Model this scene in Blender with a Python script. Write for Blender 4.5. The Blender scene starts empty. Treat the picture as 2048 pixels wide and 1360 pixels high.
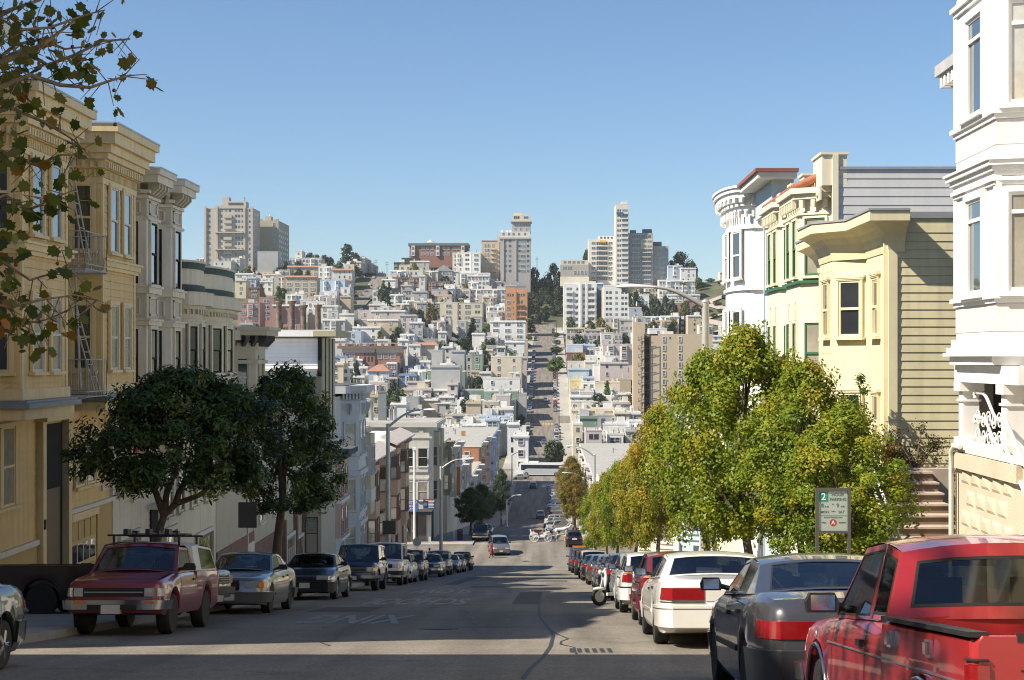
import bpy,bmesh,math,random
import numpy as np
from mathutils import Vector,Matrix
RND=random.Random(11)
scene=bpy.context.scene
COL=scene.collection
# ------------------------------------------------------------------ camera
EYE_X=2.45
FOC,VPX,VPY=3150.0,1098.0,715.0
cam_d=bpy.data.cameras.new("camera")
cam_d.sensor_width=36.0
cam_d.lens=FOC/2048.0*36.0
cam_d.shift_x=(1024.0-VPX)/2048.0
cam_d.shift_y=(VPY-680.0)/2048.0
cam_d.clip_start=0.1
cam_d.clip_end=6000.0
cam=bpy.data.objects.new("camera",cam_d)
COL.objects.link(cam)
cam.location=(EYE_X,0.0,0.0)
cam.rotation_euler=(math.radians(90),0,0)
scene.camera=cam
# ------------------------------------------------------------------ sky and sun
SUN_EL,SUN_BACK=43.0,22.0
se,sb=math.radians(SUN_EL),math.radians(SUN_BACK)
SUN_DIR=Vector((-math.cos(se)*math.cos(sb),-math.cos(se)*math.sin(sb),math.sin(se)))
world=bpy.data.worlds.new("World")
scene.world=world
world.use_nodes=True
wn=world.node_tree.nodes
wl=world.node_tree.links
wn.clear()
w_out=wn.new("ShaderNodeOutputWorld")
w_bg=wn.new("ShaderNodeBackground")
w_sky=wn.new("ShaderNodeTexSky")
w_sky.sky_type='NISHITA'
w_sky.sun_disc=False
w_sky.sun_elevation=se
w_sky.sun_rotation=math.radians(-90.0-SUN_BACK)
w_sky.air_density=1.0
w_sky.dust_density=0.0
w_sky.ozone_density=6.0
w_sky.altitude=30
w_bg.inputs[1].default_value=0.0755
wl.new(w_sky.outputs[0],w_bg.inputs[0])
wl.new(w_bg.outputs[0],w_out.inputs[0])
sun_d=bpy.data.lights.new("sun",'SUN')
sun_d.energy=5.0
sun_d.angle=math.radians(0.53)
sun_d.color=(1.0,0.905,0.755)
sun=bpy.data.objects.new("sun",sun_d)
COL.objects.link(sun)
sun.rotation_euler=SUN_DIR.to_track_quat('Z','Y').to_euler()
sun.location=(-60,-20,80)
scene.view_settings.view_transform='Standard'
scene.view_settings.look='None'
scene.view_settings.exposure=0.79
scene.view_settings.gamma=1.0
scene.view_settings.use_curve_mapping=False
cy=scene.cycles
cy.use_denoising=True
cy.filter_width=1.1
cy.max_bounces=6
cy.diffuse_bounces=3
cy.glossy_bounces=3
cy.transmission_bounces=3
cy.transparent_max_bounces=16
cy.volume_bounces=0
cy.caustics_reflective=False
cy.caustics_refractive=False
cy.sample_clamp_indirect=4.0
# ------------------------------------------------------------------ materials
MATS={}
def mat(name,col,rough=0.7,var=0.12,scale=1.5,metal=0.0,bump=0.0,bscale=20.0,spec=0.4,streak=0.0,coat=0.0,kind=None):
 """a procedural surface: base colour broken up by noise at two sizes, optional vertical dirt streaks and fine relief"""
 if name in MATS:
  return MATS[name]
 m=bpy.data.materials.new(name)
 m.use_nodes=True
 nt=m.node_tree
 n,l=nt.nodes,nt.links
 p=n["Principled BSDF"]
 p.inputs["Roughness"].default_value=rough
 p.inputs["Metallic"].default_value=metal
 p.inputs["Specular IOR Level"].default_value=spec
 if coat:
  p.inputs["Coat Weight"].default_value=coat
  p.inputs["Coat Roughness"].default_value=0.04
 c=(*col,1.0)
 geo=n.new("ShaderNodeNewGeometry")
 src=geo.outputs["Position"]
 last=None
 rgb=n.new("ShaderNodeRGB")
 rgb.outputs[0].default_value=c
 last=rgb.outputs[0]
 if var>0:
  nz=n.new("ShaderNodeTexNoise")
  nz.inputs["Scale"].default_value=scale
  nz.inputs["Detail"].default_value=5
  nz.inputs["Roughness"].default_value=0.65
  l.new(src,nz.inputs["Vector"])
  mr=n.new("ShaderNodeMapRange")
  mr.inputs[1].default_value=0.25
  mr.inputs[2].default_value=0.75
  mr.inputs[3].default_value=1.0-var
  mr.inputs[4].default_value=1.0+var
  l.new(nz.outputs[0],mr.inputs[0])
  mx=n.new("ShaderNodeVectorMath")
  mx.operation='SCALE'
  l.new(last,mx.inputs[0])
  l.new(mr.outputs[0],mx.inputs["Scale"])
  last=mx.outputs[0]
 if streak>0:
  mp=n.new("ShaderNodeMapping")
  mp.inputs["Scale"].default_value=(5.0,5.0,0.35)
  l.new(src,mp.inputs["Vector"])
  nz2=n.new("ShaderNodeTexNoise")
  nz2.inputs["Scale"].default_value=1.0
  nz2.inputs["Detail"].default_value=4
  l.new(mp.outputs[0],nz2.inputs["Vector"])
  mr2=n.new("ShaderNodeMapRange")
  mr2.inputs[1].default_value=0.45
  mr2.inputs[2].default_value=0.8
  mr2.inputs[3].default_value=0.0
  mr2.inputs[4].default_value=streak
  l.new(nz2.outputs[0],mr2.inputs[0])
  mix=n.new("ShaderNodeMix")
  mix.data_type='RGBA'
  mix.inputs[7].default_value=(0.12,0.105,0.085,1)
  l.new(mr2.outputs[0],mix.inputs[0])
  l.new(last,mix.inputs[6])
  last=mix.outputs[2]
 l.new(last,p.inputs["Base Color"])
 if bump>0:
  nb=n.new("ShaderNodeTexNoise")
  nb.inputs["Scale"].default_value=bscale
  nb.inputs["Detail"].default_value=3
  l.new(src,nb.inputs["Vector"])
  b=n.new("ShaderNodeBump")
  b.inputs["Strength"].default_value=bump
  b.inputs["Distance"].default_value=0.02
  l.new(nb.outputs[0],b.inputs["Height"])
  l.new(b.outputs[0],p.inputs["Normal"])
 MATS[name]=m
 return m
def pane_mat(name,col,rough=0.04,see=0.0):
 """window glass: a dark (or curtained) room behind a reflecting, slightly wavy sheet"""
 if name in MATS:
  return MATS[name]
 m=mat(name,col,rough=rough,var=0.35,scale=1.1,spec=0.9,coat=1.0)
 nt=m.node_tree
 n,l=nt.nodes,nt.links
 geo=[x for x in n if x.type=='NEW_GEOMETRY'][0]
 nb=n.new("ShaderNodeTexNoise")
 nb.inputs["Scale"].default_value=1.7
 l.new(geo.outputs["Position"],nb.inputs["Vector"])
 b=n.new("ShaderNodeBump")
 b.inputs["Strength"].default_value=0.0755
 b.inputs["Distance"].default_value=0.05
 l.new(nb.outputs[0],b.inputs["Height"])
 l.new(b.outputs[0],n["Principled BSDF"].inputs["Normal"])
 l.new(b.outputs[0],n["Principled BSDF"].inputs["Coat Normal"])
 return m
def car_glass():
 if "car_glass" in MATS:
  return MATS["car_glass"]
 m=bpy.data.materials.new("car_glass")
 m.use_nodes=True
 nt=m.node_tree
 n,l=nt.nodes,nt.links
 n.clear()
 o=n.new("ShaderNodeOutputMaterial")
 tr=n.new("ShaderNodeBsdfTransparent")
 tr.inputs[0].default_value=(0.42,0.47,0.46,1)
 gl=n.new("ShaderNodeBsdfGlossy")
 gl.inputs["Roughness"].default_value=0.03
 gl.inputs["Color"].default_value=(0.95,0.97,1,1)
 lw=n.new("ShaderNodeFresnel")
 lw.inputs[0].default_value=1.55
 mr=n.new("ShaderNodeMapRange")
 mr.inputs[3].default_value=0.03
 mr.inputs[4].default_value=0.9
 l.new(lw.outputs[0],mr.inputs[0])
 mx=n.new("ShaderNodeMixShader")
 l.new(mr.outputs[0],mx.inputs[0])
 l.new(tr.outputs[0],mx.inputs[1])
 l.new(gl.outputs[0],mx.inputs[2])
 l.new(mx.outputs[0],o.inputs[0])
 MATS["car_glass"]=m
 return m
def leaf_mat(name,cols,rough=0.5,trans=0.3):
 """foliage: colour varies from leaf to leaf, some light passes through"""
 if name in MATS:
  return MATS[name]
 m=bpy.data.materials.new(name)
 m.use_nodes=True
 nt=m.node_tree
 n,l=nt.nodes,nt.links
 p=n["Principled BSDF"]
 p.inputs["Roughness"].default_value=rough
 p.inputs["Specular IOR Level"].default_value=0.35
 at=n.new("ShaderNodeAttribute")
 at.attribute_name="tone"
 rp=n.new("ShaderNodeValToRGB")
 el=rp.color_ramp.elements
 el[0].position=0.0
 el[0].color=(*cols[0],1)
 el[1].position=1.0
 el[1].color=(*cols[-1],1)
 for i,c in enumerate(cols[1:-1]):
  e=el.new((i+1)/(len(cols)-1))
  e.color=(*c,1)
 l.new(at.outputs["Fac"],rp.inputs[0])
 l.new(rp.outputs[0],p.inputs["Base Color"])
 tl=n.new("ShaderNodeBsdfTranslucent")
 l.new(rp.outputs[0],tl.inputs[0])
 mx=n.new("ShaderNodeMixShader")
 mx.inputs[0].default_value=trans
 l.new(p.outputs[0],mx.inputs[1])
 l.new(tl.outputs[0],mx.inputs[2])
 l.new(mx.outputs[0],n["Material Output"].inputs[0])
 MATS[name]=m
 return m
 # ------------------------------------------------------------------ mesh helpers
class MB:
 """collects shapes for ONE mesh object"""
 def __init__(s):
  s.v,s.f,s.m,s.sm=[],[],[],[]
 def add(s,vs,fs,m=0,smooth=False):
  b=len(s.v)
  s.v+=[tuple(v)for v in vs]
  for f in fs:
   s.f.append(tuple(b+i for i in f))
   s.m.append(m)
   s.sm.append(smooth)
  return s
 def box(s,x0,x1,y0,y1,z0,z1,m=0):
  if x0>x1:x0,x1=x1,x0
  if y0>y1:y0,y1=y1,y0
  if z0>z1:z0,z1=z1,z0
  return s.add([(x0,y0,z0),(x1,y0,z0),(x1,y1,z0),(x0,y1,z0),(x0,y0,z1),(x1,y0,z1),(x1,y1,z1),(x0,y1,z1)],[(0,3,2,1),(4,5,6,7),(0,1,5,4),(1,2,6,5),(2,3,7,6),(3,0,4,7)],m)
 def quad(s,a,b,c,d,m=0):
  return s.add([a,b,c,d],[(0,1,2,3)],m)
 def prism(s,poly,z0,z1,m=0,smooth=False):
  """poly: (x, y) counter-clockwise; z0, z1 numbers"""
  n=len(poly)
  a=sum(poly[i][0]*poly[(i+1)%n][1]-poly[(i+1)%n][0]*poly[i][1]for i in range(n))
  if a<0:poly=poly[::-1]
  vs=[(x,y,z0)for x,y in poly]+[(x,y,z1)for x,y in poly]
  s.add(vs,[tuple(range(n-1,-1,-1)),tuple(range(n,2*n))],m)
  s.add(vs,[(i,(i+1)%n,n+(i+1)%n,n+i)for i in range(n)],m,smooth)
  return s
 def extr(s,poly,p0,ax,ay,az,depth,m=0):
  """poly in the (ax, az) plane at p0, pushed along ay by depth"""
  p0,ax,ay,az=Vector(p0),Vector(ax),Vector(ay),Vector(az)
  n=len(poly)
  A=[p0+ax*u+az*w for u,w in poly]
  B=[q+ay*depth for q in A]
  return s.add(A+B,[tuple(range(n)),tuple(range(2*n-1,n-1,-1))]+[(i,n+i,n+(i+1)%n,(i+1)%n)for i in range(n)],m)
 def tube(s,pts,r,n=8,m=0,smooth=True,cap=True):
  """a tube through pts; r a number or one per point"""
  pts=[Vector(p)for p in pts]
  rs=[r]*len(pts) if not isinstance(r,(list,tuple)) else r
  vs,k=[],len(pts)
  up=None
  for i,p in enumerate(pts):
   d=(pts[min(i+1,k-1)]-pts[max(i-1,0)])
   if d.length<1e-9:d=Vector((0,0,1))
   d.normalize()
   if up is None:
    up=Vector((0,0,1)) if abs(d.z)<0.9 else Vector((1,0,0))
   a=d.cross(up)
   if a.length<1e-6:
    a=d.cross(Vector((1,0.3,0)))
   a.normalize()
   b=a.cross(d)
   up=b
   for j in range(n):
    t=2*math.pi*j/n
    vs.append(p+(a*math.cos(t)+b*math.sin(t))*rs[i])
  fs=[(i*n+j,i*n+(j+1)%n,(i+1)*n+(j+1)%n,(i+1)*n+j)for i in range(k-1)for j in range(n)]
  s.add(vs,fs,m,smooth)
  if cap:
   s.add([vs[j]for j in range(n)],[tuple(range(n-1,-1,-1))],m)
   s.add([vs[(k-1)*n+j]for j in range(n)],[tuple(range(n))],m)
  return s
 def lathe(s,prof,c=(0,0,0),n=16,m=0,axis='Z',smooth=True):
  """prof: (r, h) pairs turned round an axis through c"""
  vs=[]
  for r,h in prof:
   for j in range(n):
    t=2*math.pi*j/n
    a,b=r*math.cos(t),r*math.sin(t)
    if axis=='Z':vs.append((c[0]+a,c[1]+b,c[2]+h))
    elif axis=='X':vs.append((c[0]+h,c[1]+a,c[2]+b))
    else:vs.append((c[0]+b,c[1]+h,c[2]+a))
  k=len(prof)
  s.add(vs,[(i*n+j,i*n+(j+1)%n,(i+1)*n+(j+1)%n,(i+1)*n+j)for i in range(k-1)for j in range(n)],m,smooth)
  s.add(vs[:n],[tuple(range(n-1,-1,-1))],m)
  s.add(vs[-n:],[tuple(range(n))],m)
  return s
 def ball(s,c,r,n=10,k=6,m=0):
  rx,ry,rz=r if isinstance(r,(list,tuple)) else(r,r,r)
  vs=[]
  for i in range(k+1):
   ph=-math.pi/2+math.pi*i/k
   for j in range(n):
    t=2*math.pi*j/n
    vs.append((c[0]+rx*math.cos(ph)*math.cos(t),c[1]+ry*math.cos(ph)*math.sin(t),c[2]+rz*math.sin(ph)))
  return s.add(vs,[(i*n+j,i*n+(j+1)%n,(i+1)*n+(j+1)%n,(i+1)*n+j)for i in range(k)for j in range(n)],m,True)
 def mesh(s,name,mats,sharp=None):
  me=bpy.data.meshes.new(name)
  me.from_pydata(s.v,[],s.f)
  for mm in mats:
   me.materials.append(mm)
  if s.f:
   me.polygons.foreach_set("material_index",s.m)
   me.polygons.foreach_set("use_smooth",s.sm)
  if sharp is not None:
   try:
    me.set_sharp_from_angle(angle=math.radians(sharp))
   except Exception:
    pass
  me.update()
  return me
 def build(s,name,mats,parent=None,sharp=None):
  if not isinstance(mats,(list,tuple)):mats=[mats]
  return link(name,s.mesh(name,mats,sharp),parent)
KIDS={}
WM={}
def link(name,data,parent=None,matrix=None):
 o=bpy.data.objects.new(name,data)
 COL.objects.link(o)
 m=matrix if matrix is not None else Matrix.Identity(4)
 o.matrix_basis=m
 if parent is not None:
  o.parent=parent
  o.matrix_parent_inverse=WM[parent.as_pointer()].inverted()
  KIDS.setdefault(parent.as_pointer(),[]).append(o)
 WM[o.as_pointer()]=m
 return o
def thing(name,label,cat,loc=(0,0,0),group=None,rotz=0.0):
 o=link(name,None,None,Matrix.Translation(Vector(loc))@Matrix.Rotation(rotz,4,'Z'))
 o.empty_display_size=0.3
 return tag(o,label,cat,group)
def tag(o,label=None,cat=None,group=None,kind=None):
 if label:o["label"]=label
 if cat:o["category"]=cat
 if group:o["group"]=group
 if kind:o["kind"]=kind
 return o
def copy_tree(o,parent=None,swap=None):
 """a copy of a thing with its parts and sub-parts; swap: {material slot name: material} set on the copies"""
 c=o.copy()
 COL.objects.link(c)
 WM[c.as_pointer()]=WM[o.as_pointer()]
 if parent is not None:
  c.parent=parent
  c.matrix_parent_inverse=o.matrix_parent_inverse.copy()
 if swap and c.type=='MESH':
  for i,sl in enumerate(c.material_slots):
   if sl.material and sl.material.name in swap:
    nm=swap[sl.material.name]
    sl.link='OBJECT'
    sl.material=nm
 for ch in list(KIDS.get(o.as_pointer(),[])):
  copy_tree(ch,c,swap)
 if parent is not None:
  KIDS.setdefault(parent.as_pointer(),[]).append(c)
 return c
def place(o,m):
 """moves a thing whose parts were built round the origin"""
 o.matrix_basis=m
 WM[o.as_pointer()]=m
def P(x,y,d):
 """where the photograph's pixel (x, y) lies in the place when it is d metres down the street"""
 return Vector((EYE_X+(x-VPX)/FOC*d,d,(VPY-y)/FOC*d))
def lerp(a,b,t):
 return a+(b-a)*t
def text_mesh(body,size,bold=False,ext=0.0,align='CENTER'):
 cu=bpy.data.curves.new("lettering",'FONT')
 cu.body=body
 cu.size=size
 cu.align_x=align
 cu.align_y='CENTER'
 cu.extrude=ext
 cu.resolution_u=3
 if bold:cu.offset=size*0.018
 o=bpy.data.objects.new("lettering",cu)
 me=bpy.data.meshes.new_from_object(o)
 bpy.data.objects.remove(o)
 bpy.data.curves.remove(cu)
 return me
 # ================================================================== the lie of the land (z = 0 is the photographer's eye)
PROFILE=[(-80,8.6),(0,-1.4),(141,-19.0),(148,-19.7),(168,-20.1),(183,-20.7),(198,-22.2),(300,-31.4),(330,-32.0),(400,-31.4),(470,-30.3),(563,-24.1),(790,3.8),(953,18.0),(975,22.0),(1060,41.0),(1150,46.0),(1400,20.0),(2200,-20.0)]
def _lin(y):
 for(a,za),(b,zb)in zip(PROFILE,PROFILE[1:]):
  if y<=b:
   return za+(zb-za)*(y-a)/(b-a)
 return PROFILE[-1][1]
def zr(y):
 """height of the street's surface at y"""
 k=3.0 if y<300 else 12.0
 return sum(_lin(y+k*t)for t in(-1,-0.5,0,0.5,1))/5.0
def sstep(t):
 t=max(0.0,min(1.0,t))
 return t*t*(3-2*t)
def dzx(x,y):
 D=0.0
 pts=[(600,0),(790,12),(892,19),(997,24),(1060,13),(1150,4)]
 if y>600:
  for(a,za),(b,zb)in zip(pts,pts[1:]):
   if y<=b:
    D=za+(zb-za)*(y-a)/(b-a)
    break
  else:
   D=4.0
 h=D*sstep((-x-12)/78.0)
 if x>60 and y>700:
  h+=10.0*sstep((x-60)/60.0)*sstep((y-700)/250.0)
 return h
def gz(x,y):
 return zr(y)+dzx(x,y)
 # ---------------------------------------------------------------- materials of the ground
def asphalt(name,base,seam=True):
 m=mat(name,base,rough=0.85,var=0.14,scale=0.7,bump=0.35,bscale=60.0,spec=0.25)
 nt=m.node_tree
 n,l=nt.nodes,nt.links
 p=n["Principled BSDF"]
 geo=[x for x in n if x.type=='NEW_GEOMETRY'][0]
 old=p.inputs["Base Color"].links[0].from_socket
 mp=n.new("ShaderNodeMapping")
 mp.inputs["Scale"].default_value=(0.9,0.05,0.0)
 l.new(geo.outputs["Position"],mp.inputs["Vector"])
 nz=n.new("ShaderNodeTexNoise")
 nz.inputs["Scale"].default_value=1.0
 nz.inputs["Detail"].default_value=6
 l.new(mp.outputs[0],nz.inputs["Vector"])
 mr=n.new("ShaderNodeMapRange")
 mr.inputs[1].default_value=0.3
 mr.inputs[2].default_value=0.7
 mr.inputs[3].default_value=0.68
 mr.inputs[4].default_value=1.26
 l.new(nz.outputs[0],mr.inputs[0])
 mx=n.new("ShaderNodeVectorMath")
 mx.operation='SCALE'
 l.new(old,mx.inputs[0])
 l.new(mr.outputs[0],mx.inputs["Scale"])
 nz2=n.new("ShaderNodeTexNoise")
 nz2.inputs["Scale"].default_value=22.0
 nz2.inputs["Detail"].default_value=2
 l.new(geo.outputs["Position"],nz2.inputs["Vector"])
 mr2=n.new("ShaderNodeMapRange")
 mr2.inputs[1].default_value=0.3
 mr2.inputs[2].default_value=0.7
 mr2.inputs[3].default_value=0.74
 mr2.inputs[4].default_value=1.26
 l.new(nz2.outputs[0],mr2.inputs[0])
 mx2=n.new("ShaderNodeVectorMath")
 mx2.operation='SCALE'
 l.new(mx.outputs[0],mx2.inputs[0])
 l.new(mr2.outputs[0],mx2.inputs["Scale"])
 nz3=n.new("ShaderNodeTexNoise")
 nz3.inputs["Scale"].default_value=0.55
 nz3.inputs["Detail"].default_value=7
 nz3.inputs["Roughness"].default_value=0.7
 l.new(geo.outputs["Position"],nz3.inputs["Vector"])
 mr3=n.new("ShaderNodeMapRange")
 mr3.inputs[1].default_value=0.56
 mr3.inputs[2].default_value=0.72
 mr3.inputs[3].default_value=1.0
 mr3.inputs[4].default_value=0.62
 l.new(nz3.outputs[0],mr3.inputs[0])
 mx3=n.new("ShaderNodeVectorMath")
 mx3.operation='SCALE'
 l.new(mx2.outputs[0],mx3.inputs[0])
 l.new(mr3.outputs[0],mx3.inputs["Scale"])
 l.new(mx3.outputs[0],p.inputs["Base Color"])
 return m
M_ROAD=asphalt("asphalt",(0.20,0.179,0.149))
M_ROADFAR=asphalt("asphalt_far",(0.19,0.172,0.148))
M_WALK=mat("pavement_concrete",(0.34,0.325,0.29),rough=0.85,var=0.16,scale=0.8,bump=0.2,bscale=30)
M_KERB=mat("kerb_concrete",(0.30,0.29,0.27),rough=0.85,var=0.2,scale=2.0)
M_PAINT=mat("road_paint_white",(0.50,0.50,0.47),rough=0.7,var=0.35,scale=6.0)
M_PAINTW=mat("road_paint_worn",(0.25,0.245,0.23),rough=0.7,var=0.45,scale=9.0)
M_YELLOW=mat("road_paint_yellow",(0.62,0.36,0.05),rough=0.7,var=0.2,scale=5.0)
M_TAR=mat("tar_seam",(0.028,0.027,0.027),rough=0.6,var=0.2)
M_HILL=mat("hill_soil",(0.085,0.095,0.045),rough=0.95,var=0.5,scale=0.05)
xs=sorted(set([-1500,-1000,-700,-500,-380,-300]+list(range(-260,301,13))+[340,400,500,700,1000,1500]))
ys=sorted(set([-80,-40]+list(range(-20,1000,10))+list(range(1000,1301,15))+[1400,1600,1900,2200]))
mb=MB()
vs=[]
for y in ys:
 for x in xs:
  vs.append((x,y,gz(x,y)-(0.35 if y<950 else 0.15)))
nx=len(xs)
mb.add(vs,[(j*nx+i,j*nx+i+1,(j+1)*nx+i+1,(j+1)*nx+i)for j in range(len(ys)-1)for i in range(nx-1)],0,True)
tag(mb.build("ground",M_HILL),"dark soil and scrub of the hillsides under the houses",None,kind="structure")
def yrange(a,b,st):
 n=max(1,int(math.ceil((b-a)/st)))
 return[a+(b-a)*i/n for i in range(n+1)]
def strip(name,x0,x1,y0,y1,dz,m,st=3.0,kind="structure",label=None,thick=0.0,xc=None):
 mb=MB()
 yy=yrange(y0,y1,st)
 off=(lambda y:dzx(xc,y)) if xc is not None else(lambda y:0.0)
 vs=[]
 for y in yy:
  z=zr(y)+dz+off(y)
  vs+=[(x0,y,z),(x1,y,z)]
  if thick:vs+=[(x0,y,z-thick),(x1,y,z-thick)]
 k=4 if thick else 2
 fs=[]
 for i in range(len(yy)-1):
  a,b=i*k,(i+1)*k
  fs.append((a,a+1,b+1,b))
  if thick:
   fs.append((a+2,a,b,b+2))
   fs.append((a+1,a+3,b+3,b+1))
 if thick:
  fs.append((0,2,3,1))
  e=(len(yy)-1)*k
  fs.append((e,e+1,e+3,e+2))
 mb.add(vs,fs,0,False)
 o=mb.build(name,m)
 tag(o,label,None,kind=kind)
 return o
HALF,LINE=5.9,10.5
strip("road",-HALF,HALF,-60,186,0.0,M_ROAD,3,label="steep grey asphalt street running down to the crossing")
strip("road",-HALF,HALF,186,968,0.0,M_ROADFAR,6,label="street climbing straight up the far hill")
CROSS=[(145,168),(398,434),(566,582),(792,806)]
for i,(a,b)in enumerate(CROSS):
 lab=["cross street at the foot of the first block","wide avenue crossing the valley","cross street with yellow crossing on the far hill","upper cross street on the far hill"][i]
 strip("road",-260,-HALF,a,b,0.004,M_ROAD if i==0 else M_ROADFAR,4,label=lab+", left arm")
 strip("road",HALF,260,a,b,0.004,M_ROAD if i==0 else M_ROADFAR,4,label=lab+", right arm")
strip("road",-109.5,-99.5,640,1015,0.25,M_ROADFAR,6,xc=-104.5,label="parallel street climbing the far hill between houses")
BLOCKS=[(-60,144.2),(168.8,397),(435,565),(583,791),(807,950)]
for sx in(-1,1):
 for i,(a,b)in enumerate(BLOCKS):
  xa,xb=sorted((sx*HALF,sx*LINE))
  o=strip("pavement",xa,xb,a,b,0.13,M_WALK,3 if a<300 else 8,thick=0.5,label="concrete pavement on the %s side of the street, block %d down"%("left" if sx<0 else "right",i+1))
  mb=MB()
  st=3 if a<300 else 8
  yy=yrange(a,b,st)
  vs=[]
  e0,e1=sx*(HALF-0.15),sx*(HALF+0.02)
  for y in yy:
   z=zr(y)
   vs+=[(e0,y,z-0.3),(e0,y,z+0.134),(e1,y,z+0.134)]
  fs=[]
  for k in range(len(yy)-1):
   p,q=k*3,(k+1)*3
   fs+=[(p,q,q+1,p+1),(p+1,q+1,q+2,p+2)]
  fs+=[(0,1,2)]
  mb.add(vs,fs)
  mb.build("kerb",M_KERB,o)
  if i==0:
   for y in range(18,60,2):
    z=zr(y)+0.136
    mj=MB()
    mj.add([(xa+0.1,y-0.02,z+0.0025),(xb-0.1,y-0.02,z+0.0025),(xb-0.1,y+0.02,z-0.0025),(xa+0.1,y+0.02,z-0.0025)],[(0,1,2,3)])
    mj.build("slab_joint",M_TAR,o)
    # ---------------------------------------------------------------- painted markings
SLOPE=math.atan2(_lin(60)-_lin(20),40)
def road_text(body,x0,x1,y0,y1,label,m):
 me=text_mesh(body,1.0,bold=True)
 v=np.array([w.co[:]for w in me.vertices])
 lo,hi=v.min(0),v.max(0)
 for w in me.vertices:
  u=(w.co.x-lo[0])/(hi[0]-lo[0])
  t=(w.co.y-lo[1])/(hi[1]-lo[1])
  x,y=lerp(x1,x0,u),lerp(y1,y0,t)
  w.co=(x,y,zr(y)+0.006)
 me.materials.append(m)
 o=link("road_lettering",me)
 tag(o,label,"road marking","words painted on the street")
road_text("XING",-2.75,-0.55,31.6,36.2,"worn white letters XING painted upside down on the near street",M_PAINTW)
road_text("SCHOOL",-3.0,0.05,43.5,49.5,"worn white letters SCHOOL painted upside down on the street",M_PAINTW)
road_text("SLOW",-2.6,-0.4,56,62,"worn white letters SLOW painted upside down on the street, farthest word of three",M_PAINTW)
road_text("STOP",-1.9,0.4,244,256,"white letters STOP in the shade past the yellow crossing",M_PAINT)
road_text("STOP",0.6,3.4,383,391,"white letters STOP before the bus in the valley",M_PAINT)
def flat(name,x0,x1,y0,y1,m,label,dz=0.006,cat="road marking",parent=None,st=2.0):
 mb=MB()
 yy=yrange(y0,y1,st)
 for a,b in zip(yy,yy[1:]):
  mb.add([(x0,a,zr(a)+dz),(x1,a,zr(a)+dz),(x1,b,zr(b)+dz),(x0,b,zr(b)+dz)],[(0,1,2,3)])
 o=mb.build(name,m,parent)
 if parent is None:tag(o,label,cat)
 return o
flat("limit_line",0.6,5.6,139.6,140.2,M_PAINT,"white limit line across the right lane before the crossing")
flat("limit_line",-5.6,-0.4,170.4,170.9,M_PAINT,"white limit line across the left lane beyond the crossing")
for k in range(6):
 flat("paint_dash",1.0+k*0.75,1.4+k*0.75,135.6,136.0,M_PAINT,"worn white dash before the limit line, %s from the centre"%["first","second","third","fourth","fifth","sixth"][k])
zc=thing("crosswalk","yellow ladder crossing at the far side of the first crossing","road marking",(0,184,zr(184)))
for k in range(7):
 flat("bar",-5.0+k*1.42,-4.15+k*1.42,182.6,185.6,M_YELLOW,None,parent=zc)
zc=thing("crosswalk","yellow ladder crossing half way up the far hill","road marking",(0,565,zr(565)))
for k in range(10):
 flat("bar",-5.2+k*1.05,-4.5+k*1.05,562.5,565.8,M_YELLOW,None,parent=zc)
pts=[P(1040,1358,1),]
seam=[(1047,1359),(1060,1340),(1085,1318),(1101,1295),(1107,1272),(1095,1256),(1079,1235),(1078,1215),(1083,1198)]
mb=MB()
prev=None
for(x,y)in seam:
 d=1.4*FOC/(y-1110.0)
 X=EYE_X+(x-VPX)/FOC*d
 w=0.03
 cur=[(X-w,d,zr(d)+0.005),(X+w,d,zr(d)+0.005)]
 if prev:mb.add([prev[0],prev[1],cur[1],cur[0]],[(0,1,2,3)])
 prev=cur
tag(mb.build("tar_seam",M_TAR),"black tar seam winding along the right lane","road repair")
for j,(xa,ya,xb,yb)in enumerate([(1.2,27.5,0.2,40),(-4.5,30,-3.6,42),(-1.0,24,-1.6,33),(2.9,22,2.4,30)]):
 mb=MB()
 n=10
 r2=random.Random(j)
 prev=None
 for i in range(n+1):
  t=i/n
  X,Y=lerp(xa,xb,t)+r2.uniform(-.12,.12),lerp(ya,yb,t)
  w=0.012+0.012*r2.random()
  cur=[(X-w,Y,zr(Y)+0.005),(X+w,Y,zr(Y)+0.005)]
  if prev:mb.add([prev[0],prev[1],cur[1],cur[0]],[(0,1,2,3)])
  prev=cur
 tag(mb.build("crack",M_TAR),["thin crack running up the middle of the street","thin crack beside the cars parked on the left","short crack left of the street's centre","short crack beside the white sedan"][j],"crack")
gr=thing("drain_grate","small iron grate set in the sunlit strip of asphalt","grate",(3.2,22.9,zr(22.9)))
for k in range(6):
 flat("bar",2.75+k*0.11,2.81+k*0.11,22.4,23.3,M_TAR,None,parent=gr,dz=0.007)
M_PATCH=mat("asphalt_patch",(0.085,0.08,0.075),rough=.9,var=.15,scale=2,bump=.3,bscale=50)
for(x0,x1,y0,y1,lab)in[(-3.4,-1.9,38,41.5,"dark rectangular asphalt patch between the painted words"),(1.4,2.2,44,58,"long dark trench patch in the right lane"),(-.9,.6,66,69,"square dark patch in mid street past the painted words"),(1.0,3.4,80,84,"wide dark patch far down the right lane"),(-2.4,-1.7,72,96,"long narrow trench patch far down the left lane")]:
 flat("asphalt_patch",x0,x1,y0,y1,M_PATCH,lab,dz=.004,cat="road repair")
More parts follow.
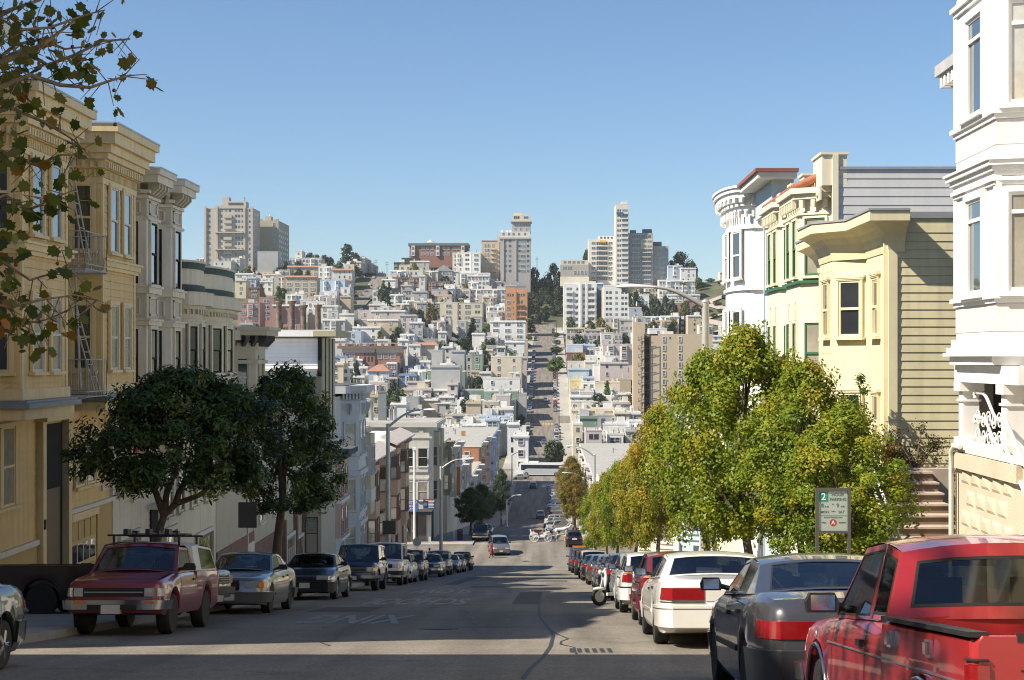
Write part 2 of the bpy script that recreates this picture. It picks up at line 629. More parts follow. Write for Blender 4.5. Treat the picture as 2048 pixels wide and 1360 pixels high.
for(x,y,lab)in[(.4,29.5,"round iron manhole cover in the near street"),(-1.2,52,"round iron manhole cover beside the painted words"),(.9,74,"round iron manhole cover far down the street"),(.2,153,"round iron manhole cover in the sunlit crossing")]:
 mb=MB()
 n=18
 mb.add([(x+.38*math.cos(2*math.pi*i/n),y+.38*math.sin(2*math.pi*i/n),zr(y)+(_lin(y+.1)-_lin(y))*3.8*math.sin(2*math.pi*i/n)+.008)for i in range(n)],[tuple(range(n))])
 tag(mb.build("manhole_cover",mat("cast_iron",(.05,.045,.04),rough=.6,metal=.5,var=.3,scale=20)),lab,"manhole cover")
for(x0,x1,y0,y1,lab)in[(-9.2,-6.6,168.9,170.4,"yellow ramp paint on the far left corner"),(-15.5,-12.6,168.9,170.2,"second yellow ramp patch farther left on the corner"),(6.2,7.6,168.9,170.6,"yellow ramp paint on the far right corner")]:
 flat("ramp_paint",x0,x1,y0,y1,M_YELLOW,lab,dz=0.142)
for sx in(-1,1):
 xa,xb=sorted((sx*LINE,sx*60))
 for(a,b,lab)in[(168.8,172.3,"far"),(140.6,144.2,"near")]:
  strip("pavement",xa,xb,a,b,0.128,M_WALK,2,thick=0.4,label="%s pavement of the first cross street, %s arm"%(lab,"left" if sx<0 else "right"))
  # ================================================================== houses along the near street
M_PANE=pane_mat("window_pane",(0.025,0.03,0.035))
M_PANEB=pane_mat("window_pane_sky",(0.05,0.07,0.085))  # sky reflection put into the pane's base colour
M_CURT=pane_mat("window_pane_curtained",(0.30,0.28,0.23))
M_BLIND=pane_mat("window_pane_blind",(0.42,0.40,0.34))
M_ROOF=mat("roof_gravel",(0.36,0.35,0.32),rough=0.95,var=0.25,scale=1.0)
M_ROOFD=mat("roof_tar",(0.09,0.09,0.09),rough=0.95,var=0.25,scale=1.0)
M_WHITE=mat("paint_white",(0.80,0.79,0.75),rough=0.6,var=0.05,streak=0.12)
M_OFFW=mat("paint_offwhite",(0.66,0.64,0.57),rough=0.65,var=0.07,streak=0.15)
M_METAL=mat("galvanised_metal",(0.45,0.46,0.47),rough=0.45,var=0.15,metal=0.6)
M_STEEL=mat("painted_steel_grey",(0.42,0.42,0.40),rough=0.5,var=0.12)
M_DARK=mat("dark_interior",(0.02,0.02,0.02),rough=0.9,var=0.1)
WINC={}
PANES=[M_PANE,M_PANE,M_PANEB,M_CURT,M_BLIND]
def window(parent,pos,nrm,w,h,fm,pane=None,sm=None,hood=0.0,sill=True,name="window",rail=0.5,tw=0.10,dep=0.07,cols=1):
 """a sash window standing proud of the wall: casing, sashes, panes, sill"""
 ang=math.atan2(nrm[0],-nrm[1])
 mx=Matrix.Translation(Vector(pos))@Matrix.Rotation(ang,4,'Z')
 sm=sm or fm
 pane=pane or RND.choice(PANES)
 key=(round(w,2),round(h,2),fm.name,sm.name,hood,rail,tw,dep,cols)
 if key not in WINC:
  a=MB()
  a.box(-w/2-tw,-w/2,-dep,0.0,-0.0,h+tw)
  a.box(w/2,w/2+tw,-dep,0.0,-0.0,h+tw)
  a.box(-w/2,w/2,-dep,0.0,h,h+tw)
  if hood:
   a.box(-w/2-tw-0.06,w/2+tw+0.06,-dep-hood,0.0,h+tw+0.002,h+tw+0.07)
   a.box(-w/2-tw-0.03,w/2+tw+0.03,-dep-hood*0.6,0.0,h+tw-0.03,h+tw+0.001)
  b=MB()
  t=0.05
  b.box(-w/2,-w/2+t,-0.045,-0.004,0,h)
  b.box(w/2-t,w/2,-0.045,-0.004,0,h)
  b.box(-w/2+t,w/2-t,-0.045,-0.004,0,t*1.3)
  b.box(-w/2+t,w/2-t,-0.045,-0.004,h-t,h)
  if rail:b.box(-w/2+t,w/2-t,-0.055,-0.004,h*rail-0.03,h*rail+0.03)
  for c in range(1,cols):
   u=-w/2+w*c/cols
   b.box(u-0.02,u+0.02,-0.043,-0.004,t*1.3,h-t)
  c_=MB()
  c_.box(-w/2+0.01,w/2-0.01,-0.012,-0.002,0.01,h*(rail or 1)-0.0)
  d_=MB()
  d_.box(-w/2+0.01,w/2-0.01,-0.026,-0.0021,h*(rail or 0.5),h-0.01)
  e=MB()
  e.box(-w/2-tw-0.05,w/2+tw+0.05,-dep-0.07,0.0,-0.075,-0.001)
  WINC[key]=(a.mesh("window_casing",[fm]),b.mesh("sash",[sm]),c_.mesh("pane",[M_PANE]),d_.mesh("pane",[M_PANE]) if rail else None,e.mesh("sill",[fm]))
 A,B,C,D,E=WINC[key]
 win=link(name,A,parent,mx)
 link("sash",B,win,mx)
 for q in(C,D):
  if q is None:continue
  o=link("pane",q,win,mx)
  o.material_slots[0].link='OBJECT'
  o.material_slots[0].material=pane
  pane=pane if pane is not M_BLIND else(M_BLIND if RND.random()<0.6 else M_PANE)
 if sill:link("sill",E,win,mx)
 return win
BRDC={}
def siding(parent,a,b,nrm,z0,z1,pitch,m,name="board"):
 """overlapping boards over a straight wall from a to b (x, y); each board is its own piece"""
 a,b=Vector((a[0],a[1],0)),Vector((b[0],b[1],0))
 L=(b-a).length
 ang=math.atan2(nrm[0],-nrm[1])
 mid=(a+b)/2
 key=(round(L,2),round(pitch,3),m.name)
 if key not in BRDC:
  mb=MB()
  h=pitch-0.006
  mb.add([(-L/2,0,0),(L/2,0,0),(L/2,-0.026,0),(-L/2,-0.026,0),(-L/2,0,h),(L/2,0,h),(L/2,-0.010,h),(-L/2,-0.010,h)],[(0,1,2,3),(3,2,6,7),(7,6,5,4),(1,5,6,2),(0,3,7,4)])
  BRDC[key]=mb.mesh("board",[m])
 n=int((z1-z0)/pitch)
 for i in range(n):
  j=Vector((mid.x,mid.y,z0+i*pitch))
  link(name,BRDC[key],parent,Matrix.Translation(j)@Matrix.Rotation(ang,4,'Z'))
class Bld:
 """one house: side -1 stands left of the street, +1 right; s runs down the street, o outwards from the wall"""
 def __init__(b,name,label,side,s0,s1,line=LINE,cat="house",group="houses along the near street"):
  b.side,b.s0,b.s1,b.line=side,s0,s1,line
  b.root=thing(name,label,cat,(side*line,(s0+s1)/2,zr((s0+s1)/2)),group)
  b.zg=zr(s1)-1.0
 def W(b,s,o,z=0.0):
  return Vector((b.side*(b.line-o),s,z))
 def xy(b,s,o):
  return(b.side*(b.line-o),s)
 def box(b,name,s0,s1,o0,o1,z0,z1,m,parent=None):
  mb=MB()
  mb.box(b.side*(b.line-o0),b.side*(b.line-o1),s0,s1,z0,z1)
  return mb.build(name,m,parent or b.root)
 def prism(b,name,poly,z0,z1,m,parent=None,smooth=False):
  mb=MB()
  mb.prism([b.xy(s,o)for s,o in poly],z0,z1,0,smooth)
  return mb.build(name,m,parent or b.root,sharp=35 if smooth else None)
 def front(b):
  return(-b.side,0.0)
 def nrm(b,p,q):
  """outward normal of the face from p to q, both (s, o), listed walking down the street"""
  x0,y0=b.xy(*p)
  x1,y1=b.xy(*q)
  n=Vector((y1-y0,-(x1-x0),0))
  if b.side>0:n=-n
  n.normalize()
  return(n.x,n.y)
 def win(b,p,q,t,z,w,h,fm,lift=0.001,**k):
  """a window on the face p-q, its middle at t (0..1) of the face"""
  n=b.nrm(p,q)
  s,o=lerp(p[0],q[0],t),lerp(p[1],q[1],t)
  v=b.W(s,o,z)
  return window(b.root,(v.x+n[0]*lift,v.y+n[1]*lift,z),n,w,h,fm,**k)
def off(poly,e):
 """a bay's footprint pushed outwards by e"""
 s0,s1=min(p[0]for p in poly),max(p[0]for p in poly)
 mid=(s0+s1)/2
 out=[]
 for s,o in poly:
  k=(s-mid)/(s1-mid) if s1>mid else 0
  out.append((s+e*k,o+e if o>0.01 else o))
 return out
def rbay(s0,s1,o,n=14,flat=0.0):
 """a rounded bay's footprint"""
 mid,r=(s0+s1)/2,(s1-s0)/2
 pts=[]
 for i in range(n+1):
  t=math.pi*i/n
  c=-math.cos(t)
  pts.append((mid+r*c,o*(math.sin(t)**0.55)))
 return pts
def cornice(b,name,poly,layers,m,parent=None):
 """stacked mouldings round a footprint: (z0, z1, overhang)"""
 mb,last,o=MB(),None,None
 for z0,z1,e in sorted(layers):
  if last is not None and abs(z0-last)>.004:
   mb.build(name,m,parent or b.root)
   mb=MB()
  mb.prism([b.xy(s,o)for s,o in off(poly,e)],z0,z1)
  last=z1
 return mb.build(name,m,parent or b.root)
def dentils(b,p,q,z0,z1,w,gap,dep,m,name="dentil_course",parent=None,each=False):
 n=b.nrm(p,q)
 L=(Vector(b.xy(*q))-Vector(b.xy(*p))).length
 k=max(1,int(L/gap))
 ang=math.atan2(n[0],-n[1])
 mb=MB()
 for i in range(k):
  t=(i+0.5)/k
  v=b.W(lerp(p[0],q[0],t),lerp(p[1],q[1],t))
  if each:
   e=MB()
   e.add([(-w/2,0,z0),(w/2,0,z0),(w/2,-dep*.35,z0),(-w/2,-dep*.35,z0),(-w/2,0,z1),(w/2,0,z1),(w/2,-dep,z1),(-w/2,-dep,z1),(-w/2,-dep,lerp(z0,z1,.6)),(w/2,-dep,lerp(z0,z1,.6))],[(0,1,2,3),(3,2,9,8),(8,9,6,7),(7,6,5,4),(0,3,8,7,4),(1,5,6,9,2)])
   o=link(name,e.mesh(name,[m]),parent or b.root,Matrix.Translation(Vector((v.x,v.y,0)))@Matrix.Rotation(ang,4,'Z'))
  else:
   c,s_=math.cos(ang),math.sin(ang)
   vs=[]
   for(x,y,z)in[(-w/2,0,z0),(w/2,0,z0),(w/2,-dep,z0),(-w/2,-dep,z0),(-w/2,0,z1),(w/2,0,z1),(w/2,-dep,z1),(-w/2,-dep,z1)]:
    vs.append((v.x+x*c-y*s_,v.y+x*s_+y*c,z))
   mb.add(vs,[(0,1,2,3),(4,7,6,5),(3,2,6,7),(0,3,7,4),(1,5,6,2)])
 if not each:
  return tag(mb.build(name,m,parent or b.root),kind="stuff")
  # ------------------------------------------------------------------ left side
Y_WALL=mat("paint_yellow",(0.70,0.51,0.235),rough=0.65,var=0.1,streak=0.3)
Y_TRIM=mat("paint_yellow_trim",(0.74,0.59,0.33),rough=0.6,var=0.1,streak=0.22)
Y_BASE=mat("paint_ochre_base",(0.50,0.36,0.15),rough=0.7,var=0.12,streak=0.2)
M_FLASH=mat("lead_flashing",(0.22,0.25,0.28),rough=0.5,var=0.2)
b=Bld("apartment_house","tall grey house at the upper left corner, half hidden by plane leaves",-1,21.2,34.5)
G_WALL=mat("paint_warm_grey",(0.42,0.41,0.37),rough=0.7,var=0.08,streak=0.2)
b.box("wall",21.2,34.5,-14,0,b.zg,7.0,G_WALL)
for i,(a,c)in enumerate([(25.0,28.2),(30.4,33.6)]):
 fp=[(a,0),(a+.5,.95),(c-.5,.95),(c,0)]
 b.prism("bay",fp,-0.5,6.9,G_WALL)
 for z in(0.6,3.9):
  for t in(0.28,0.72):
   b.win(fp[1],fp[2],t,z,.75,1.8,M_OFFW)
  b.win(fp[0],fp[1],.5,z,.5,1.8,M_OFFW)
 cornice(b,"belt_moulding",fp,[(3.0,3.25,.1)],M_OFFW)
 cornice(b,"bay_cornice",fp,[(6.2,6.45,.12),(6.45,6.8,.3),(6.8,7.05,.55)],M_OFFW)
b.box("cornice",21.1,34.55,-14.2,.45,7.05,7.9,M_OFFW)
b.box("roof",21.3,34.4,-13.9,.3,7.902,7.95,M_ROOF)
b.win((21.2,0),(34.5,0),.5,-3.4,1.1,1.7,M_OFFW)
b.box("door",27.6,28.7,0,.06,-5.6,-3.3,M_DARK)
b=Bld("apartment_house","unseen tall cream house up the hill, shaped to shade the near street",-1,-14,15.4)
C_WALL=mat("paint_cream_wall",(0.60,0.50,0.30),rough=0.7,var=0.08,streak=0.2)
b.box("wall",-14,15.4,-14,0,b.zg,11.2,C_WALL)  # unseen house, its height and length set for the shadow it casts
b.box("cornice",-14.2,15.5,-14,.5,11.2,12.0,M_OFFW)
for k in range(5):
 a=-12+k*5.4
 fp=[(a,0),(a+.5,.95),(a+2.9,.95),(a+3.4,0)]
 b.prism("bay",fp,0.6,11.1,C_WALL)
 for z in(1.6,4.5,7.4):
  for t in(0.28,0.72):
   b.win(fp[1],fp[2],t,z,.75,1.7,M_OFFW)
for(side,s0,s1,zt,nm_,lab)in[(1,-12,17.3,12,"C","buff house up the hill on the right behind the photographer"),(1,-44,-12.3,17,"C","second buff house up the hill on the right behind the photographer"),(-1,-44,-14.3,13,"C","cream house farther up the hill on the left behind the photographer")]:
 b=Bld("apartment_house",lab,side,s0,s1)
 b.box("wall",s0,s1,-14,0,b.zg,zt,C_WALL)
 b.box("cornice",s0-.1,s1+.05,-14,.5,zt,zt+.7,M_OFFW)
 n=int((s1-s0)/3.4)
 for k in range(n):
  s=s0+(s1-s0)*(k+.5)/n
  for z in(zt-2.6,zt-5.8,zt-9):
   b.win((s-.5,0),(s+.5,0),.5,z,1.3,1.7,M_OFFW)
b=Bld("victorian_house","yellow clapboard house with two square bays, heavy cornice and fire escape",-1,34.6,46.6)
b.box("wall",34.6,46.6,-13,0,b.zg,5.6,Y_WALL)
b.box("roof",34.7,46.5,-12.9,.2,6.16,6.2,M_ROOF)
b.box("parapet",34.6,46.62,-13,.12,5.6,6.15,Y_TRIM)
for bi,(a,c)in enumerate([(35.75,39.15),(42.2,45.55)]):
 fp=[(a-.12,0),(a,.95),(c,.95),(c+.12,0)]
 b.prism("bay",fp,-1.1,5.3,Y_WALL)
 for(p,q)in zip(fp,fp[1:]):
  n=b.nrm(p,q)
  siding(b.root,b.xy(*p),b.xy(*q),n,-1.0,4.62,0.205,Y_WALL)
 for z in(2.86,-0.34):
  for t in(0.3,0.7):
   b.win(fp[1],fp[2],t,z,.74,1.78,Y_TRIM,lift=.035,sm=M_OFFW,pane=M_CURT if(z<0) else M_PANEB)
  b.win(fp[0],fp[1],.5,z,.5,1.78,Y_TRIM,lift=.035,pane=M_PANE)
 cornice(b,"corner_board",[(a-.12,0),(a,.95),(a+.1,.95),(a+.1,0)],[(-1.0,4.7,.045)],Y_TRIM)
 cornice(b,"corner_board",[(c-.1,0),(c-.1,.95),(c,.95),(c+.12,0)],[(-1.0,4.7,.045)],Y_TRIM)
 cornice(b,"belt_moulding",fp,[(2.36,2.46,.10),(2.46,2.60,.16),(2.60,2.66,.22)],Y_TRIM)
 cornice(b,"base_moulding",fp,[(-1.16,-1.04,.30),(-1.04,-0.98,.22)],M_FLASH)
 cornice(b,"base_moulding",fp,[(-1.42,-1.17,.16),(-0.975,-0.72,.08)],Y_TRIM)
 cornice(b,"bay_cornice",fp,[(4.66,4.82,.06),(5.06,5.30,.14),(5.30,5.46,.26),(5.46,5.68,.36),(5.68,5.98,.50),(5.98,6.18,.60)],Y_TRIM)
 cornice(b,"frieze",fp,[(4.82,5.06,.03)],Y_WALL)
 cornice(b,"flashing",fp,[(6.182,6.23,.62)],M_METAL)
 for(p,q)in zip(off(fp,.14),off(fp,.14)[1:]):
  dentils(b,p,q,5.07,5.24,.09,.19,.10,Y_TRIM)
 for(p,q)in zip(off(fp,.04),off(fp,.04)[1:]):
  dentils(b,p,q,4.84,5.03,.05,.12,.03,Y_TRIM)
siding(b.root,b.xy(34.6,0),b.xy(39.75,0),b.front(),-4.6,-1.45,0.205,Y_WALL)
siding(b.root,b.xy(42.3,0.0),b.xy(46.6,0.0),b.front(),-4.1,-1.45,0.205,Y_WALL)
for t,s in((0,36.5),(0,37.55)):
 b.win((s-.5,0),(s+.5,0),.5,-3.55,.85,1.9,Y_TRIM,lift=.035,pane=M_CURT if s<37 else M_BLIND)
for s in(43.3,44.35):
 b.win((s-.5,0),(s+.5,0),.5,-3.55,.78,1.15,Y_TRIM,lift=.035,pane=M_BLIND)
b.box("water_table",34.6,39.7,0,.12,-4.72,-4.58,M_OFFW)
b.box("water_table",42.1,46.6,0,.14,-4.22,-4.10,M_OFFW)
b.box("base_wall",34.6,39.7,0,.06,b.zg,-4.73,Y_BASE)
b.box("base_wall",44.9,46.6,0,.08,b.zg,-4.23,Y_BASE)
b.box("base_wall",42.1,42.4,0,.08,b.zg,-4.23,Y_BASE)
b.box("entry_recess_shade",39.95,41.85,0,.02,b.zg,-1.72,M_DARK)  # flat dark sheet on the wall, standing in for the recess's shade
for s in(39.72,41.86):
 b.box("pilaster",s,s+.26,0,.2,b.zg,-1.62,Y_TRIM)
b.box("entry_hood",39.6,42.2,0,.34,-1.62,-1.44,Y_TRIM)
dr=b.box("door",40.4,41.5,.02,.06,-6.3,-3.4,mat("door_brown",(0.12,0.08,0.05),rough=.5))
b.box("house_number",42.14,42.26,.145,.16,-3.9,-3.65,M_DARK)
b.box("house_number",39.76,39.9,.205,.22,-4.35,-4.1,M_DARK)
g=b.box("garage_door",42.45,44.85,0,.05,b.zg,-4.45,mat("garage_ochre",(0.56,0.42,0.2),rough=.6,var=.1))
for i in range(4):
 for j in range(3):
  z=-5.0-j*.62
  b.box("panel" if j!=1 else "pane",42.55+i*.57,43.02+i*.57,.05,.075 if j!=1 else .056,z,z+.5,Y_BASE if j!=1 else M_PANE,g)
b.box("garage_frame",42.38,44.92,0.05,.13,-4.44,-4.24,Y_TRIM)
b.box("vent_grille",45.5,46.0,.036,.06,-3.85,-3.7,M_OFFW)
b.box("downpipe",46.35,46.45,0,.12,b.zg,5.4,M_OFFW)
fe=thing("fire_escape","pale iron fire escape with two balconies and ladders between the yellow bays","fire escape",(-9.9,41.0,-1.1))
def bar(mb,p,q,r=0.014,n=5):
 mb.tube([p,q],r,n)
def balcony(z):
 mb=MB()
 x0,x1,y0,y1=-10.42,-9.33,40.0,41.95
 for k in range(9):
  x=lerp(x0,x1,k/8)
  mb.box(x-.02,x+.02,y0,y1,z-.02,z)
 for y in(y0,y1):
  mb.box(x0,x1,y-.02,y+.02,z-.06,z-.021)
 o=mb.build("platform",M_STEEL,fe)
 mb=MB()
 ring=[(x0,y0),(x1,y0),(x1,y1),(x0,y1)]
 for(p,q)in zip(ring,ring[1:]):
  for h in(.12,.95):
   bar(mb,(*p,z+h),(*q,z+h),.018)
  n=8 if p[0]==q[0] else 6
  for i in range(n+1):
   t=i/n
   x,y=lerp(p[0],q[0],t),lerp(p[1],q[1],t)
   bar(mb,(x,y,z),(x,y,z+.95),.011)
 mb.build("railing",M_STEEL,fe)
balcony(2.27)
balcony(-1.0)
def ladder(p,q,w,name="ladder",n=9):
 mb=MB()
 p,q=Vector(p),Vector(q)
 side=Vector((0,1,0))*w/2
 for k in(-1,1):
  mb.tube([p+side*k,q+side*k],.022,6)
 for i in range(n):
  c=p.lerp(q,(i+.5)/n)
  mb.tube([c-side,c+side],.013,5)
 mb.build(name,M_STEEL,fe)
ladder((-9.6,41.3,2.27),(-10.2,40.9,6.1),.42,n=12)
ladder((-9.45,41.6,-1.0),(-10.1,40.7,2.27),.5,n=10)
ladder((-9.5,40.2,-0.8),(-10.0,41.4,2.2),.06,"drop_rod",2)
W2=mat("paint_stone_white",(0.68,0.635,0.535),rough=0.65,var=0.08,streak=0.3)
T2=mat("paint_stone_trim",(0.55,0.50,0.39),rough=0.65,var=0.06,streak=0.15)
b=Bld("victorian_house","pale stone-white house with two narrow bays under bracketed cornices",-1,46.7,52.3)
b.box("wall",46.7,52.3,-13,0,b.zg,4.8,W2)
b.box("roof",46.8,52.2,-12.9,.1,5.0,5.3,M_ROOF)
b.box("parapet",46.7,52.3,-13,.15,4.8,5.0,T2)
for(a,c)in[(46.95,48.35),(49.95,51.45)]:
 fp=[(a-.55,0),(a,.95),(c,.95),(c+.55,0)]
 fp[0]=(max(fp[0][0],46.7),0)
 b.prism("bay",fp,-1.4,4.9,W2)
 for z,h in((2.2,1.85),(-.9,1.75)):
  b.win(fp[1],fp[2],.5,z,.72,h,W2,sm=M_DARK,pane=M_PANE)
  b.win(fp[0],fp[1],.5,z,.5,h,W2,sm=M_DARK,pane=M_PANE)
  b.win(fp[2],fp[3],.5,z,.5,h,W2,sm=M_DARK,pane=M_PANE)
 cornice(b,"belt_moulding",fp,[(1.92,2.1,.10),(2.1,2.16,.16)],W2)
 cornice(b,"belt_moulding",fp,[(.96,1.1,.10),(1.1,1.16,.16)],W2)
 cornice(b,"belt_moulding",fp,[(4.12,4.2,.08),(4.75,4.84,.08)],W2)
 cornice(b,"base_moulding",fp,[(-1.6,-1.4,.12),(-1.4,-1.2,.06)],W2)
 cornice(b,"spandrel",fp,[(1.161,1.919,.012),(4.201,4.749,.012)],T2)
 cornice(b,"bay_cornice",fp,[(4.9,5.0,.12),(5.2,5.42,.42),(5.42,5.6,.52)],W2)
 cornice(b,"flashing",fp,[(5.602,5.64,.54)],M_METAL)
 for(p,q)in zip(off(fp,.02),off(fp,.02)[1:]):
  dentils(b,p,q,4.86,5.2,.12,.34,.34,T2,"bracket",each=True)
 for zz0,zz1 in((1.26,1.82),(4.28,4.68)):
  for(p,q)in zip(off(fp,.02),off(fp,.02)[1:]):
   n=b.nrm(p,q)
   v0,v1=b.W(lerp(p[0],q[0],.18),lerp(p[1],q[1],.18)),b.W(lerp(p[0],q[0],.82),lerp(p[1],q[1],.82))
   mb=MB()
   for(ua,ub,za,zb)in((0,1,zz0,zz0+.05),(0,1,zz1-.05,zz1),(0,.08,zz0,zz1),(.92,1,zz0,zz1)):
    A,B_=v0.lerp(v1,ua),v0.lerp(v1,ub)
    N=Vector((n[0],n[1],0))
    mb.add([A+Vector((0,0,za)),B_+Vector((0,0,za)),B_+Vector((0,0,zb)),A+Vector((0,0,zb)),A+N*.03+Vector((0,0,za)),B_+N*.03+Vector((0,0,za)),B_+N*.03+Vector((0,0,zb)),A+N*.03+Vector((0,0,zb))],[(4,5,6,7),(0,1,5,4),(3,7,6,2),(0,4,7,3),(1,2,6,5)])
   mb.build("raised_panel",W2,b.root)
b.win((48.4,0),(49.9,0),.5,-4.4,.8,1.7,W2)
siding(b.root,b.xy(46.75,0),b.xy(52.3,0),b.front(),-6.2,-1.8,.2,W2)
for s in(47.6,48.5,50.4):
 b.win((s-.5,0),(s+.5,0),.5,-4.1,.7,1.6,W2,lift=.035,pane=M_PANE)
b.box("water_table",46.7,52.3,0,.1,-6.4,-6.2,M_OFFW)
b.box("door",51.0,51.9,0,.08,b.zg,-4.9,M_DARK)
def garage(b,s0,s1,zt,m,rows=3,cols=4,lite=True):
 """panelled garage door in a frame, with a row of small panes"""
 g=b.box("garage_door",s0,s1,0,.05,b.zg,zt,m)
 cw,rh=(s1-s0)/cols,.52
 for i in range(cols):
  for j in range(rows):
   z=zt-.12-rh*(j+1)+.06
   pane=lite and j==0
   b.box("pane" if pane else "panel",s0+i*cw+.06,s0+(i+1)*cw-.06,.05,.056 if pane else .078,z,z+rh-.1,M_PANE if pane else m,g)
 b.box("door_frame",s0-.14,s1+.14,0,.14,zt,zt+.16,M_OFFW)
 for s in(s0-.14,s1):
  b.box("door_frame",s,s+.14,0,.14,b.zg,zt-.001,M_OFFW)
DGAR=mat("garage_putty",(.36,.33,.26),rough=.6,var=.08,streak=.1)
DGAR2=mat("garage_brown",(.17,.11,.08),rough=.6,var=.1)
garage(b,47.3,49.5,-5.5,DGAR)
b.box("door_hood",50.7,52.1,0,.4,-4.9,-4.75,W2)
fl=thing("flag","striped red and white flag hanging from the pale house behind the tree","flag",(-9.9,46.9,-3.2))
mb=MB()
mb.tube([(-10.4,46.9,-3.0),(-9.3,46.9,-2.2)],.02,6)
mb.build("flag_pole",M_OFFW,fl)
mb=MB()
for k in range(7):
 z0=-2.45-k*.12
 mb.add([(-9.95+.02*(k%2),46.9,z0),(-9.55,46.95+.03*(k%3),z0+.12),(-9.55,46.95+.03*(k%3),z0),(-9.9+.02*(k%2),46.9,z0-.12)],[(0,1,2,3)],k%2)
mb.build("cloth",[mat("flag_red",(.45,.03,.04)),mat("flag_white",(.7,.7,.68))],fl)
W3=mat("paint_cream",(0.64,0.60,0.48),rough=0.65,var=0.08,streak=0.28)
GB=mat("paint_dark_green_band",(0.035,0.06,0.05),rough=0.6,var=0.1)
b=Bld("round_bay_house","cream house with two round bays banded in dark green at the roofline",-1,52.4,61.2)
b.box("wall",52.4,61.2,-13,0,b.zg,2.7,W3)
b.box("roof",52.5,61.1,-12.9,.1,2.7,2.85,M_ROOFD)
for(a,c)in[(52.45,55.3),(55.7,60.9)]:
 fp=rbay(a,c,1.05)
 b.prism("bay",fp,-2.6,2.4,W3,smooth=True)
 cornice(b,"parapet_band",fp,[(2.45,2.98,.02)],W3)
 cornice(b,"green_band",fp,[(2.2,2.45,.05),(2.98,3.2,.06)],GB)
 cornice(b,"cornice_cap",fp,[(3.2,3.27,.1)],W3)
 cornice(b,"bay_cornice",fp,[(1.62,1.75,.10),(1.75,2.18,.32),(2.18,2.2,.36)],W3)
 pts=off(fp,.1)
 for(p,q)in list(zip(pts,pts[1:])):
  dentils(b,p,q,1.46,1.62,.07,.16,.10,W3)
 cornice(b,"belt_moulding",fp,[(1.15,1.22,.06),(1.22,1.28,.1),(-.9,-.75,.1),(-.75,-.7,.14)],W3)
 cornice(b,"base_moulding",fp,[(-2.75,-2.6,.1)],W3)
 for i in(4,7,10):
  p,q=fp[i-1],fp[i+1] if i<13 else fp[i]
  wd=min(1.0,(Vector(b.xy(*q))-Vector(b.xy(*p))).length*.85)
  for z in(-.55,-2.4):
   b.win(p,q,.5,z,wd,1.6,W3,lift=.05,sm=M_DARK if z>-1 else W3,pane=M_CURT if i==7 else M_PANE,sill=True)
siding(b.root,b.xy(52.45,0),b.xy(61.1,0),b.front(),-7.2,-3.0,.22,W3)
for s in(53.5,55.2,57.2,59.5):
 b.win((s-.5,0),(s+.5,0),.5,-5.4,.8,1.7,W3,lift=.035,pane=M_PANE)
garage(b,57.6,60.2,-6.6,DGAR2)
garage(b,52.9,54.4,-5.9,DGAR,cols=3)
b.box("door",54.6,55.7,0,.06,b.zg,-6.9,M_DARK)
W4=mat("paint_putty",(0.46,0.43,0.34),rough=0.7,var=0.08,streak=0.2)
b=Bld("terrace_house","putty-coloured house with bracketed cornice beside the round bays",-1,61.3,69.0)
b.box("wall",61.3,69.0,-13,0,b.zg,.7,W4)
fp=[(63.6,0),(64.4,.95),(66.6,.95),(67.4,0)]
b.prism("bay",fp,-4.6,.6,W4)
for z in(-1.6,-4.2):
 b.win(fp[1],fp[2],.5,z,1.0,1.6,W4,pane=M_PANE)
 b.win(fp[0],fp[1],.5,z,.5,1.6,W4,pane=M_PANE)
cornice(b,"bay_cornice",fp,[(.35,.6,.1),(.9,1.1,.5),(1.1,1.25,.6)],W4)
b.box("cornice",61.2,69.1,-.2,.5,.7,1.1,W4)
b.box("roof",61.3,69.0,-13,.4,1.1,1.18,M_ROOFD)
for(p,q)in zip(off(fp,.04),off(fp,.04)[1:]):
 dentils(b,p,q,.45,.9,.14,.4,.4,M_ROOFD,"bracket",each=True)
cornice(b,"belt_moulding",fp,[(-.25,-.1,.1),(-2.3,-2.1,.1)],W4)
b.box("base_wall",61.3,69,0,.05,b.zg,-7.6,mat("brick_red_base",(.22,.13,.10),rough=.85,var=.3,scale=6))
for s in(62.3,68.2):
 b.box("garage_door",s-.9,s+.6,.05,.09,b.zg,-8.0,M_OFFW)
b=Bld("terrace_house","low house with flat pale roof below the white boarded wall",-1,69.1,82.9)
b.box("wall",69.1,82.9,-13,0,b.zg,-1.2,W4)
b.box("cornice",69.0,83.0,-13,.75,-1.0,-.65,M_OFFW)
b.box("roof",69.1,82.9,-12.9,.6,-.648,-.6,M_ROOF)
dentils(b,(69.1,.05),(82.9,.05),-1.35,-1.0,.14,.6,.5,W4,"bracket",each=True)
for k in range(4):
 s=70.8+k*3.4
 for z in(-4.0,-7.4):
  b.win((s-.5,0),(s+.5,0),.5,z,.9,1.7,M_OFFW)
garage(b,77.2,79.6,-8.9,DGAR)
garage(b,80.2,82.4,-9.3,DGAR2)
for s in(76.3,79.8,82.5):
 b.box("brick_pier",s,s+.35,0,.2,b.zg,-7.9,mat("brick_red_base",(.22,.13,.1)))
b.box("base_wall",69.1,76,0,.05,b.zg,-8.2,mat("brick_red_base",(.26,.10,.07)))
b=Bld("boarded_house","house with white boarded side wall, flat roof slab and tan panelled front",-1,83.0,88.4)
S5=mat("paint_white_boards",(0.74,0.75,0.76),rough=0.6,var=0.05,streak=0.08)
T5=mat("paint_tan_panel",(0.42,0.37,0.24),rough=0.7,var=0.1)
b.box("wall",83.02,88.4,-9,.95,b.zg,1.05,W4)
siding(b.root,b.xy(83.0,-3.4),b.xy(83.0,.8),(0,-1),-.6,1.1,.2,S5)
b.box("corner_board",82.9,83.02,.78,.98,-1.0,1.1,M_DARK)
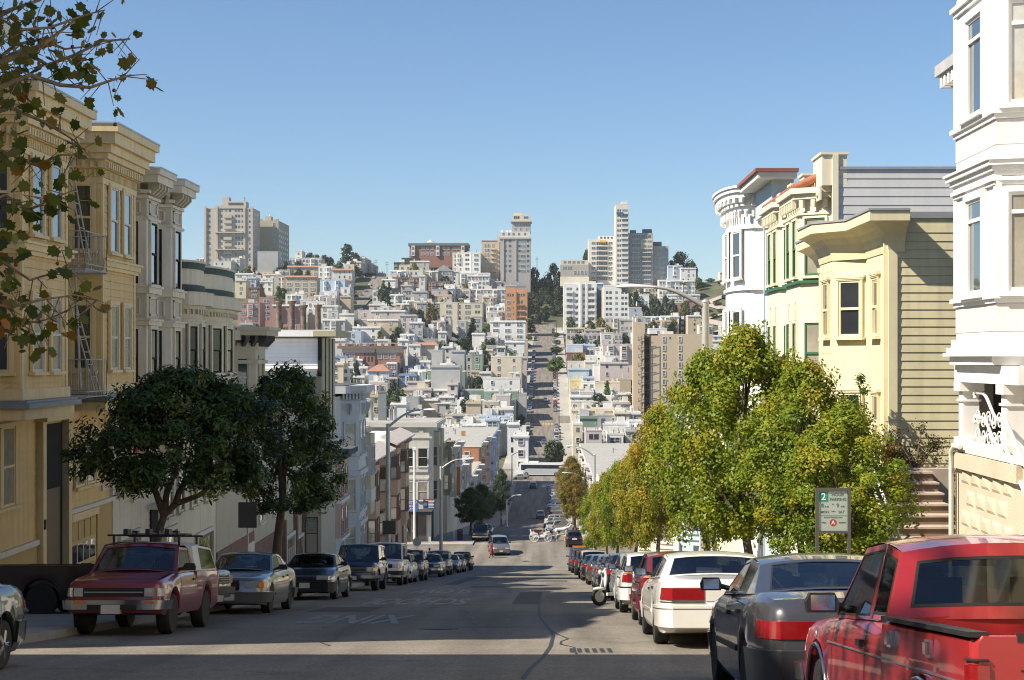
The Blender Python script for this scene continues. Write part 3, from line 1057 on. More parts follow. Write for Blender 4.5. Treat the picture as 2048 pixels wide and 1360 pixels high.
for s in(84.2,85.6,87.0):
 b.box("panel_batten",s,s+.22,.95,1.0,-4.5,1.05,M_DARK)
 b.box("front_panel",s-1.0,s-.05,.95,.98,-4.5,1.05,T5)
b.box("roof_slab",82.4,88.8,-9.5,1.75,1.1,1.42,S5)
b.box("roof_fascia",82.35,88.85,.6,1.8,1.12,1.40,T5)
b.box("roof",82.45,88.75,-9.4,1.7,1.422,1.46,M_ROOF)
RUST=mat("rusty_sheet",(0.20,0.15,0.12),rough=0.6,var=0.6,scale=5.0,metal=.3)
for i,(x,yt)in enumerate([(558,603),(584,601),(607,610),(636,609)]):
 v=P(x,yt,85.5)
 mb=MB()
 mb.lathe([(.15,0),(.16,(v.z-1.46)*.5),(.15,v.z-1.46-.2),(.24,v.z-1.46-.06),(.25,v.z-1.46),(.17,v.z-1.46)],(v.x,v.y,1.455),12)
 o=mb.build("chimney_pipe",RUST)
 tag(o,["leftmost rusty chimney pipe on the flat white roof","second and tallest rusty chimney pipe on the flat white roof","third, thinner rusty chimney pipe on the flat white roof","rightmost rusty chimney pipe with a bulge on the flat white roof"][i],"chimney","rusty chimney pipes on the boarded house")
PK=mat("paint_pink",(0.50,0.36,0.31),rough=0.7,var=0.06,streak=0.15)
b=Bld("terrace_house","pink house with dark roof edge behind the second dark tree",-1,88.5,95.6)
b.box("wall",88.5,95.6,-13,0,b.zg,-5.6,PK)
fp=[(89.6,0),(90.6,.95),(94.0,.95),(94.8,0)]
b.prism("bay",fp,-10.5,-5.6,PK)
cornice(b,"bay_cornice",fp,[(-5.9,-5.6,.2),(-5.6,-5.3,.55)],M_ROOFD)
cornice(b,"belt_moulding",fp,[(-8.4,-8.2,.1),(-10.6,-10.4,.12)],M_OFFW)
for z in(-7.9,-10.2):
 for t in(.25,.75):
  b.win(fp[1],fp[2],t,z,.8,1.5,PK)
b.box("roof",88.5,95.6,-13,.1,-5.6,-5.45,M_ROOFD)
for s in(89.5,91.5,93.5):
 b.win((s-.5,0),(s+.5,0),.5,-12.6,.7,1.5,PK)
W6=mat("paint_pale_grey",(0.55,0.57,0.57),rough=0.65,var=0.06,streak=0.15)
b=Bld("victorian_house","pale grey three-storey house with dentilled cornice and tall bay",-1,95.7,105.2)
b.box("wall",95.7,105.2,-13,0,b.zg,-2.4,W6)
b.box("cornice",95.6,105.3,-13,.6,-2.2,-1.75,W6)
b.box("roof",95.7,105.2,-12.9,.5,-1.748,-1.7,M_ROOFD)
fp=[(98.0,0),(98.9,1.0),(102.6,1.0),(103.5,0)]
b.prism("bay",fp,-12.6,-2.4,W6)
cornice(b,"bay_cornice",fp,[(-2.9,-2.7,.1),(-2.25,-2.1,.4),(-2.1,-1.74,.55)],W6)
for(p,q)in zip(off(fp,.12),off(fp,.12)[1:]):
 dentils(b,p,q,-2.6,-2.26,.11,.22,.16,W6)
 dentils(b,p,q,-3.6,-2.9,.16,1.1,.26,W6,"bracket",each=True)
for z in(-6.1,-9.6,-12.3):
 b.win(fp[1],fp[2],.3,z,1.1,2.0,W6,pane=M_BLIND)
 b.win(fp[1],fp[2],.76,z,1.0,2.0,W6,pane=M_CURT)
 b.win(fp[0],fp[1],.5,z,.8,2.0,W6,pane=M_BLIND)
cornice(b,"belt_moulding",fp,[(-6.4,-6.2,.1),(-7.4,-7.1,.16),(-9.9,-9.7,.1),(-10.6,-10.3,.14),(-12.8,-12.6,.14)],W6)
b.box("side_wall_strip",95.6,95.7,-3,-.02,b.zg,-2.4,M_OFFW)
for s in(97,100.5,103.6):
 b.win((s-.5,0),(s+.5,0),.5,-14.2,.8,1.6,W6)
CR7=mat("paint_butter",(0.56,0.48,0.33),rough=0.7,var=0.06,streak=0.12)
b=Bld("terrace_house","butter-coloured narrow house with boxed bay between grey and peach houses",-1,105.3,110.4)
b.box("wall",105.3,110.4,-13,0,b.zg,-5.2,CR7)
b.box("cornice",105.3,110.4,-13,.5,-5.2,-4.8,CR7)
fp=[(106.0,0),(106.4,.9),(108.9,.9),(109.3,0)]
b.prism("bay",fp,-10.6,-5.2,CR7)
for z in(-7.9,):
 b.win(fp[1],fp[2],.3,z,.7,1.9,W6)
 b.win(fp[1],fp[2],.72,z,.7,1.9,W6)
 b.win(fp[0],fp[1],.5,z,.5,1.9,W6)
cornice(b,"raised_panel",fp,[(-9.8,-8.9,.06)],M_OFFW)
b.box("roof",105.3,110.4,-12.9,.4,-4.798,-4.75,M_ROOF)
mb=MB()
for k in range(16):
 z=-12.4-k*.2
 mb.box(-10.44,-10.3,107.2,107.6,z,z+.16)
mb.build("quoin_column",M_OFFW,b.root)
PE=mat("paint_peach",(0.56,0.38,0.25),rough=0.7,var=0.06,streak=0.12)
PEB=mat("paint_peach_brown",(0.28,0.17,0.11),rough=0.7,var=0.08)
TILE=mat("clay_tile_bleached",(0.62,0.55,0.48),rough=0.8,var=0.25,scale=4)
for(s0,s1,zt,lab)in[(110.5,126.4,-6.9,"peach house with pale tiled roof edge, upper of the two"),(126.5,143.6,-6.6,"peach corner house with brown window frames and pale tiled roof edge")]:
 b=Bld("terrace_house",lab,-1,s0,s1)
 b.box("wall",s0,s1,-13,0,b.zg,zt-.4,PE)
 b.box("roof",s0,s1,-12.9,0,zt-.4,zt-.1,M_OFFW)
 r=MB()
 for k in range(int((s1-s0)/.8)):
  s=s0+.2+k*.8
  r.add([b.W(s,.75,zt-.35),b.W(s+.72,.75,zt-.35),b.W(s+.72,-.6,zt+.25),b.W(s,-.6,zt+.25),b.W(s,.75,zt-.48),b.W(s+.72,.75,zt-.48),b.W(s+.72,-.6,zt+.1),b.W(s,-.6,zt+.1)],[(0,1,2,3),(4,5,1,0),(0,3,7,4),(1,5,6,2)])
 r.build("tile_course",TILE,b.root)
 for(a,c)in[(s0+1.5,s0+5.0),(s0+9.0,s0+12.8)]:
  fp=[(a,0),(a+.5,.6),(c-.5,.6),(c,0)]
  b.prism("bay",fp,zt-7.6,zt-.5,PE)
  cornice(b,"bay_cornice",fp,[(zt-.75,zt-.45,.25)],PEB)
  cornice(b,"bay_base",fp,[(zt-7.9,zt-7.6,-.12)],PE)
  for z in(zt-3.3,zt-6.6):
   b.win(fp[0],fp[1],.5,z,.65,1.9,PEB,pane=M_BLIND)
   b.win(fp[1],fp[2],.5,z,1.1,1.9,PEB,pane=M_BLIND)
 for k in range(3):
  s=s0+2.5+k*5
  b.win((s-.5,0),(s+.5,0),.5,zt-10.3,.9,2.0,PEB)
 b.box("door",s0+6.4,s0+7.6,0,.06,b.zg,zt-8.4,M_DARK)
 # ---- beyond the crossing, left: the cream corner building with roof plant
CW=mat("paint_grey_cream",(0.58,0.56,0.49),rough=0.7,var=0.06,streak=0.15)
CW2=mat("paint_olive_cream",(0.44,0.40,0.29),rough=0.7,var=0.06,streak=0.15)
b=Bld("corner_building","grey-cream corner building with bays, ornate frieze and roof chimneys past the crossing",-1,172.4,186,cat="building")
xl=-34.0
b.box("wall",172.6,186,-24,0,b.zg,-7.6,CW)
for(x0,x1)in[(-13.6,-10.6),(-19.5,-16.0),(-25.5,-22)]:
 mb=MB()
 mb.prism([(x0-.5,172.6),(x0,171.7),(x1,171.7),(x1+.4,172.6)],-16.6,-8.2)
 mb.build("bay",CW,b.root)
 for z in(-11.9,-15.6):
  window(b.root,((x0+x1)/2-.78,171.69,z),(0,-1),1.05,2.0,CW,pane=M_PANE if z>-13 else M_CURT)
  window(b.root,((x0+x1)/2+.82,171.69,z),(0,-1),1.05,2.0,CW,pane=M_PANE if z>-13 else M_CURT)
 mb=MB()
 for(za,zb,e)in((-12.5,-12.2,.12),(-13.3,-13.1,.1),(-16.8,-16.5,.1),(-8.8,-8.6,.1)):
  mb.box(x0-.3-e,x1+.2+e,171.7-e,172.2,za,zb)
 mb.build("belt_moulding",CW,b.root)
fp=[(173.2,0),(173.6,.8),(176.0,.8),(176.4,0)]
b.prism("bay",fp,-16.6,-8.2,CW2)
fp2=[(179.0,0),(179.5,.8),(182.6,.8),(183,0)]
b.prism("bay",fp2,-16.6,-8.2,CW2)
for f in(fp,fp2):
 for z in(-11.9,-15.6):
  b.win(f[1],f[2],.5,z,1.2,2.1,CW2,pane=M_PANE)
  b.win(f[0],f[1],.5,z,.5,2.1,CW2,pane=M_PANE)
b.box("frieze",172.0,186.1,-24.2,.25,-8.3,-7.6,CW)
b.box("cornice",171.6,186.2,-24.4,.75,-7.6,-7.15,CW)
b.box("roof",171.8,186,-24.2,.6,-7.148,-7.1,M_ROOF)
mb=MB()
for k in range(9):
 x=-11.5-k*2.4
 mb.box(x-.25,x+.25,171.75,172.0,-8.25,-7.62)
mb.build("frieze_ornament",W4,b.root)
b.box("shop_recess_shade",173.5,176.5,-.3,.02,b.zg,-17.0,M_DARK)  # dark slab instead of a hollow; the shade is its colour
mb=MB()
mb.box(-22,-11,172.5,172.58,-20.5,-17.2)
mb.build("shop_window",M_PANE,b.root)
mb=MB()
mb.box(-22.2,-10.4,171.6,172.6,-17.15,-16.85)
mb.build("shop_awning",M_ROOFD,b.root)
for k,x in enumerate((-12.5,-15.2,-18.0)):
 mb=MB()
 mb.box(x-.15,x+.15,172.3,172.58,-20.5,-17.2)
 mb.build("pier",CW2,b.root)
for i,(x,w,yt,yb)in enumerate([(743,8,797,826),(765,16,785,834),(770,8,812,842),(783,6,813,840),(791,5,812,838)]):
 v,u=P(x,yt,178),P(x,yb,178)
 mb=MB()
 r=w/2/FOC*178
 if i==1:
  mb.box(v.x-r,v.x+r,v.y-r*.7,v.y+r*.7,-7.11,v.z)
  mb.box(v.x-r*1.1,v.x+r*1.1,v.y-r*.8,v.y+r*.8,v.z,v.z+.12)
 else:
  mb.lathe([(r,0),(r,v.z+7.11-.3),(r*1.5,v.z+7.11-.28),(r*1.5,v.z+7.11)],(v.x,v.y,-7.11),10)
 mb.build("chimney",[M_METAL,M_METAL][0] if i!=1 else mat("slate_chimney",(.2,.22,.23),rough=.6),b.root)
BL=mat("banner_blue",(0.08,0.16,0.42),rough=0.6,var=0.06)
BL2=mat("banner_navy",(0.03,0.05,0.16),rough=0.6,var=0.06)
M_LETO=mat("letter_orange",(0.75,0.42,0.25),var=.05)
M_LETW=mat("letter_white",(0.72,0.73,0.75),var=.05)
def put_text(parent,body,size,pos,m,bold=True,name="lettering",nrm=(0,-1),ext=.004,sx=1.0):
 me=text_mesh(body,size,bold,ext)
 me.materials.append(m)
 ang=math.atan2(nrm[0],-nrm[1])
 mx=Matrix.Translation(Vector(pos))@Matrix.Rotation(ang,4,'Z')@Matrix.Rotation(math.radians(90),4,'X')@Matrix.Diagonal((sx,1,1,1))
 return link(name,me,parent,mx)
v=P(820,1011,171.2)
t=thing("shop_banner","bright blue shop banner with orange and white lettering on the far corner","banner",(v.x,v.y,v.z-.8))
mb=MB()
mb.box(v.x-1.05,v.x+.92,171.15,171.25,v.z-.62,v.z+.62)
mb.build("board",BL,t)
put_text(t,"BERETTA",.42,(v.x,171.14,v.z+.3),M_LETO)
put_text(t,"BAKERY",.24,(v.x-.1,171.14,v.z-.08),M_LETW)
put_text(t,"& TOLY",.24,(v.x-.1,171.14,v.z-.36),M_LETW)
v=P(859,1008,171.2)
t=thing("shop_banner","navy projecting shop sign with round emblem and five white lines","banner",(v.x,v.y,v.z-.8))
mb=MB()
mb.box(v.x-.68,v.x+.66,171.15,171.22,v.z-.52,v.z+.54)
mb.build("board",BL2,t)
mb=MB()
mb.lathe([(.2,0),(.2,.02)],(v.x-.45,171.13,v.z-.05),14,axis='Y')
mb.build("emblem",mat("emblem_green",(.10,.2,.2)),t)
mb=MB()
for k in range(5):
 mb.box(v.x-.12,v.x+.5-.08*(k%2),171.14,171.149,v.z+.22-k*.15,v.z+.29-k*.15)
mb.build("lettering",M_LETW,t)
mb=MB()
mb.box(v.x-.45,v.x+.55,171.14,171.149,v.z+.36,v.z+.44)
mb.build("lettering",M_LETO,t)
# ---- rest of the left side down to the avenue
OL=mat("paint_olive_dark",(0.26,0.24,0.17),rough=0.7,var=0.08,streak=.15)
LAV=mat("paint_lavender_grey",(0.50,0.48,0.47),rough=0.7,var=0.06,streak=.1)
BLUEH=mat("paint_powder_blue",(0.38,0.46,0.58),rough=0.7,var=0.06,streak=.1)
BRK=mat("brick_rust",(0.42,0.20,0.11),rough=0.85,var=0.16,scale=3)
def row_house(s0,s1,zt,m,lab,side=-1,bays=1,depth=15,tm=None,roof=None,nwin=2,storeys=3,name="terrace_house",group="houses past the first crossing"):
 b=Bld(name,lab,side,s0,s1,group=group)
 tm=tm or m
 b.box("wall",s0,s1,-depth,0,b.zg,zt-.5,m)
 b.box("cornice",s0-.1,s1+.1,-depth,.5,zt-.5,zt,tm)
 b.box("roof",s0,s1,-depth+.1,.35,zt+.002,zt+.05,roof or M_ROOF)
 L=s1-s0
 for k in range(bays):
  c=s0+L*(k+.5)/bays
  w=min(3.4,L/bays*.6)
  fp=[(c-w/2,0),(c-w/2+.5,.9),(c+w/2-.5,.9),(c+w/2,0)]
  b.prism("bay",fp,zt-3.1*(storeys-1)-.4,zt-.5,m)
  cornice(b,"bay_cornice",fp,[(zt-.7,zt-.35,.3),(zt-.35,zt-.02,.48)],tm)
  for j in range(storeys-1):
   z=zt-2.8-j*3.1
   b.win(fp[1],fp[2],.5,z,min(1.3,w-1.4),1.8,tm)
   b.win(fp[0],fp[1],.5,z,.6,1.8,tm)
   cornice(b,"belt_moulding",fp,[(z-.4,z-.2,.1)],tm)
 x=b.side*(b.line+2.5)
 for j in range(storeys):
  for k in range(nwin):
   window(b.root,(b.side*(b.line+2.2+k*3.4),s0-.003,zt-2.9-j*3.1),(0,-1),.9,1.5,tm)
 for k in range(3):
  u=RND.uniform(-depth+2,-1)
  s=RND.uniform(s0+1,s1-1)
  mb=MB()
  p=b.W(s,u,zt)
  h=RND.uniform(.6,1.6)
  if k:mb.lathe([(.12,0),(.12,h-.2),(.2,h-.18),(.2,h)],(p.x,p.y,zt),8)
  else:mb.box(p.x-.4,p.x+.4,p.y-.3,p.y+.3,zt,zt+h)
  mb.build("chimney",M_METAL if k else m,b.root)
 return b
row_house(186.2,200,-10.2,OL,"olive house with black awning below the grey-cream corner building",bays=1,nwin=0)
row_house(200.2,222,-11.5,CW,"tall cream house behind the vertical orange sign",bays=2,storeys=3,nwin=0)
row_house(222.2,250,-15.5,LAV,"stone-grey house behind the dark street tree past the crossing",bays=2,storeys=2,nwin=1)
row_house(250.2,290,-19.2,LAV,"lavender-grey house with round bay and flat tan roof past the crossing",bays=3,storeys=2,roof=mat("roof_tan",(.42,.38,.3),rough=.95,var=.15),nwin=2)
row_house(290.2,330,-16.0,BRK,"rust brick house with flat white roof edge above the lavender house",bays=2,storeys=4,tm=M_OFFW,nwin=2)
row_house(330.2,394,-17.5,BLUEH,"powder blue house at the avenue corner, left",bays=2,storeys=4,nwin=2)
v=P(917,960,203)
t=thing("vertical_sign","narrow vertical orange sign hung from a house past the crossing","sign",(v.x,203,v.z-2.5))
mb=MB()
mb.box(v.x-.22,v.x+.22,202.6,202.9,v.z-1.9,v.z+1.75)
mb.build("board",mat("sign_orange",(.50,.2,.07)),t)
mb=MB()
mb.box(v.x-.25,v.x+.25,202.55,202.95,v.z+1.752,v.z+1.95)
mb.build("cap",M_WHITE,t)
# ------------------------------------------------------------------ right side
W0=mat("paint_bright_white",(0.80,0.79,0.76),rough=0.55,var=0.05,streak=0.14)
W0P=mat("paint_blush_panel",(0.66,0.62,0.57),rough=0.6,var=0.04)
STUC=mat("stucco_buff",(0.50,0.44,0.33),rough=0.9,var=0.12,bump=.4,bscale=25)
STEPM=mat("concrete_stair",(0.46,0.38,0.30),rough=0.9,var=0.2,scale=3)
SHADEIN=mat("porch_grey",(0.40,0.39,0.37),rough=0.8,var=0.06)  # shade inside the porch put into this grey; the steps share it
b=Bld("victorian_house","bright white Victorian house with tall bay and columned porch at the right edge",1,17.5,27.9)
b.box("wall",17.5,27.6,-11,0,.12,8.6,W0)
fp=[(24.45,0),(24.8,1.0),(27.25,1.0),(27.6,0)]
b.prism("bay",fp,.16,8.5,W0)
for z,h in((3.98,1.62),(1.04,1.56)):
 b.win(fp[0],fp[1],.5,z,.7,h,W0,tw=.09,dep=.09,rail=.78 if z>3 else .8,pane=M_BLIND if z>3 else M_CURT)
 b.win(fp[1],fp[2],.45,z,.95,h,W0,tw=.12,dep=.09,rail=.78,pane=M_PANEB)
cornice(b,"belt_moulding",fp,[(2.86,2.94,.05),(2.94,3.02,.10),(3.02,3.1,.16),(3.1,3.14,.2)],W0)
cornice(b,"belt_moulding",fp,[(3.76,3.84,.05),(3.84,3.92,.1),(.86,.93,.05),(.93,1.0,.1)],W0)
cornice(b,"spandrel",fp,[(3.36,3.75,.012),(.42,.85,.012)],W0P)
cornice(b,"window_head",fp,[(5.86,5.94,.05),(5.94,6.02,.1),(2.72,2.78,.05),(2.78,2.84,.09)],W0)
cornice(b,"bay_base",fp,[(.02,.08,.2),(.08,.16,.15),(.16,.3,.08),(-.12,.02,.1)],W0)
cornice(b,"bay_cornice",fp,[(6.3,6.45,.1),(6.75,7.0,.5),(7.0,7.3,.62)],W0)
for(p,q)in zip(off(fp,.05),off(fp,.05)[1:]):
 dentils(b,p,q,6.4,6.75,.13,.3,.42,W0,"bracket",each=True)
for(s,o)in((24.8,1.0),(27.25,1.0)):
 for z0,z1 in((1.0,2.86),(3.92,5.94)):
  b.box("corner_pilaster",s-.09,s+.09,o-.06,o+.03,z0,z1,W0)
b.box("cornice",17.4,27.7,-11,.4,8.6,9.2,W0)
e=b.box("eave",27.5,29.0,-9,.95,5.15,5.35,mat("eave_grey",(.42,.42,.42)))
for k in range(5):
 b.box("bracket",27.65+k*.26,27.77+k*.26,.45,.9,4.92,5.148,W0,e)
b.box("rear_wing_wall",27.61,28.9,-9,0,-4,5.14,W0)
b.box("porch_base",21.5,27.5,-5,.95,b.zg,-1.62,STUC)
b.box("porch_back_wall",22.6,27.58,-3.2,-3.0,-1.6,.11,SHADEIN)
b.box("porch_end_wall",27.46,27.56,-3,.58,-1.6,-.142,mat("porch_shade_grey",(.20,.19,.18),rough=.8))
b.box("porch_door",27.40,27.458,-.5,.3,-1.5,-.3,M_DARK)
b.box("porch_floor",23.4,27.6,-4,1.0,-1.615,-1.5,W0P)
b.box("lintel",23.8,27.55,.72,.96,-.42,-.13,W0)
b.box("porch_ceiling",22.5,27.5,-3,.7,-.14,-.121,SHADEIN)
for s in(24.62,27.2):
 c=b.box("column",s,s+.28,.62,.9,-1.5,-.44,W0)
 b.box("capital",s-.07,s+.35,.55,.97,-.58,-.425,W0,c)
 b.box("capital",s-.03,s+.31,.59,.93,-.76,-.72,W0,c)
 b.box("plinth",s-.07,s+.35,.55,.97,-1.62,-1.38,W0,c)
bal=thing("balustrade","white scrolled iron balustrade between the porch columns","balustrade",(b.side*(b.line-.76),26,-1.5))
mb=MB()
xo=b.side*(b.line-.76)
mb.box(xo-.03,xo+.03,24.9,27.2,-1.5,-1.44)
mb.build("bottom_rail",W0,bal)
for top in(0.0,-.42):
 mb=MB()
 pts=[]
 for i in range(13):
  t=i/12
  y=lerp(24.9,26.75,t)
  z=-1.02+.42*sstep((t-.35)/.5)*1.0+top
  pts.append((xo,y,z))
 pts+=[(xo,26.9,pts[-1][2]+.03),(xo,27.0,pts[-1][2]-.03),(xo,26.92,pts[-1][2]-.1)]
 mb.tube(pts,.03,6)
 mb.build("top_rail",W0,bal)
r9=random.Random(3)
for k in range(12):
 cx,cz=lerp(25.0,26.9,(k%6+.5)/6),-1.33+.3*(k//6)
 mb=MB()
 pts=[]
 for i in range(17):
  t=i/16
  a=t*math.pi*3.2*(1 if k%2 else-1)
  r=.15*(1-t*.75)
  pts.append((xo,cx+r*math.cos(a),cz+r*math.sin(a)))
 mb.tube(pts,.013,5)
 mb.build("scroll",W0,bal)
ston=mat("cast_stone_relief",(0.54,0.47,0.35),rough=0.9,var=0.15,bump=.5,bscale=18)
for j in range(8):
 for i in range(5):
  s,z=24.1+i*.62+(.3 if j%2 else 0),-2.15-j*.36
  if s>26.7:continue
  mb=MB()
  x0=b.side*(b.line-.95)
  d=-.03 if b.side>0 else .03
  mb.add([(x0,s,z),(x0,s+.5,z),(x0,s+.5,z+.26),(x0,s,z+.26),(x0+d,s+.06,z+.05),(x0+d,s+.44,z+.05),(x0+d*1.6,s+.3,z+.2),(x0+d,s+.1,z+.2)],[(4,7,6,5),(0,4,5,1),(1,5,6,2),(2,6,7,3),(3,7,4,0)])
  mb.build("relief_stone",ston,b.root)
b.box("wall_cap",23.6,27.5,.9,1.05,-1.9,-1.63,STUC)
for(o,s)in((1.0,27.42),(1.06,27.25)):
 mb=MB()
 x0=b.side*(b.line-o-.04)
 mb.tube([(x0,s-.6,-1.52),(x0,s-.2,-1.52),(x0,s,-1.62),(x0,s,-1.9),(x0,s,b.zg)],.035,8)
 mb.build("conduit",M_OFFW,b.root)
for k in range(15):
 s1=24.3-k*.29
 b.box("step",s1-.3,s1,-1.2,.93,-1.62-(k+1)*.18,-1.62-k*.18,SHADEIN)
for(off_,lab)in((0,"upper"),(.42,"lower")):
 mb=MB()
 x0=b.side*(b.line-.98)
 mb.tube([(x0,24.55,-.98-off_),(x0,24.35,-1.0-off_),(x0,20.2,-3.55-off_)],.035,8)
 mb.build("handrail",W0,b.root)
for s in(23.3,21.6):
 mb=MB()
 z=-1.0-(24.35-s)*.614
 mb.tube([(b.side*(b.line-.98),s,z-.75),(b.side*(b.line-.98),s,z)],.03,6)
 mb.build("handrail_post",W0,b.root)
st=thing("garden_stair","weathered brown steps with white pipe rails between the white and yellow houses","stairs",(9.6,31,-5.2))
for k in range(12):
 y,z=29.2+k*.42,-4.55+k*.19
 mb=MB()
 mb.box(9.1,10.7,y,36,z-.19-(.9 if k==0 else 0),z-.04)
 o=mb.build("step",mat("brown_riser",(.22,.15,.11),rough=.9,var=.2),st)
 mb=MB()
 mb.box(9.08,10.72,y-.04,y+.44,z-.039,z)
 mb.build("tread",STEPM,o)
for dz_ in(0.85,0.5):
 mb=MB()
 mb.tube([(9.08,29.0,-4.6+dz_),(9.08,34.3,-2.2+dz_)],.03,6)
 mb.build("handrail",W0,st)
for y in(29.1,30.8,32.5,34.2):
 mb=MB()
 mb.tube([(9.08,y,-4.75+(y-29)*.452),(9.08,y,-3.75+(y-29)*.452)],.028,6)
 mb.build("handrail_post",W0,st)
mb=MB()
mb.box(9.1,11.9,34.26,36.0,-5.8,-2.42)
mb.build("landing",STEPM,st)
po=thing("flower_pot","terracotta pot at the top of the brown garden stair","pot",(10.05,34.9,-2.42))
mb=MB()
mb.lathe([(.17,0),(.25,.38),(.27,.38),(.27,.46),(.22,.46)],(10.05,34.9,-2.42),14)
mb.build("bowl",mat("terracotta",(.38,.13,.06),rough=.85,var=.1),po)
mb=MB()
mb.lathe([(.2,.4),(.2,.42)],(10.05,34.9,-2.42),12)
mb.build("soil",mat("soil",(.05,.035,.025),rough=.95),po)
Y1=mat("paint_pale_yellow",(0.72,0.64,0.42),rough=0.65,var=0.06,streak=0.16)
Y1S=mat("paint_olive_boards",(0.62,0.56,0.36),rough=0.7,var=0.09,streak=0.22)
b=Bld("bay_house","pale yellow house with wide angled bay and olive boarded side wall",1,35.0,44.2,line=10.05)
b.box("wall",35.04,44.2,-12,0,b.zg,3.1,Y1S)
b.box("front_wall",35.06,44.2,0,.03,b.zg,3.0,Y1)
siding(b.root,b.xy(35.04,-6.5),b.xy(35.04,-.14),(0,-1),-3.3,3.1,.19,Y1S)
b.box("corner_board",34.98,35.1,-.14,.05,-5.5,3.1,Y1)
fp=[(37.6,0),(38.3,.7),(40.1,.7),(40.8,0)]
b.prism("bay",fp,b.zg,3.05,Y1)
for z,h in((.5,1.35),(-2.2,1.35)):
 b.win(fp[0],fp[1],.48,z,.62,h,Y1,tw=.06,pane=M_PANE,hood=.03)
 b.win(fp[1],fp[2],.45,z,.75,h,Y1,tw=.06,pane=M_PANE,hood=.03)
 b.win((35.9,.03),(36.9,.03),.5,z,.7,h,Y1,tw=.06,pane=M_CURT,hood=.03)
fp=[(35.0,-.3),(35.01,0.03),(37.5,.03),(38.3,.7),(40.1,.7),(40.8,0.03),(44.19,.03),(44.2,-.3)]
cove=MB()
lay=[(2.35,.02),(2.55,.06),(2.72,.14),(2.86,.26),(2.96,.42),(3.0,.5)]
for(za,ea),(zb,eb)in zip(lay,lay[1:]):
 A,B_=off(fp,ea),off(fp,eb)
 for i in range(7):
  p,q,r,s=b.W(*A[i],za),b.W(*A[i+1],za),b.W(*B_[i+1],zb),b.W(*B_[i],zb)
  cove.add([p,q,r,s],[(0,1,2,3) if b.side<0 else(3,2,1,0)],0,True)
cove.build("cove",Y1,b.root)
cornice(b,"bay_cornice",fp,[(3.0,3.22,.55)],Y1)
cornice(b,"flashing",fp,[(3.222,3.27,.58)],M_METAL)
b.box("roof",35.0,44.2,-12,.1,3.1,3.24,M_METAL)
sc=mat("stucco_joint",(0.60,0.53,0.34),rough=.8)
for j in range(9):
 z=-1.9+j*.5
 mb=MB()
 P0,P1=b.W(38.35,.703,z),b.W(40.05,.703,z)
 mb.box(P0.x-.002,P0.x+.002,P0.y,P1.y,z,z+.012)
 mb.build("stucco_joint",sc,b.root)
b.box("downpipe",35.12,35.22,.03,.13,b.zg,3.0,Y1)
b.box("garage_door",41.5,43.8,.03,.07,b.zg,-4.4,M_WHITE)
b.box("stoop_wall",34.98,36.0,.05,1.2,b.zg,-4.0,Y1)
C2=mat("paint_mission_cream",(0.74,0.67,0.50),rough=0.65,var=0.04,streak=0.06)
G2=mat("paint_green_trim",(0.025,0.13,0.06),rough=0.5,var=0.1)
GS=mat("paint_grey_boards",(0.54,0.54,0.53),rough=0.7,var=0.06,streak=0.08)
TER=mat("terracotta_tile",(0.34,0.13,0.075),rough=0.85,var=0.2,scale=5)
b=Bld("mission_house","cream mission-style house with green windows, stepped parapet and grey boarded side",1,44.4,53.2)
b.box("wall",44.44,53.2,-12,0,b.zg,5.0,GS)
b.box("front_wall",44.46,53.2,0,.03,b.zg,5.0,C2)
siding(b.root,b.xy(44.42,-6),b.xy(44.42,-.08),(0,-1),2.55,5.3,.25,GS)
b.box("wall_cap",44.36,53,-12,-.05,5.3,5.38,M_METAL)
b.box("wall_upper",44.44,53,-12,-.05,5.0,5.3,GS)
b.box("corner_board",44.34,44.5,-.1,.06,-3,5.72,C2)
for i,(a,c)in enumerate([(45.5,48.1),(49.5,52.1)]):
 fp=[(a-.65,0),(a,.8),(c,.8),(c+.65,0)]
 fp[0]=(max(fp[0][0],44.5),0)
 b.prism("bay",fp,-3.4,4.6,C2)
 for z,h in((2.35,1.65),(-.75,1.75)):
  b.win(fp[0],fp[1],.5,z,.66,h,C2,sm=G2,tw=.06,pane=M_CURT)
  b.win(fp[1],fp[2],.28,z,.72,h,C2,sm=G2,tw=.06,pane=M_PANE)
  b.win(fp[1],fp[2],.75,z,.72,h,C2,sm=G2,tw=.06,pane=M_PANE)
 cornice(b,"green_sill_band",fp,[(2.14,2.22,.1)],G2)
 cornice(b,"bay_cornice",fp,[(4.1,4.2,.08),(4.55,4.7,.2),(4.7,4.86,.3)],C2)
 for(p,q)in zip(off(fp,.1),off(fp,.1)[1:]):
  dentils(b,p,q,4.3,4.52,.12,.34,.12,C2)
 pf,qf=off(fp,.3)[1],off(fp,.3)[2]
 n=9
 for k in range(n):
  s=lerp(pf[0],qf[0],(k+.5)/n)
  A,B_=b.W(s,.96,4.9),b.W(s,.2,5.25)
  mb=MB()
  mb.tube([A,B_],.12,7,smooth=True)
  mb.build("tile",TER,b.root)
 n_=b.nrm(fp[1],fp[2])
 for t in(.28,.75):
  c0=b.W(lerp(fp[1][0],fp[2][0],t),.8)
  for k,(w_,z0,z1)in enumerate([(.8,1.1,1.2),(.6,1.2,1.35),(.36,1.35,1.55),(.14,1.0,1.62)]):
   mb=MB()
   mb.box(c0.x-.02-.004*k,c0.x+.02,c0.y-w_/2,c0.y+w_/2,z0,z1)
   mb.build("stepped_relief",C2 if k<3 else W4,b.root)
for(s0,s1,zt)in[(44.4,45.9,5.72),(47.6,48.4,5.5),(49.9,50.6,5.45),(52.3,53.2,5.4)]:
 b.box("parapet",s0,s1,-.35,.35,4.86,zt,C2)
 b.box("parapet_cap",s0-.05,s1+.05,-.4,.4,zt,zt+.07,C2)
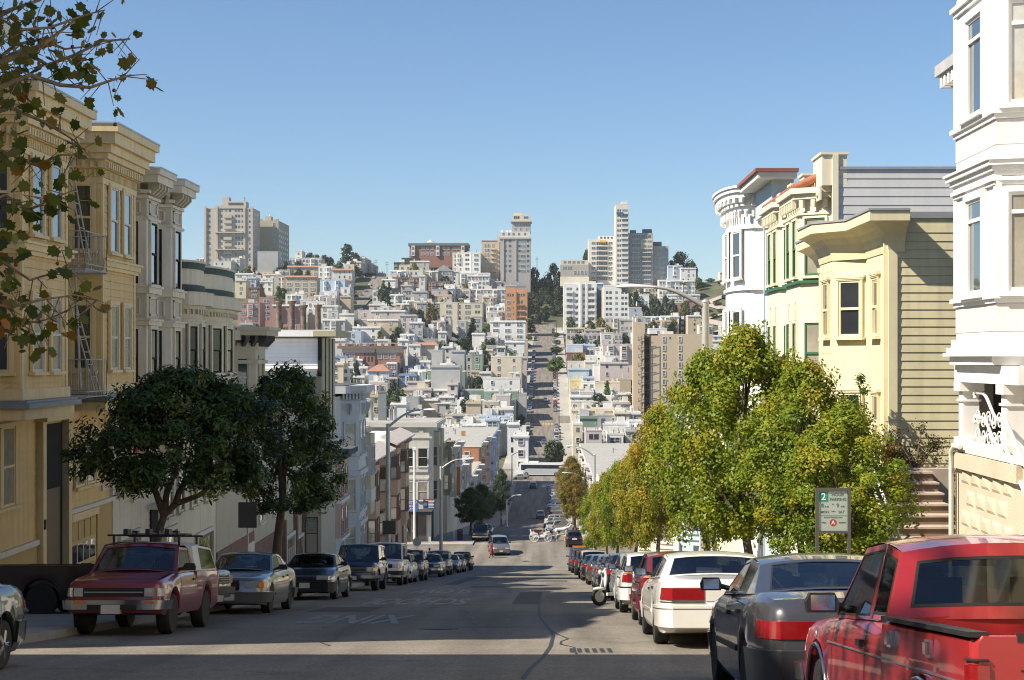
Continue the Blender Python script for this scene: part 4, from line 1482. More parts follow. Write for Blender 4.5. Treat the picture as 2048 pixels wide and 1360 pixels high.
b.box("parapet_band",44.44,45.95,.36,.42,4.45,4.85,C2)
for k in range(4):
 mb=MB()
 p=b.W(44.7+k*.36,.42,4.66)
 mb.lathe([(.13,0),(.13,-.03),(.06,-.05)],(p.x,p.y,p.z),12,axis='X')
 mb.build("rosette",C2,b.root)
b.box("roof",44.6,53.1,-11.9,-.4,5.3,5.35,M_ROOF)
b.box("door_surround",47.0,48.2,.03,.2,b.zg,-4.6,G2)
b.box("garage_door",49.0,51.6,.03,.08,b.zg,-5.2,M_WHITE)
B3=mat("paint_ice_blue",(0.46,0.54,0.58),rough=0.65,var=0.05,streak=0.06)
RB=mat("roof_edge_red_brown",(0.24,0.09,0.07),rough=0.7,var=0.15)
b=Bld("terrace_house","narrow ice-blue house with overhanging red-brown roof edge",1,53.3,57.6)
b.box("wall",53.3,57.6,-12,.15,b.zg,5.0,B3)
b.box("roof",52.6,57.8,-.3,1.15,6.22,6.33,RB)
b.box("soffit",52.7,57.7,-.25,1.05,6.02,6.218,M_OFFW)
b.box("upper_wall",53.4,57.6,-.25,.5,5.002,6.02,B3)
for z in(2.3,-.6):
 for s in(54.3,56.2):
  b.win((s-.5,.15),(s+.5,.15),.5,z,.8,2.3 if z>0 else 1.8,GB,pane=M_PANE)
for j in range(14):
 z=-2.2+j*.56
 mb=MB()
 p=b.W(53.3,.153,z)
 mb.box(p.x-.003,p.x+.003,53.3,57.6,z,z+.015)
 mb.build("panel_joint",GS,b.root)
b=Bld("round_bay_house","white house with round bay under a deep dentilled cornice, above the green trees",1,57.7,66.5)
b.box("wall",57.7,66.5,-12,0,b.zg,5.6,W0)
fp=rbay(58.2,63.6,1.15)
b.prism("bay",fp,-4.5,5.7,W0,smooth=True)
for i in(3,6,9):
 for z in(2.95,.0):
  b.win(fp[i],fp[i+1],.5,z,.75,1.75,W0,lift=.05,pane=M_PANE if i!=9 else M_CURT)
cornice(b,"belt_moulding",fp,[(2.5,2.62,.08),(4.78,4.86,.06)],W0)
cornice(b,"bay_cornice",fp,[(5.45,5.62,.1),(5.62,5.9,.2),(5.9,6.1,.38),(6.1,6.25,.46),(6.25,6.33,.52)],W0)
for(p,q)in zip(off(fp,.12),off(fp,.12)[1:]):
 dentils(b,p,q,5.2,5.44,.1,.2,.1,W0)
for(p,q)in zip(off(fp,.3),off(fp,.3)[1:]):
 dentils(b,p,q,5.72,5.9,.16,.42,.12,W0)
b.box("cornice",57.7,66.6,-12,.6,5.6,6.2,W0)
b.box("roof",57.8,66.4,-12,.5,6.2,6.25,M_ROOF)
b.box("downpipe",57.75,57.87,.05,.17,b.zg,5.4,B3)
row_house(66.6,82,-3.4,C2,"cream house partly hidden behind the nearest green tree",side=1,bays=2,storeys=2,nwin=0,group="houses along the near street")
row_house(82.2,98,-6.6,B3,"pale blue house hidden behind the middle green trees",side=1,bays=2,storeys=2,nwin=0,group="houses along the near street")
row_house(98.2,120,-9.2,M_OFFW,"off-white house hidden behind the lower green trees",side=1,bays=2,storeys=2,nwin=0,group="houses along the near street")
row_house(120.2,143.4,-12.0,W3,"cream corner house behind the farthest green tree on the right",side=1,bays=2,storeys=2,nwin=0,group="houses along the near street")
row_house(172.4,200,-14.5,W3,"cream building on the far right corner behind autumn leaves",side=1,bays=2,storeys=2,nwin=1)
row_house(200.2,250,-18.5,M_OFFW,"low white building past the crossing, right side",side=1,bays=3,storeys=2,nwin=1)
row_house(250.2,310,-20.5,LAV,"low grey building half way to the avenue, right side",side=1,bays=3,storeys=2,nwin=1)
row_house(310.2,394,-21.5,CW,"low cream building at the avenue's near right corner",side=1,bays=3,storeys=2,nwin=1)
# ================================================================== the far hill: houses, blocks and towers
FPAL={'w':("white",(0.72,0.71,0.68)),'o':("off-white",(0.62,0.60,0.55)),'c':("cream",(0.62,0.55,0.42)),'t':("tan",(0.50,0.42,0.30)),'g':("grey",(0.42,0.42,0.41)),'p':("pinkish grey",(0.52,0.46,0.43)),'b':("blue",(0.20,0.29,0.44)),'l':("pale blue",(0.46,0.53,0.60)),'r':("red brick",(0.30,0.155,0.115)),'k':("dusky pink",(0.36,0.215,0.195)),'n':("sage green",(0.20,0.27,0.21)),'d':("dark",(0.05,0.06,0.055)),'e':("brown",(0.20,0.12,0.09)),'x':("orange",(0.52,0.28,0.14)),'y':("yellow",(0.66,0.55,0.30)),'q':("stone",(0.44,0.41,0.36)),}
FM={k:mat("far_wall_"+v[0].replace(" ","_").replace("-","_"),v[1],rough=0.8,var=0.08,scale=0.25,streak=0.12)for k,v in FPAL.items()}
FROOF=[mat("far_roof_pale",(0.55,0.54,0.51),rough=.95,var=.15,scale=.3),mat("far_roof_grey",(0.34,0.34,0.34),rough=.95,var=.15,scale=.3),mat("far_roof_silver",(0.48,0.51,0.54),rough=.8,var=.15,scale=.3)]
FTER=mat("far_roof_terracotta",(0.36,0.185,0.12),rough=.9,var=.15,scale=.5)
F_FRAME=mat("far_window_frame",(0.66,0.65,0.62),rough=.6,var=.05)
F_PANES=[pane_mat("far_pane_dark",(0.035,0.04,0.045)),pane_mat("far_pane_blue",(0.09,0.12,0.15)),pane_mat("far_pane_grey",(0.16,0.17,0.17))]
FWC={}
def fwin(parent,pos,nrm,w,h,fr=True,k=None,name="window"):
 k=RND.choice((0,0,1,2)) if k is None else k
 key=(round(w,1),round(h,1),fr,k)
 if key not in FWC:
  mb=MB()
  t=.14
  mb.box(-w/2,w/2,-.05,.02,0,h,1)
  if fr:
   mb.box(-w/2-t,-w/2,-.14,.02,-t,h+t,0)
   mb.box(w/2,w/2+t,-.14,.02,-t,h+t,0)
   mb.box(-w/2,w/2,-.14,.02,h,h+t,0)
   mb.box(-w/2,w/2,-.2,.02,-t,0,0)
   mb.box(-w/2,w/2,-.1,-.05,h*.5-.05,h*.5+.05,0)
  if w>1.7:
   n=int(w/1.1)
   for i in range(1,n):
    u=-w/2+w*i/n
    mb.box(u-.07,u+.07,-.1,-.05,0,h,0)
  FWC[key]=mb.mesh("window",[F_FRAME,F_PANES[k]])
 ang=math.atan2(nrm[0],-nrm[1])
 return link(name,FWC[key],parent,Matrix.Translation(Vector(pos))@Matrix.Rotation(ang,4,'Z'))
def solve_d(xc,ytop,h,d0=415.0):
 d=d0
 while d<1250:
  X=EYE_X+(xc-VPX)/FOC*d
  if(VPY-ytop)/FOC*d-gz(X,d)<=h:return d
  d+=2.0
 return 1100.0
SEEN=[]
def far_house(x0,x1,yt,h,c,d=None,dep=14.0,roof='f',win='r',label=None,name="far_house",side=0,clutter=3,cat="house",maxrow=4,nm=None,pent=0):
 xc=(x0+x1)/2
 if d is None:d=solve_d(xc,yt,h)+RND.uniform(-.9,.9)
 k=d/FOC
 X0,X1,zt=EYE_X+(x0-VPX)*k,EYE_X+(x1-VPX)*k,(VPY-yt)*k
 zb=min(gz(X0,d),gz(X1,d),gz(X0,d+dep),gz(X1,d+dep))-1.5
 root=thing(name,label or "pending",cat,((X0+X1)/2,d,gz((X0+X1)/2,d)),"houses on the far hill" if cat=="house" else None)
 SEEN.append((root,x0,x1,yt,c,d,h,label,cat))
 m=FM[c]
 mb=MB()
 mb.box(X0,X1,d,d+dep,zb,zt-(.0 if roof=='f' else .3))
 wall=mb.build("wall",m,root)
 r=RND.random()
 if roof=='f':
  mb=MB()
  t,ph=.25,.5
  mb.box(X0-.06,X1+.06,d-.06,d+t,zt,zt+ph)
  mb.box(X0-.06,X1+.06,d+dep-t,d+dep+.06,zt,zt+ph)
  mb.box(X0-.06,X0+t,d+t,d+dep-t,zt,zt+ph)
  mb.box(X1-t,X1+.06,d+t,d+dep-t,zt,zt+ph)
  if RND.random()<.5:mb.box(X0-.3,X1+.3,d-.35,d-.05,zt-.35,zt+.1)
  mb.build("parapet",m if RND.random()<.6 else F_FRAME,root)
  mb=MB()
  mb.box(X0+t+.01,X1-t-.01,d+t+.01,d+dep-t-.01,zt+.005,zt+.06)
  rf=mb.build("roof",RND.choice(FROOF),root)
  for i in range(clutter):
   u,v=RND.uniform(X0+.8,X1-.8),RND.uniform(d+.8,d+dep-1)
   hh=RND.uniform(.8,2.0)
   mb=MB()
   q=RND.random()
   if q<.55:
    mb.lathe([(.14,0),(.14,hh-.3),(.24,hh-.28),(.24,hh)],(u,v,zt+.06),7)
    mb.build("vent_pipe",M_METAL,rf)
   elif q<.8:
    mb.box(u-.35,u+.35,v-.3,v+.3,zt+.06,zt+.06+hh)
    mb.build("chimney",m,rf)
   else:
    w_=min(3.0,(X1-X0)*.3)
    mb.box(u-w_/2,u+w_/2,v,v+2.4,zt+.06,zt+2.3)
    mb.build("roof_hut",FM[RND.choice('owcg')],rf)
 elif roof=='hip':
  mb=MB()
  e,rz=.5,min(3.0,(X1-X0)*.28)
  xm0,xm1=lerp(X0,X1,.38),lerp(X0,X1,.62)
  vs=[(X0-e,d-e,zt-.3),(X1+e,d-e,zt-.3),(X1+e,d+dep+e,zt-.3),(X0-e,d+dep+e,zt-.3),(xm0,d+dep/2,zt+rz),(xm1,d+dep/2,zt+rz)]
  mb.add(vs,[(0,1,5,4),(1,2,5),(2,3,4,5),(3,0,4),(0,3,2,1)])
  mb.build("roof",FTER,root)
 elif roof=='gable':
  mb=MB()
  e,rz=.4,(X1-X0)*.32
  xm=(X0+X1)/2
  vs=[(X0-e,d-e,zt-.3),(xm,d-e,zt+rz),(X1+e,d-e,zt-.3),(X0-e,d+dep,zt-.3),(xm,d+dep,zt+rz),(X1+e,d+dep,zt-.3)]
  mb.add(vs,[(0,1,4,3),(1,2,5,4),(0,2,1),(3,4,5)])
  mb.build("roof",FROOF[1] if c!='x' else FTER,root)
 elif roof=='tilef':
  mb=MB()
  vs=[(X0-.3,d-.7,zt-.4),(X1+.3,d-.7,zt-.4),(X1+.3,d+2.5,zt+.7),(X0-.3,d+2.5,zt+.7),(X0-.3,d-.7,zt-.6),(X1+.3,d-.7,zt-.6),(X1+.3,d+2.5,zt-.6),(X0-.3,d+2.5,zt-.6)]
  mb.add(vs,[(0,1,2,3),(4,5,1,0),(1,5,6,2),(2,6,7,3),(3,7,4,0)])
  mb.build("roof",FTER,root)
 if pent:
  mb=MB()
  a,b_=lerp(X0,X1,.2),lerp(X0,X1,.2+pent)
  mb.box(a,b_,d+3,d+8,zt+.07,zt+2.6)
  mb.build("penthouse",m,root)
 W=X1-X0
 if clutter and RND.random()<.5:
  u,v=RND.uniform(X0+.6,X1-.6),RND.uniform(d+2,d+dep-1)
  mb=MB()
  hh=RND.uniform(2,4)
  mb.tube([(u,v,zt),(u,v,zt+hh)],.05,4)
  for q in range(3):mb.box(u-.7+q*.15,u+.7-q*.15,v-.03,v+.03,zt+hh-.2-q*.3,zt+hh-.14-q*.3)
  mb.build("aerial",M_METAL,root)
 if roof=='f' and W>6 and win in 'rwp' and h>8 and RND.random()<.6:
  cw=min(3.4,W*.34)
  for c0 in([X0+W*.27,X0+W*.73] if W>11 else[X0+W*RND.uniform(.3,.7)]):
   mb=MB()
   mb.prism([(c0-cw/2,d),(c0-cw/2+.5,d-.9),(c0+cw/2-.5,d-.9),(c0+cw/2,d)],zt-6.6,zt-.3)
   bo=mb.build("bay",m,root)
   for j in range(2):
    fwin(bo,(c0,d-.905,zt-2.3-j*3),(0,-1),cw-1.5,1.6,fr=True)
 if win!='n' and W>2.2:
  st=3.0
  rows=min(maxrow,max(1,int(h/st)))
  if win=='r':pitch,ww,wh=RND.choice((2.3,2.7,3.1)),RND.choice((.9,1.1,1.3)),1.5
  elif win=='w':pitch,ww,wh=4.2,2.6,1.4
  elif win=='s':pitch,ww,wh=4.8,.9,1.3
  else:pitch,ww,wh=2.0,1.3,1.5
  n=max(1,int((W-.8)/pitch))
  for j in range(rows):
   z=zt-.75-wh-j*st
   if z<zb+1.5:break
   for i in range(n):
    if win in('r','s')and RND.random()<(.22 if n>2 else .08):continue
    fwin(root,(X0+W*(i+.5)/n,d-.003,z),(0,-1),ww,wh,fr=RND.random()<.65)
  if side:
   sx=X1 if side>0 else X0
   ns=max(1,int(dep/3.4))
   for j in range(min(rows,3)):
    z=zt-.75-wh-j*st
    for i in range(ns):
     fwin(root,(sx+.003*side,d+dep*(i+.5)/ns,z),(side,0),1.2,1.6)
 return root
 # ------- landmarks on the skyline
def px_box(root,name,x0,x1,y0,y1,d,dep,m,dy=0.0):
 k=d/FOC
 mb=MB()
 mb.box(EYE_X+(x0-VPX)*k,EYE_X+(x1-VPX)*k,d+dy,d+dy+dep,(VPY-y1)*k,(VPY-y0)*k)
 return mb.build(name,m,root)
def px_wins(root,xs_,ys_,wpx,hpx,d,fr=False,k=None,dy=-.003,skip=0.0):
 q=d/FOC
 for y in ys_:
  for x in xs_:
   if RND.random()<skip:continue
   fwin(root,(EYE_X+(x-VPX)*q,d+dy,(VPY-y-hpx/2)*q),(0,-1),wpx*q,hpx*q,fr=fr,k=k)
TA=mat("tower_buff",(0.48,0.43,0.37),rough=.8,var=.05,scale=.2,streak=.08)
TB=mat("tower_olive_buff",(0.44,0.40,0.31),rough=.8,var=.05,scale=.2,streak=.08)
TG=mat("tower_grey",(0.40,0.38,0.36),rough=.8,var=.05,scale=.2,streak=.1)
TW=mat("tower_white",(0.66,0.63,0.57),rough=.75,var=.05,scale=.2,streak=.06)
TT=mat("tower_tan",(0.55,0.44,0.31),rough=.8,var=.04,scale=.2,streak=.05)
TD=mat("tower_dark_plant",(0.14,0.18,0.21),rough=.6,var=.1,scale=.3)
d=1050
v=P(461,560,d)
t=thing("apartment_tower","wide buff apartment tower with balconies on the left skyline","tower",v,"towers on the skyline")
px_box(t,"wall",408,506,416,575,d,26,TA)
for x in(409,432,487,502):
 px_box(t,"pilaster",x,x+4,413,575,d,.8,TA,-.8)
px_box(t,"parapet",430,490,411,417,d,1.0,TA,-.5)
px_box(t,"penthouse",441,489,401,416,d,10,TA,5)
px_box(t,"stair_head",441,454,392,402,d,8,TA,6)
px_box(t,"penthouse_window",454,483,404,409,d,.3,F_PANES[0],4.75)
px_box(t,"mast",483.5,485.5,392,402,d,2,TA,6)
for i,y in enumerate((432,443,454,476,489,503)):
 bl=px_box(t,"balcony",448,464,y-2,y+4,d,1.4,TA,-1.4)
for y in(464,498):
 px_box(t,"ledge",431,487,y,y+2.4,d,2.2,TA,-2.2)
px_wins(t,(418,),range(421,540,11),6,5.5,d)
px_wins(t,(434.5,443),range(421,540,11),4,6,d)
px_wins(t,(452,460),range(421,540,11),4,6,d)
px_wins(t,(472,478),range(421,540,11),4.5,5.5,d)
px_wins(t,(484.5,499.5),range(421,540,11),3,5,d)
q=d/FOC
for j in range(10):
 for i in range(4):
  fwin(t,(EYE_X+(506-VPX)*q+.003,d+4+i*6,(VPY-430-j*11)*q),(1,0),2.4,1.8)
d=1080
t=thing("apartment_tower","plain olive-buff tower with one column of windows, right of the balcony tower","tower",P(540,545,d),"towers on the skyline")
px_box(t,"wall",517.5,557,441,560,d,44,TB)
for x0,x1 in((517.5,525),(549,557)):
 px_box(t,"parapet",x0,x1,438,441,d,1,TB)
px_box(t,"penthouse",527,539,431,441,d,8,TB,6)
px_box(t,"mast",534,536,427,431.5,d,1.5,M_WHITE,8)
px_wins(t,(548,),(449,460,471,482,493),3.2,6,d,fr=True,k=0)
q=d/FOC
for j in range(8):
 for i in range(5):
  fwin(t,(EYE_X+(557-VPX)*q+.003,d+5+i*8,(VPY-462-j*11)*q),(1,0),3.2,1.6)
d=1085
t=thing("apartment_block","long brown-brick block with green eave and white pilasters on the skyline","building",P(876,520,d),"towers on the skyline")
px_box(t,"wall",819,936,490,535,d,22,FM['r'])
px_box(t,"eave",816.5,937,486.5,491.5,d,24,mat("copper_green_eave",(.12,.17,.15),rough=.7),-1.0)
px_box(t,"roof_dome_base",848,868,483,487,d,6,FM['c'],6)
mb=MB()
v=P(861,485,d+9)
mb.lathe([(2.6,0),(2.0,.8),(.4,1.6),(.15,2.0),(.1,4.0)],(v.x,v.y,v.z),10)
mb.build("cupola",FM['c'],t)
px_box(t,"roof_hut",903,920,484,487,d,5,FM['c'],6)
for x in(823,872,922):
 px_box(t,"white_bay",x,x+7,491.6,512,d,1.2,FM['o'],-1.2)
 px_wins(t,(x+3.5,),(497,507),4,5,d,k=1,dy=-1.21)
px_wins(t,(846,855,864,888,897,908,916),(497,508),5.5,5,d,fr=True,k=2)
d=1045
t=thing("apartment_tower","stepped grey tower with pavilion top beside the far street, left","tower",P(1030,545,d),"towers on the skyline")
px_box(t,"wall",1001,1061,478,585,d,20,TG)
px_box(t,"cornice",999,1062,475,478.2,d,21,TG,-.6)
px_box(t,"upper_storey",1002,1060,464,475,d,18,FM['o'],1)
px_box(t,"tower_shaft",1024,1061,443,464,d,14,TG,3)
px_box(t,"tower_eave",1021,1063,441,443.5,d,17,TG,1.8)
px_box(t,"pavilion",1025,1060,429,441,d,12,FM['c'],4)
px_box(t,"pavilion_hut",1026,1045,424,429,d,8,FM['c'],6)
for x in(1001,1011,1018):
 px_box(t,"roof_hut",x,x+5,459,464,d,4,FM['w'],3)
px_wins(t,(1033,),(434,),11,6,d,k=0,dy=3.99)
px_wins(t,(1052,),(434,),9,5,d,k=1,dy=3.99)
px_wins(t,(1030,1041,1053),(448,457),3.4,5,d,dy=2.99,fr=True)
px_wins(t,(1007,1018,1027,1038,1050),(468,),4.5,5,d,dy=.99,k=2)
px_wins(t,(1011,1020,1039),range(482,545,10),5,5,d)
px_wins(t,(1046,),range(482,545,10),8,5,d,fr=True)
px_wins(t,(1056,),range(482,545,10),5,5,d)
for x in(1006,1031):
 px_box(t,"pilaster",x,x+2,478.3,560,d,.5,TG,-.5)
t=thing("apartment_block","tan eight-storey block attached left of the stepped grey tower","building",P(978,545,1052),"towers on the skyline")
px_box(t,"wall",963,999,484,570,1052,16,FM['t'])
px_box(t,"parapet",963,993,481,484,1052,15,FM['e'])
px_box(t,"stair_tower",993,1002,470,484,1052,10,TA,4)
px_wins(t,(971,977,986),range(491,545,9),4,4.5,1052,fr=True)
for y in range(498,545,9):
 px_box(t,"balcony",981,993,y,y+1.4,1052,1.2,FM['t'],-1.2)
d=1050
t=thing("apartment_tower","slender pale tower, tallest on the right skyline, with blue awning near its top","tower",P(1244,575,d),"towers on the skyline")
px_box(t,"wall",1231,1257,410,610,d,20,TW)
px_box(t,"penthouse",1232,1255,407,410,d,12,FM['t'],2)
px_box(t,"stair_head",1243,1256,402,407,d,8,TW,4)
px_box(t,"chimney",1253,1256,399,402.5,d,3,TW,4)
for y in range(421,575,10):
 px_wins(t,(1250,),(y,),11,4.6,d,k=0 if(y//10)%3 else 2)
 px_wins(t,(1236,1240.5),(y,),3,4.6,d,k=0)
 px_box(t,"spandrel",1242,1256,y+3,y+7,d,.5,TW,-.5)
px_box(t,"awning",1233,1246,424.5,427.5,d,1.6,mat("awning_blue",(.03,.12,.34)),-1.6)
t=thing("apartment_block","cream eleven-storey block with glazed centre left of the slender tower","building",P(1204,575,1062),"towers on the skyline")
px_box(t,"wall",1177,1231,478,610,1062,18,TW)
px_box(t,"penthouse",1197,1230,471,478,1062,8,TW,4)
px_wins(t,(1203,1210,1217,1224),(474.5,),4,4,1062,dy=3.99,k=0)
px_wins(t,(1187,1221),range(486,560,10),7.5,4.2,1062,fr=True)
px_wins(t,(1204,),range(487,560,10),22,6.5,1062,k=0)
for y in range(491,560,10):
 px_box(t,"balcony",1193,1215,y,y+1.6,1062,1.3,TW,-1.3)
px_box(t,"awning",1199,1212,481,485,1062,1.6,mat("awning_yellow",(.7,.42,.08)),-1.6)
t=thing("apartment_block","grey balconied block right of the slender tower","building",P(1282,575,1055),"towers on the skyline")
px_box(t,"wall",1257,1306,466,610,1055,18,TG)
px_box(t,"roof_plant",1261,1273,459,466,1055,5,TD,5)
px_box(t,"roof_plant",1286,1305,457,466,1055,5,TD,5)
px_wins(t,(1272,1293),range(473,570,9),17,5,1055)
for y in range(477,570,9):
 px_box(t,"balcony",1262,1281,y,y+2.6,1055,1.4,TA,-1.4)
 if y>500:px_box(t,"balcony",1284,1302,y,y+2.2,1055,1.2,TA,-1.2)
px_box(t,"cream_band",1282,1305,478.5,498.5,1055,.6,FM['c'],-.6)
px_wins(t,(1289,1299),(483,493),8,4,1055,dy=-.61,k=2)
t=thing("apartment_block","lower grey block with dark plant room at the right end of the tower group","building",P(1322,575,1060),"towers on the skyline")
px_box(t,"wall",1306,1337,492,610,1060,18,TG)
px_box(t,"roof_plant",1307,1324,483,492,1060,6,TD,3)
px_box(t,"flagpole",1334.3,1335,479,492,1060,.3,M_WHITE,2)
px_wins(t,(1316,1325),range(500,560,10),6,4.5,1060,k=2)
px_wins(t,(1332,),range(500,560,10),7,6,1060,k=1)
t=thing("apartment_block","low stone block with two rows of windows left of the cream eleven-storey block","building",P(1150,555,1052),"towers on the skyline")
px_box(t,"wall",1121,1177,529,575,1052,14,FM['q'])
px_box(t,"top_storey",1123,1176,520,529,1052,12,FM['c'],1.5)
px_wins(t,(1130,1139,1148,1157,1166),(524.5,),6,5,1052,dy=1.49,k=2)
px_wins(t,(1150,1157,1164,1171),(545,),3.5,5,1052,fr=True)
px_wins(t,(1130,1140),(536,),8,6,1052,k=2)
d=905
t=thing("apartment_block","white apartment block with vertical fins and bays right of the far street","building",P(1160,650,d),"white blocks right of the far street")
px_box(t,"wall",1127,1193,568,700,d,26,FM['w'])
px_box(t,"roof_terrace",1128,1192,562,568,d,8,FM['o'],2)
px_box(t,"rear_storey",1121,1180,549,568,d,10,FM['c'],24)
for x in(1160,1172):
 px_box(t,"fin",x,x+3.2,560,690,d,.9,FM['w'],-.9)
for x in(1132.5,1176.5):
 for y in range(578,660,12):
  px_wins(t,(x+6,),(y,),11,5.5,d,k=0 if RND.random()<.7 else 2)
  px_box(t,"balcony",x,x+14,y+4,y+8,d,1.0,FM['w'],-1.0)
px_wins(t,(1154.5,1168),range(578,660,12),3.2,5.5,d,k=0)
t=thing("apartment_block","second white apartment block with rows of dark paired windows right of the far street","building",P(1232,655,900),"white blocks right of the far street")
px_box(t,"wall",1207,1257,573,700,900,22,FM['w'])
px_box(t,"parapet",1207,1257,570.5,573.2,900,1,FM['w'])
px_box(t,"corner_strip",1204,1207,576,700,900,20,FM['c'],2)
px_wins(t,(1214,1221,1245,1252),range(585,650,11.6.__int__()),5,5,900,k=0)
px_wins(t,(1233,),range(585,650,11),5,5,900,k=2)
px_box(t,"chimney",1229,1232,562,571,900,2,FM['w'],4)
far_house(1193.5,1206,567,22,'b',d=925,win='s',label="deep blue house wall in the slot between the two white apartment blocks",dep=10)
d=880
t=thing("apartment_block","bright orange five-storey apartment house left of the far street","building",P(1034,640,d),"houses on the far hill")
px_box(t,"wall",1010,1054.5,583,700,d,15,FM['x'])
px_box(t,"roof_storey",1012,1033,575,583,d,8,FM['x'],1)
px_box(t,"roof_storey",1037,1054,578,583,d,8,FM['x'],1)
px_box(t,"roof_deck_glass",1012,1052,571,575,d,1,F_PANES[2],3)
px_wins(t,(1021,1043),(590,),13,5,d,k=0)
px_wins(t,(1017,),(604,616,628,640),7,5,d,k=1,fr=True)
px_wins(t,(1027,),(604,616,628,640),1.8,3,d,k=0)
px_wins(t,(1041,),(604,616,628,640),8,6,d,k=0)
px_box(t,"pilaster",1029,1033,583.2,700,d,.7,FM['x'],-.7)
for y in(609,621,633):
 px_box(t,"balcony",1034,1048,y,y+2,d,1.0,FM['x'],-1.0)
d=640
t=thing("brick_school","long red-brick school with grey entablature and balustrade on the hillside","building",P(745,760,d))
px_box(t,"wall",686,800,705,800,d,16,FM['r'])
px_box(t,"entablature",684,801,697,705.2,d,17,FM['q'],-.4)
px_box(t,"cornice",675,806,692.5,697.2,d,19,FM['e'],-1.2)
px_box(t,"roof",684,800,691.6,692.4,d,16,FROOF[1])
for i in range(9):
 px_box(t,"balustrade_pier",678+i*14,683+i*14,687,692.4,d,1,FM['r'],-.8)
px_box(t,"balustrade_rail",677,802,685.5,687.2,d,1,FM['q'],-.9)
px_wins(t,(759,772,786),(712,),8,11,d,fr=True,k=2)
px_wins(t,(772,786),(734,),8,10,d,fr=True,k=2)
px_wins(t,(730,737,744),(718,),3.5,10,d,k=0)
px_wins(t,(730,737,744),(708,),3.5,4,d,k=0)
px_wins(t,(695,706),(712,),7,10,d,fr=True,k=2)
px_box(t,"drain_pipe",750,751.6,698,760,d,.4,FM['d'],-.4)
q=d/FOC
for i in range(3):
 fwin(t,(EYE_X+(800-VPX)*q+.004,d+3.5+i*4.5,(VPY-735)*q),(1,0),1.6,3.2)
d=545
t=thing("apartment_tower","tan windowless-cornered tower with dark open fire stair behind the green trees","tower",P(1345,840,d))
px_box(t,"stair_shaft",1266,1288,644,900,d,6,TT,-1.0)
px_box(t,"wall",1301,1425,668,900,d,18,TT)
px_box(t,"stair_void",1288,1301,672,900,d,1,FM['d'],5)
px_box(t,"roof_slab",1286,1316,668,671,d,5,TT)
px_box(t,"roof_hut",1329,1349,662,668,d,4,FM['o'],5)
px_wins(t,(1328,1360),range(679,830,17),5.4,10,d,fr=True,k=2)
px_wins(t,(1340,),(676,),3,4,d,k=0)
q=d/FOC
iron=mat("fire_stair_iron",(0.045,0.03,0.025),rough=.6)
for j in range(10):
 y=680+j*17.4
 mb=MB()
 z=(VPY-y)*q
 xa,xb=EYE_X+(1276-VPX)*q,EYE_X+(1300-VPX)*q
 for k in range(3):
  mb.tube([(xa,d-1.4+k*.5,z),(xb,d-1.4+k*.5,z+(.0 if k else 1.1))],.07,5)
 mb.tube([(xa,d-1.6,z+1.0),(xa,d-1.6,z-.1)],.06,5)
 mb.tube([(xa,d-1.6,z-.1),(xb,d+3.5,z-1.6)],.08,5)
 mb.tube([(xa,d-1.6,z+1.0),(xa+1.6,d-1.6,z+1.0)],.05,5)
 mb.build("stair_flight",iron,t)
mb=MB()
for x in(1283,1299):
 X=EYE_X+(x-VPX)*q
 mb.tube([(X,d-1.5,(VPY-672)*q),(X,d-1.5,-26)],.09,5)
mb.build("stair_post",iron,t)
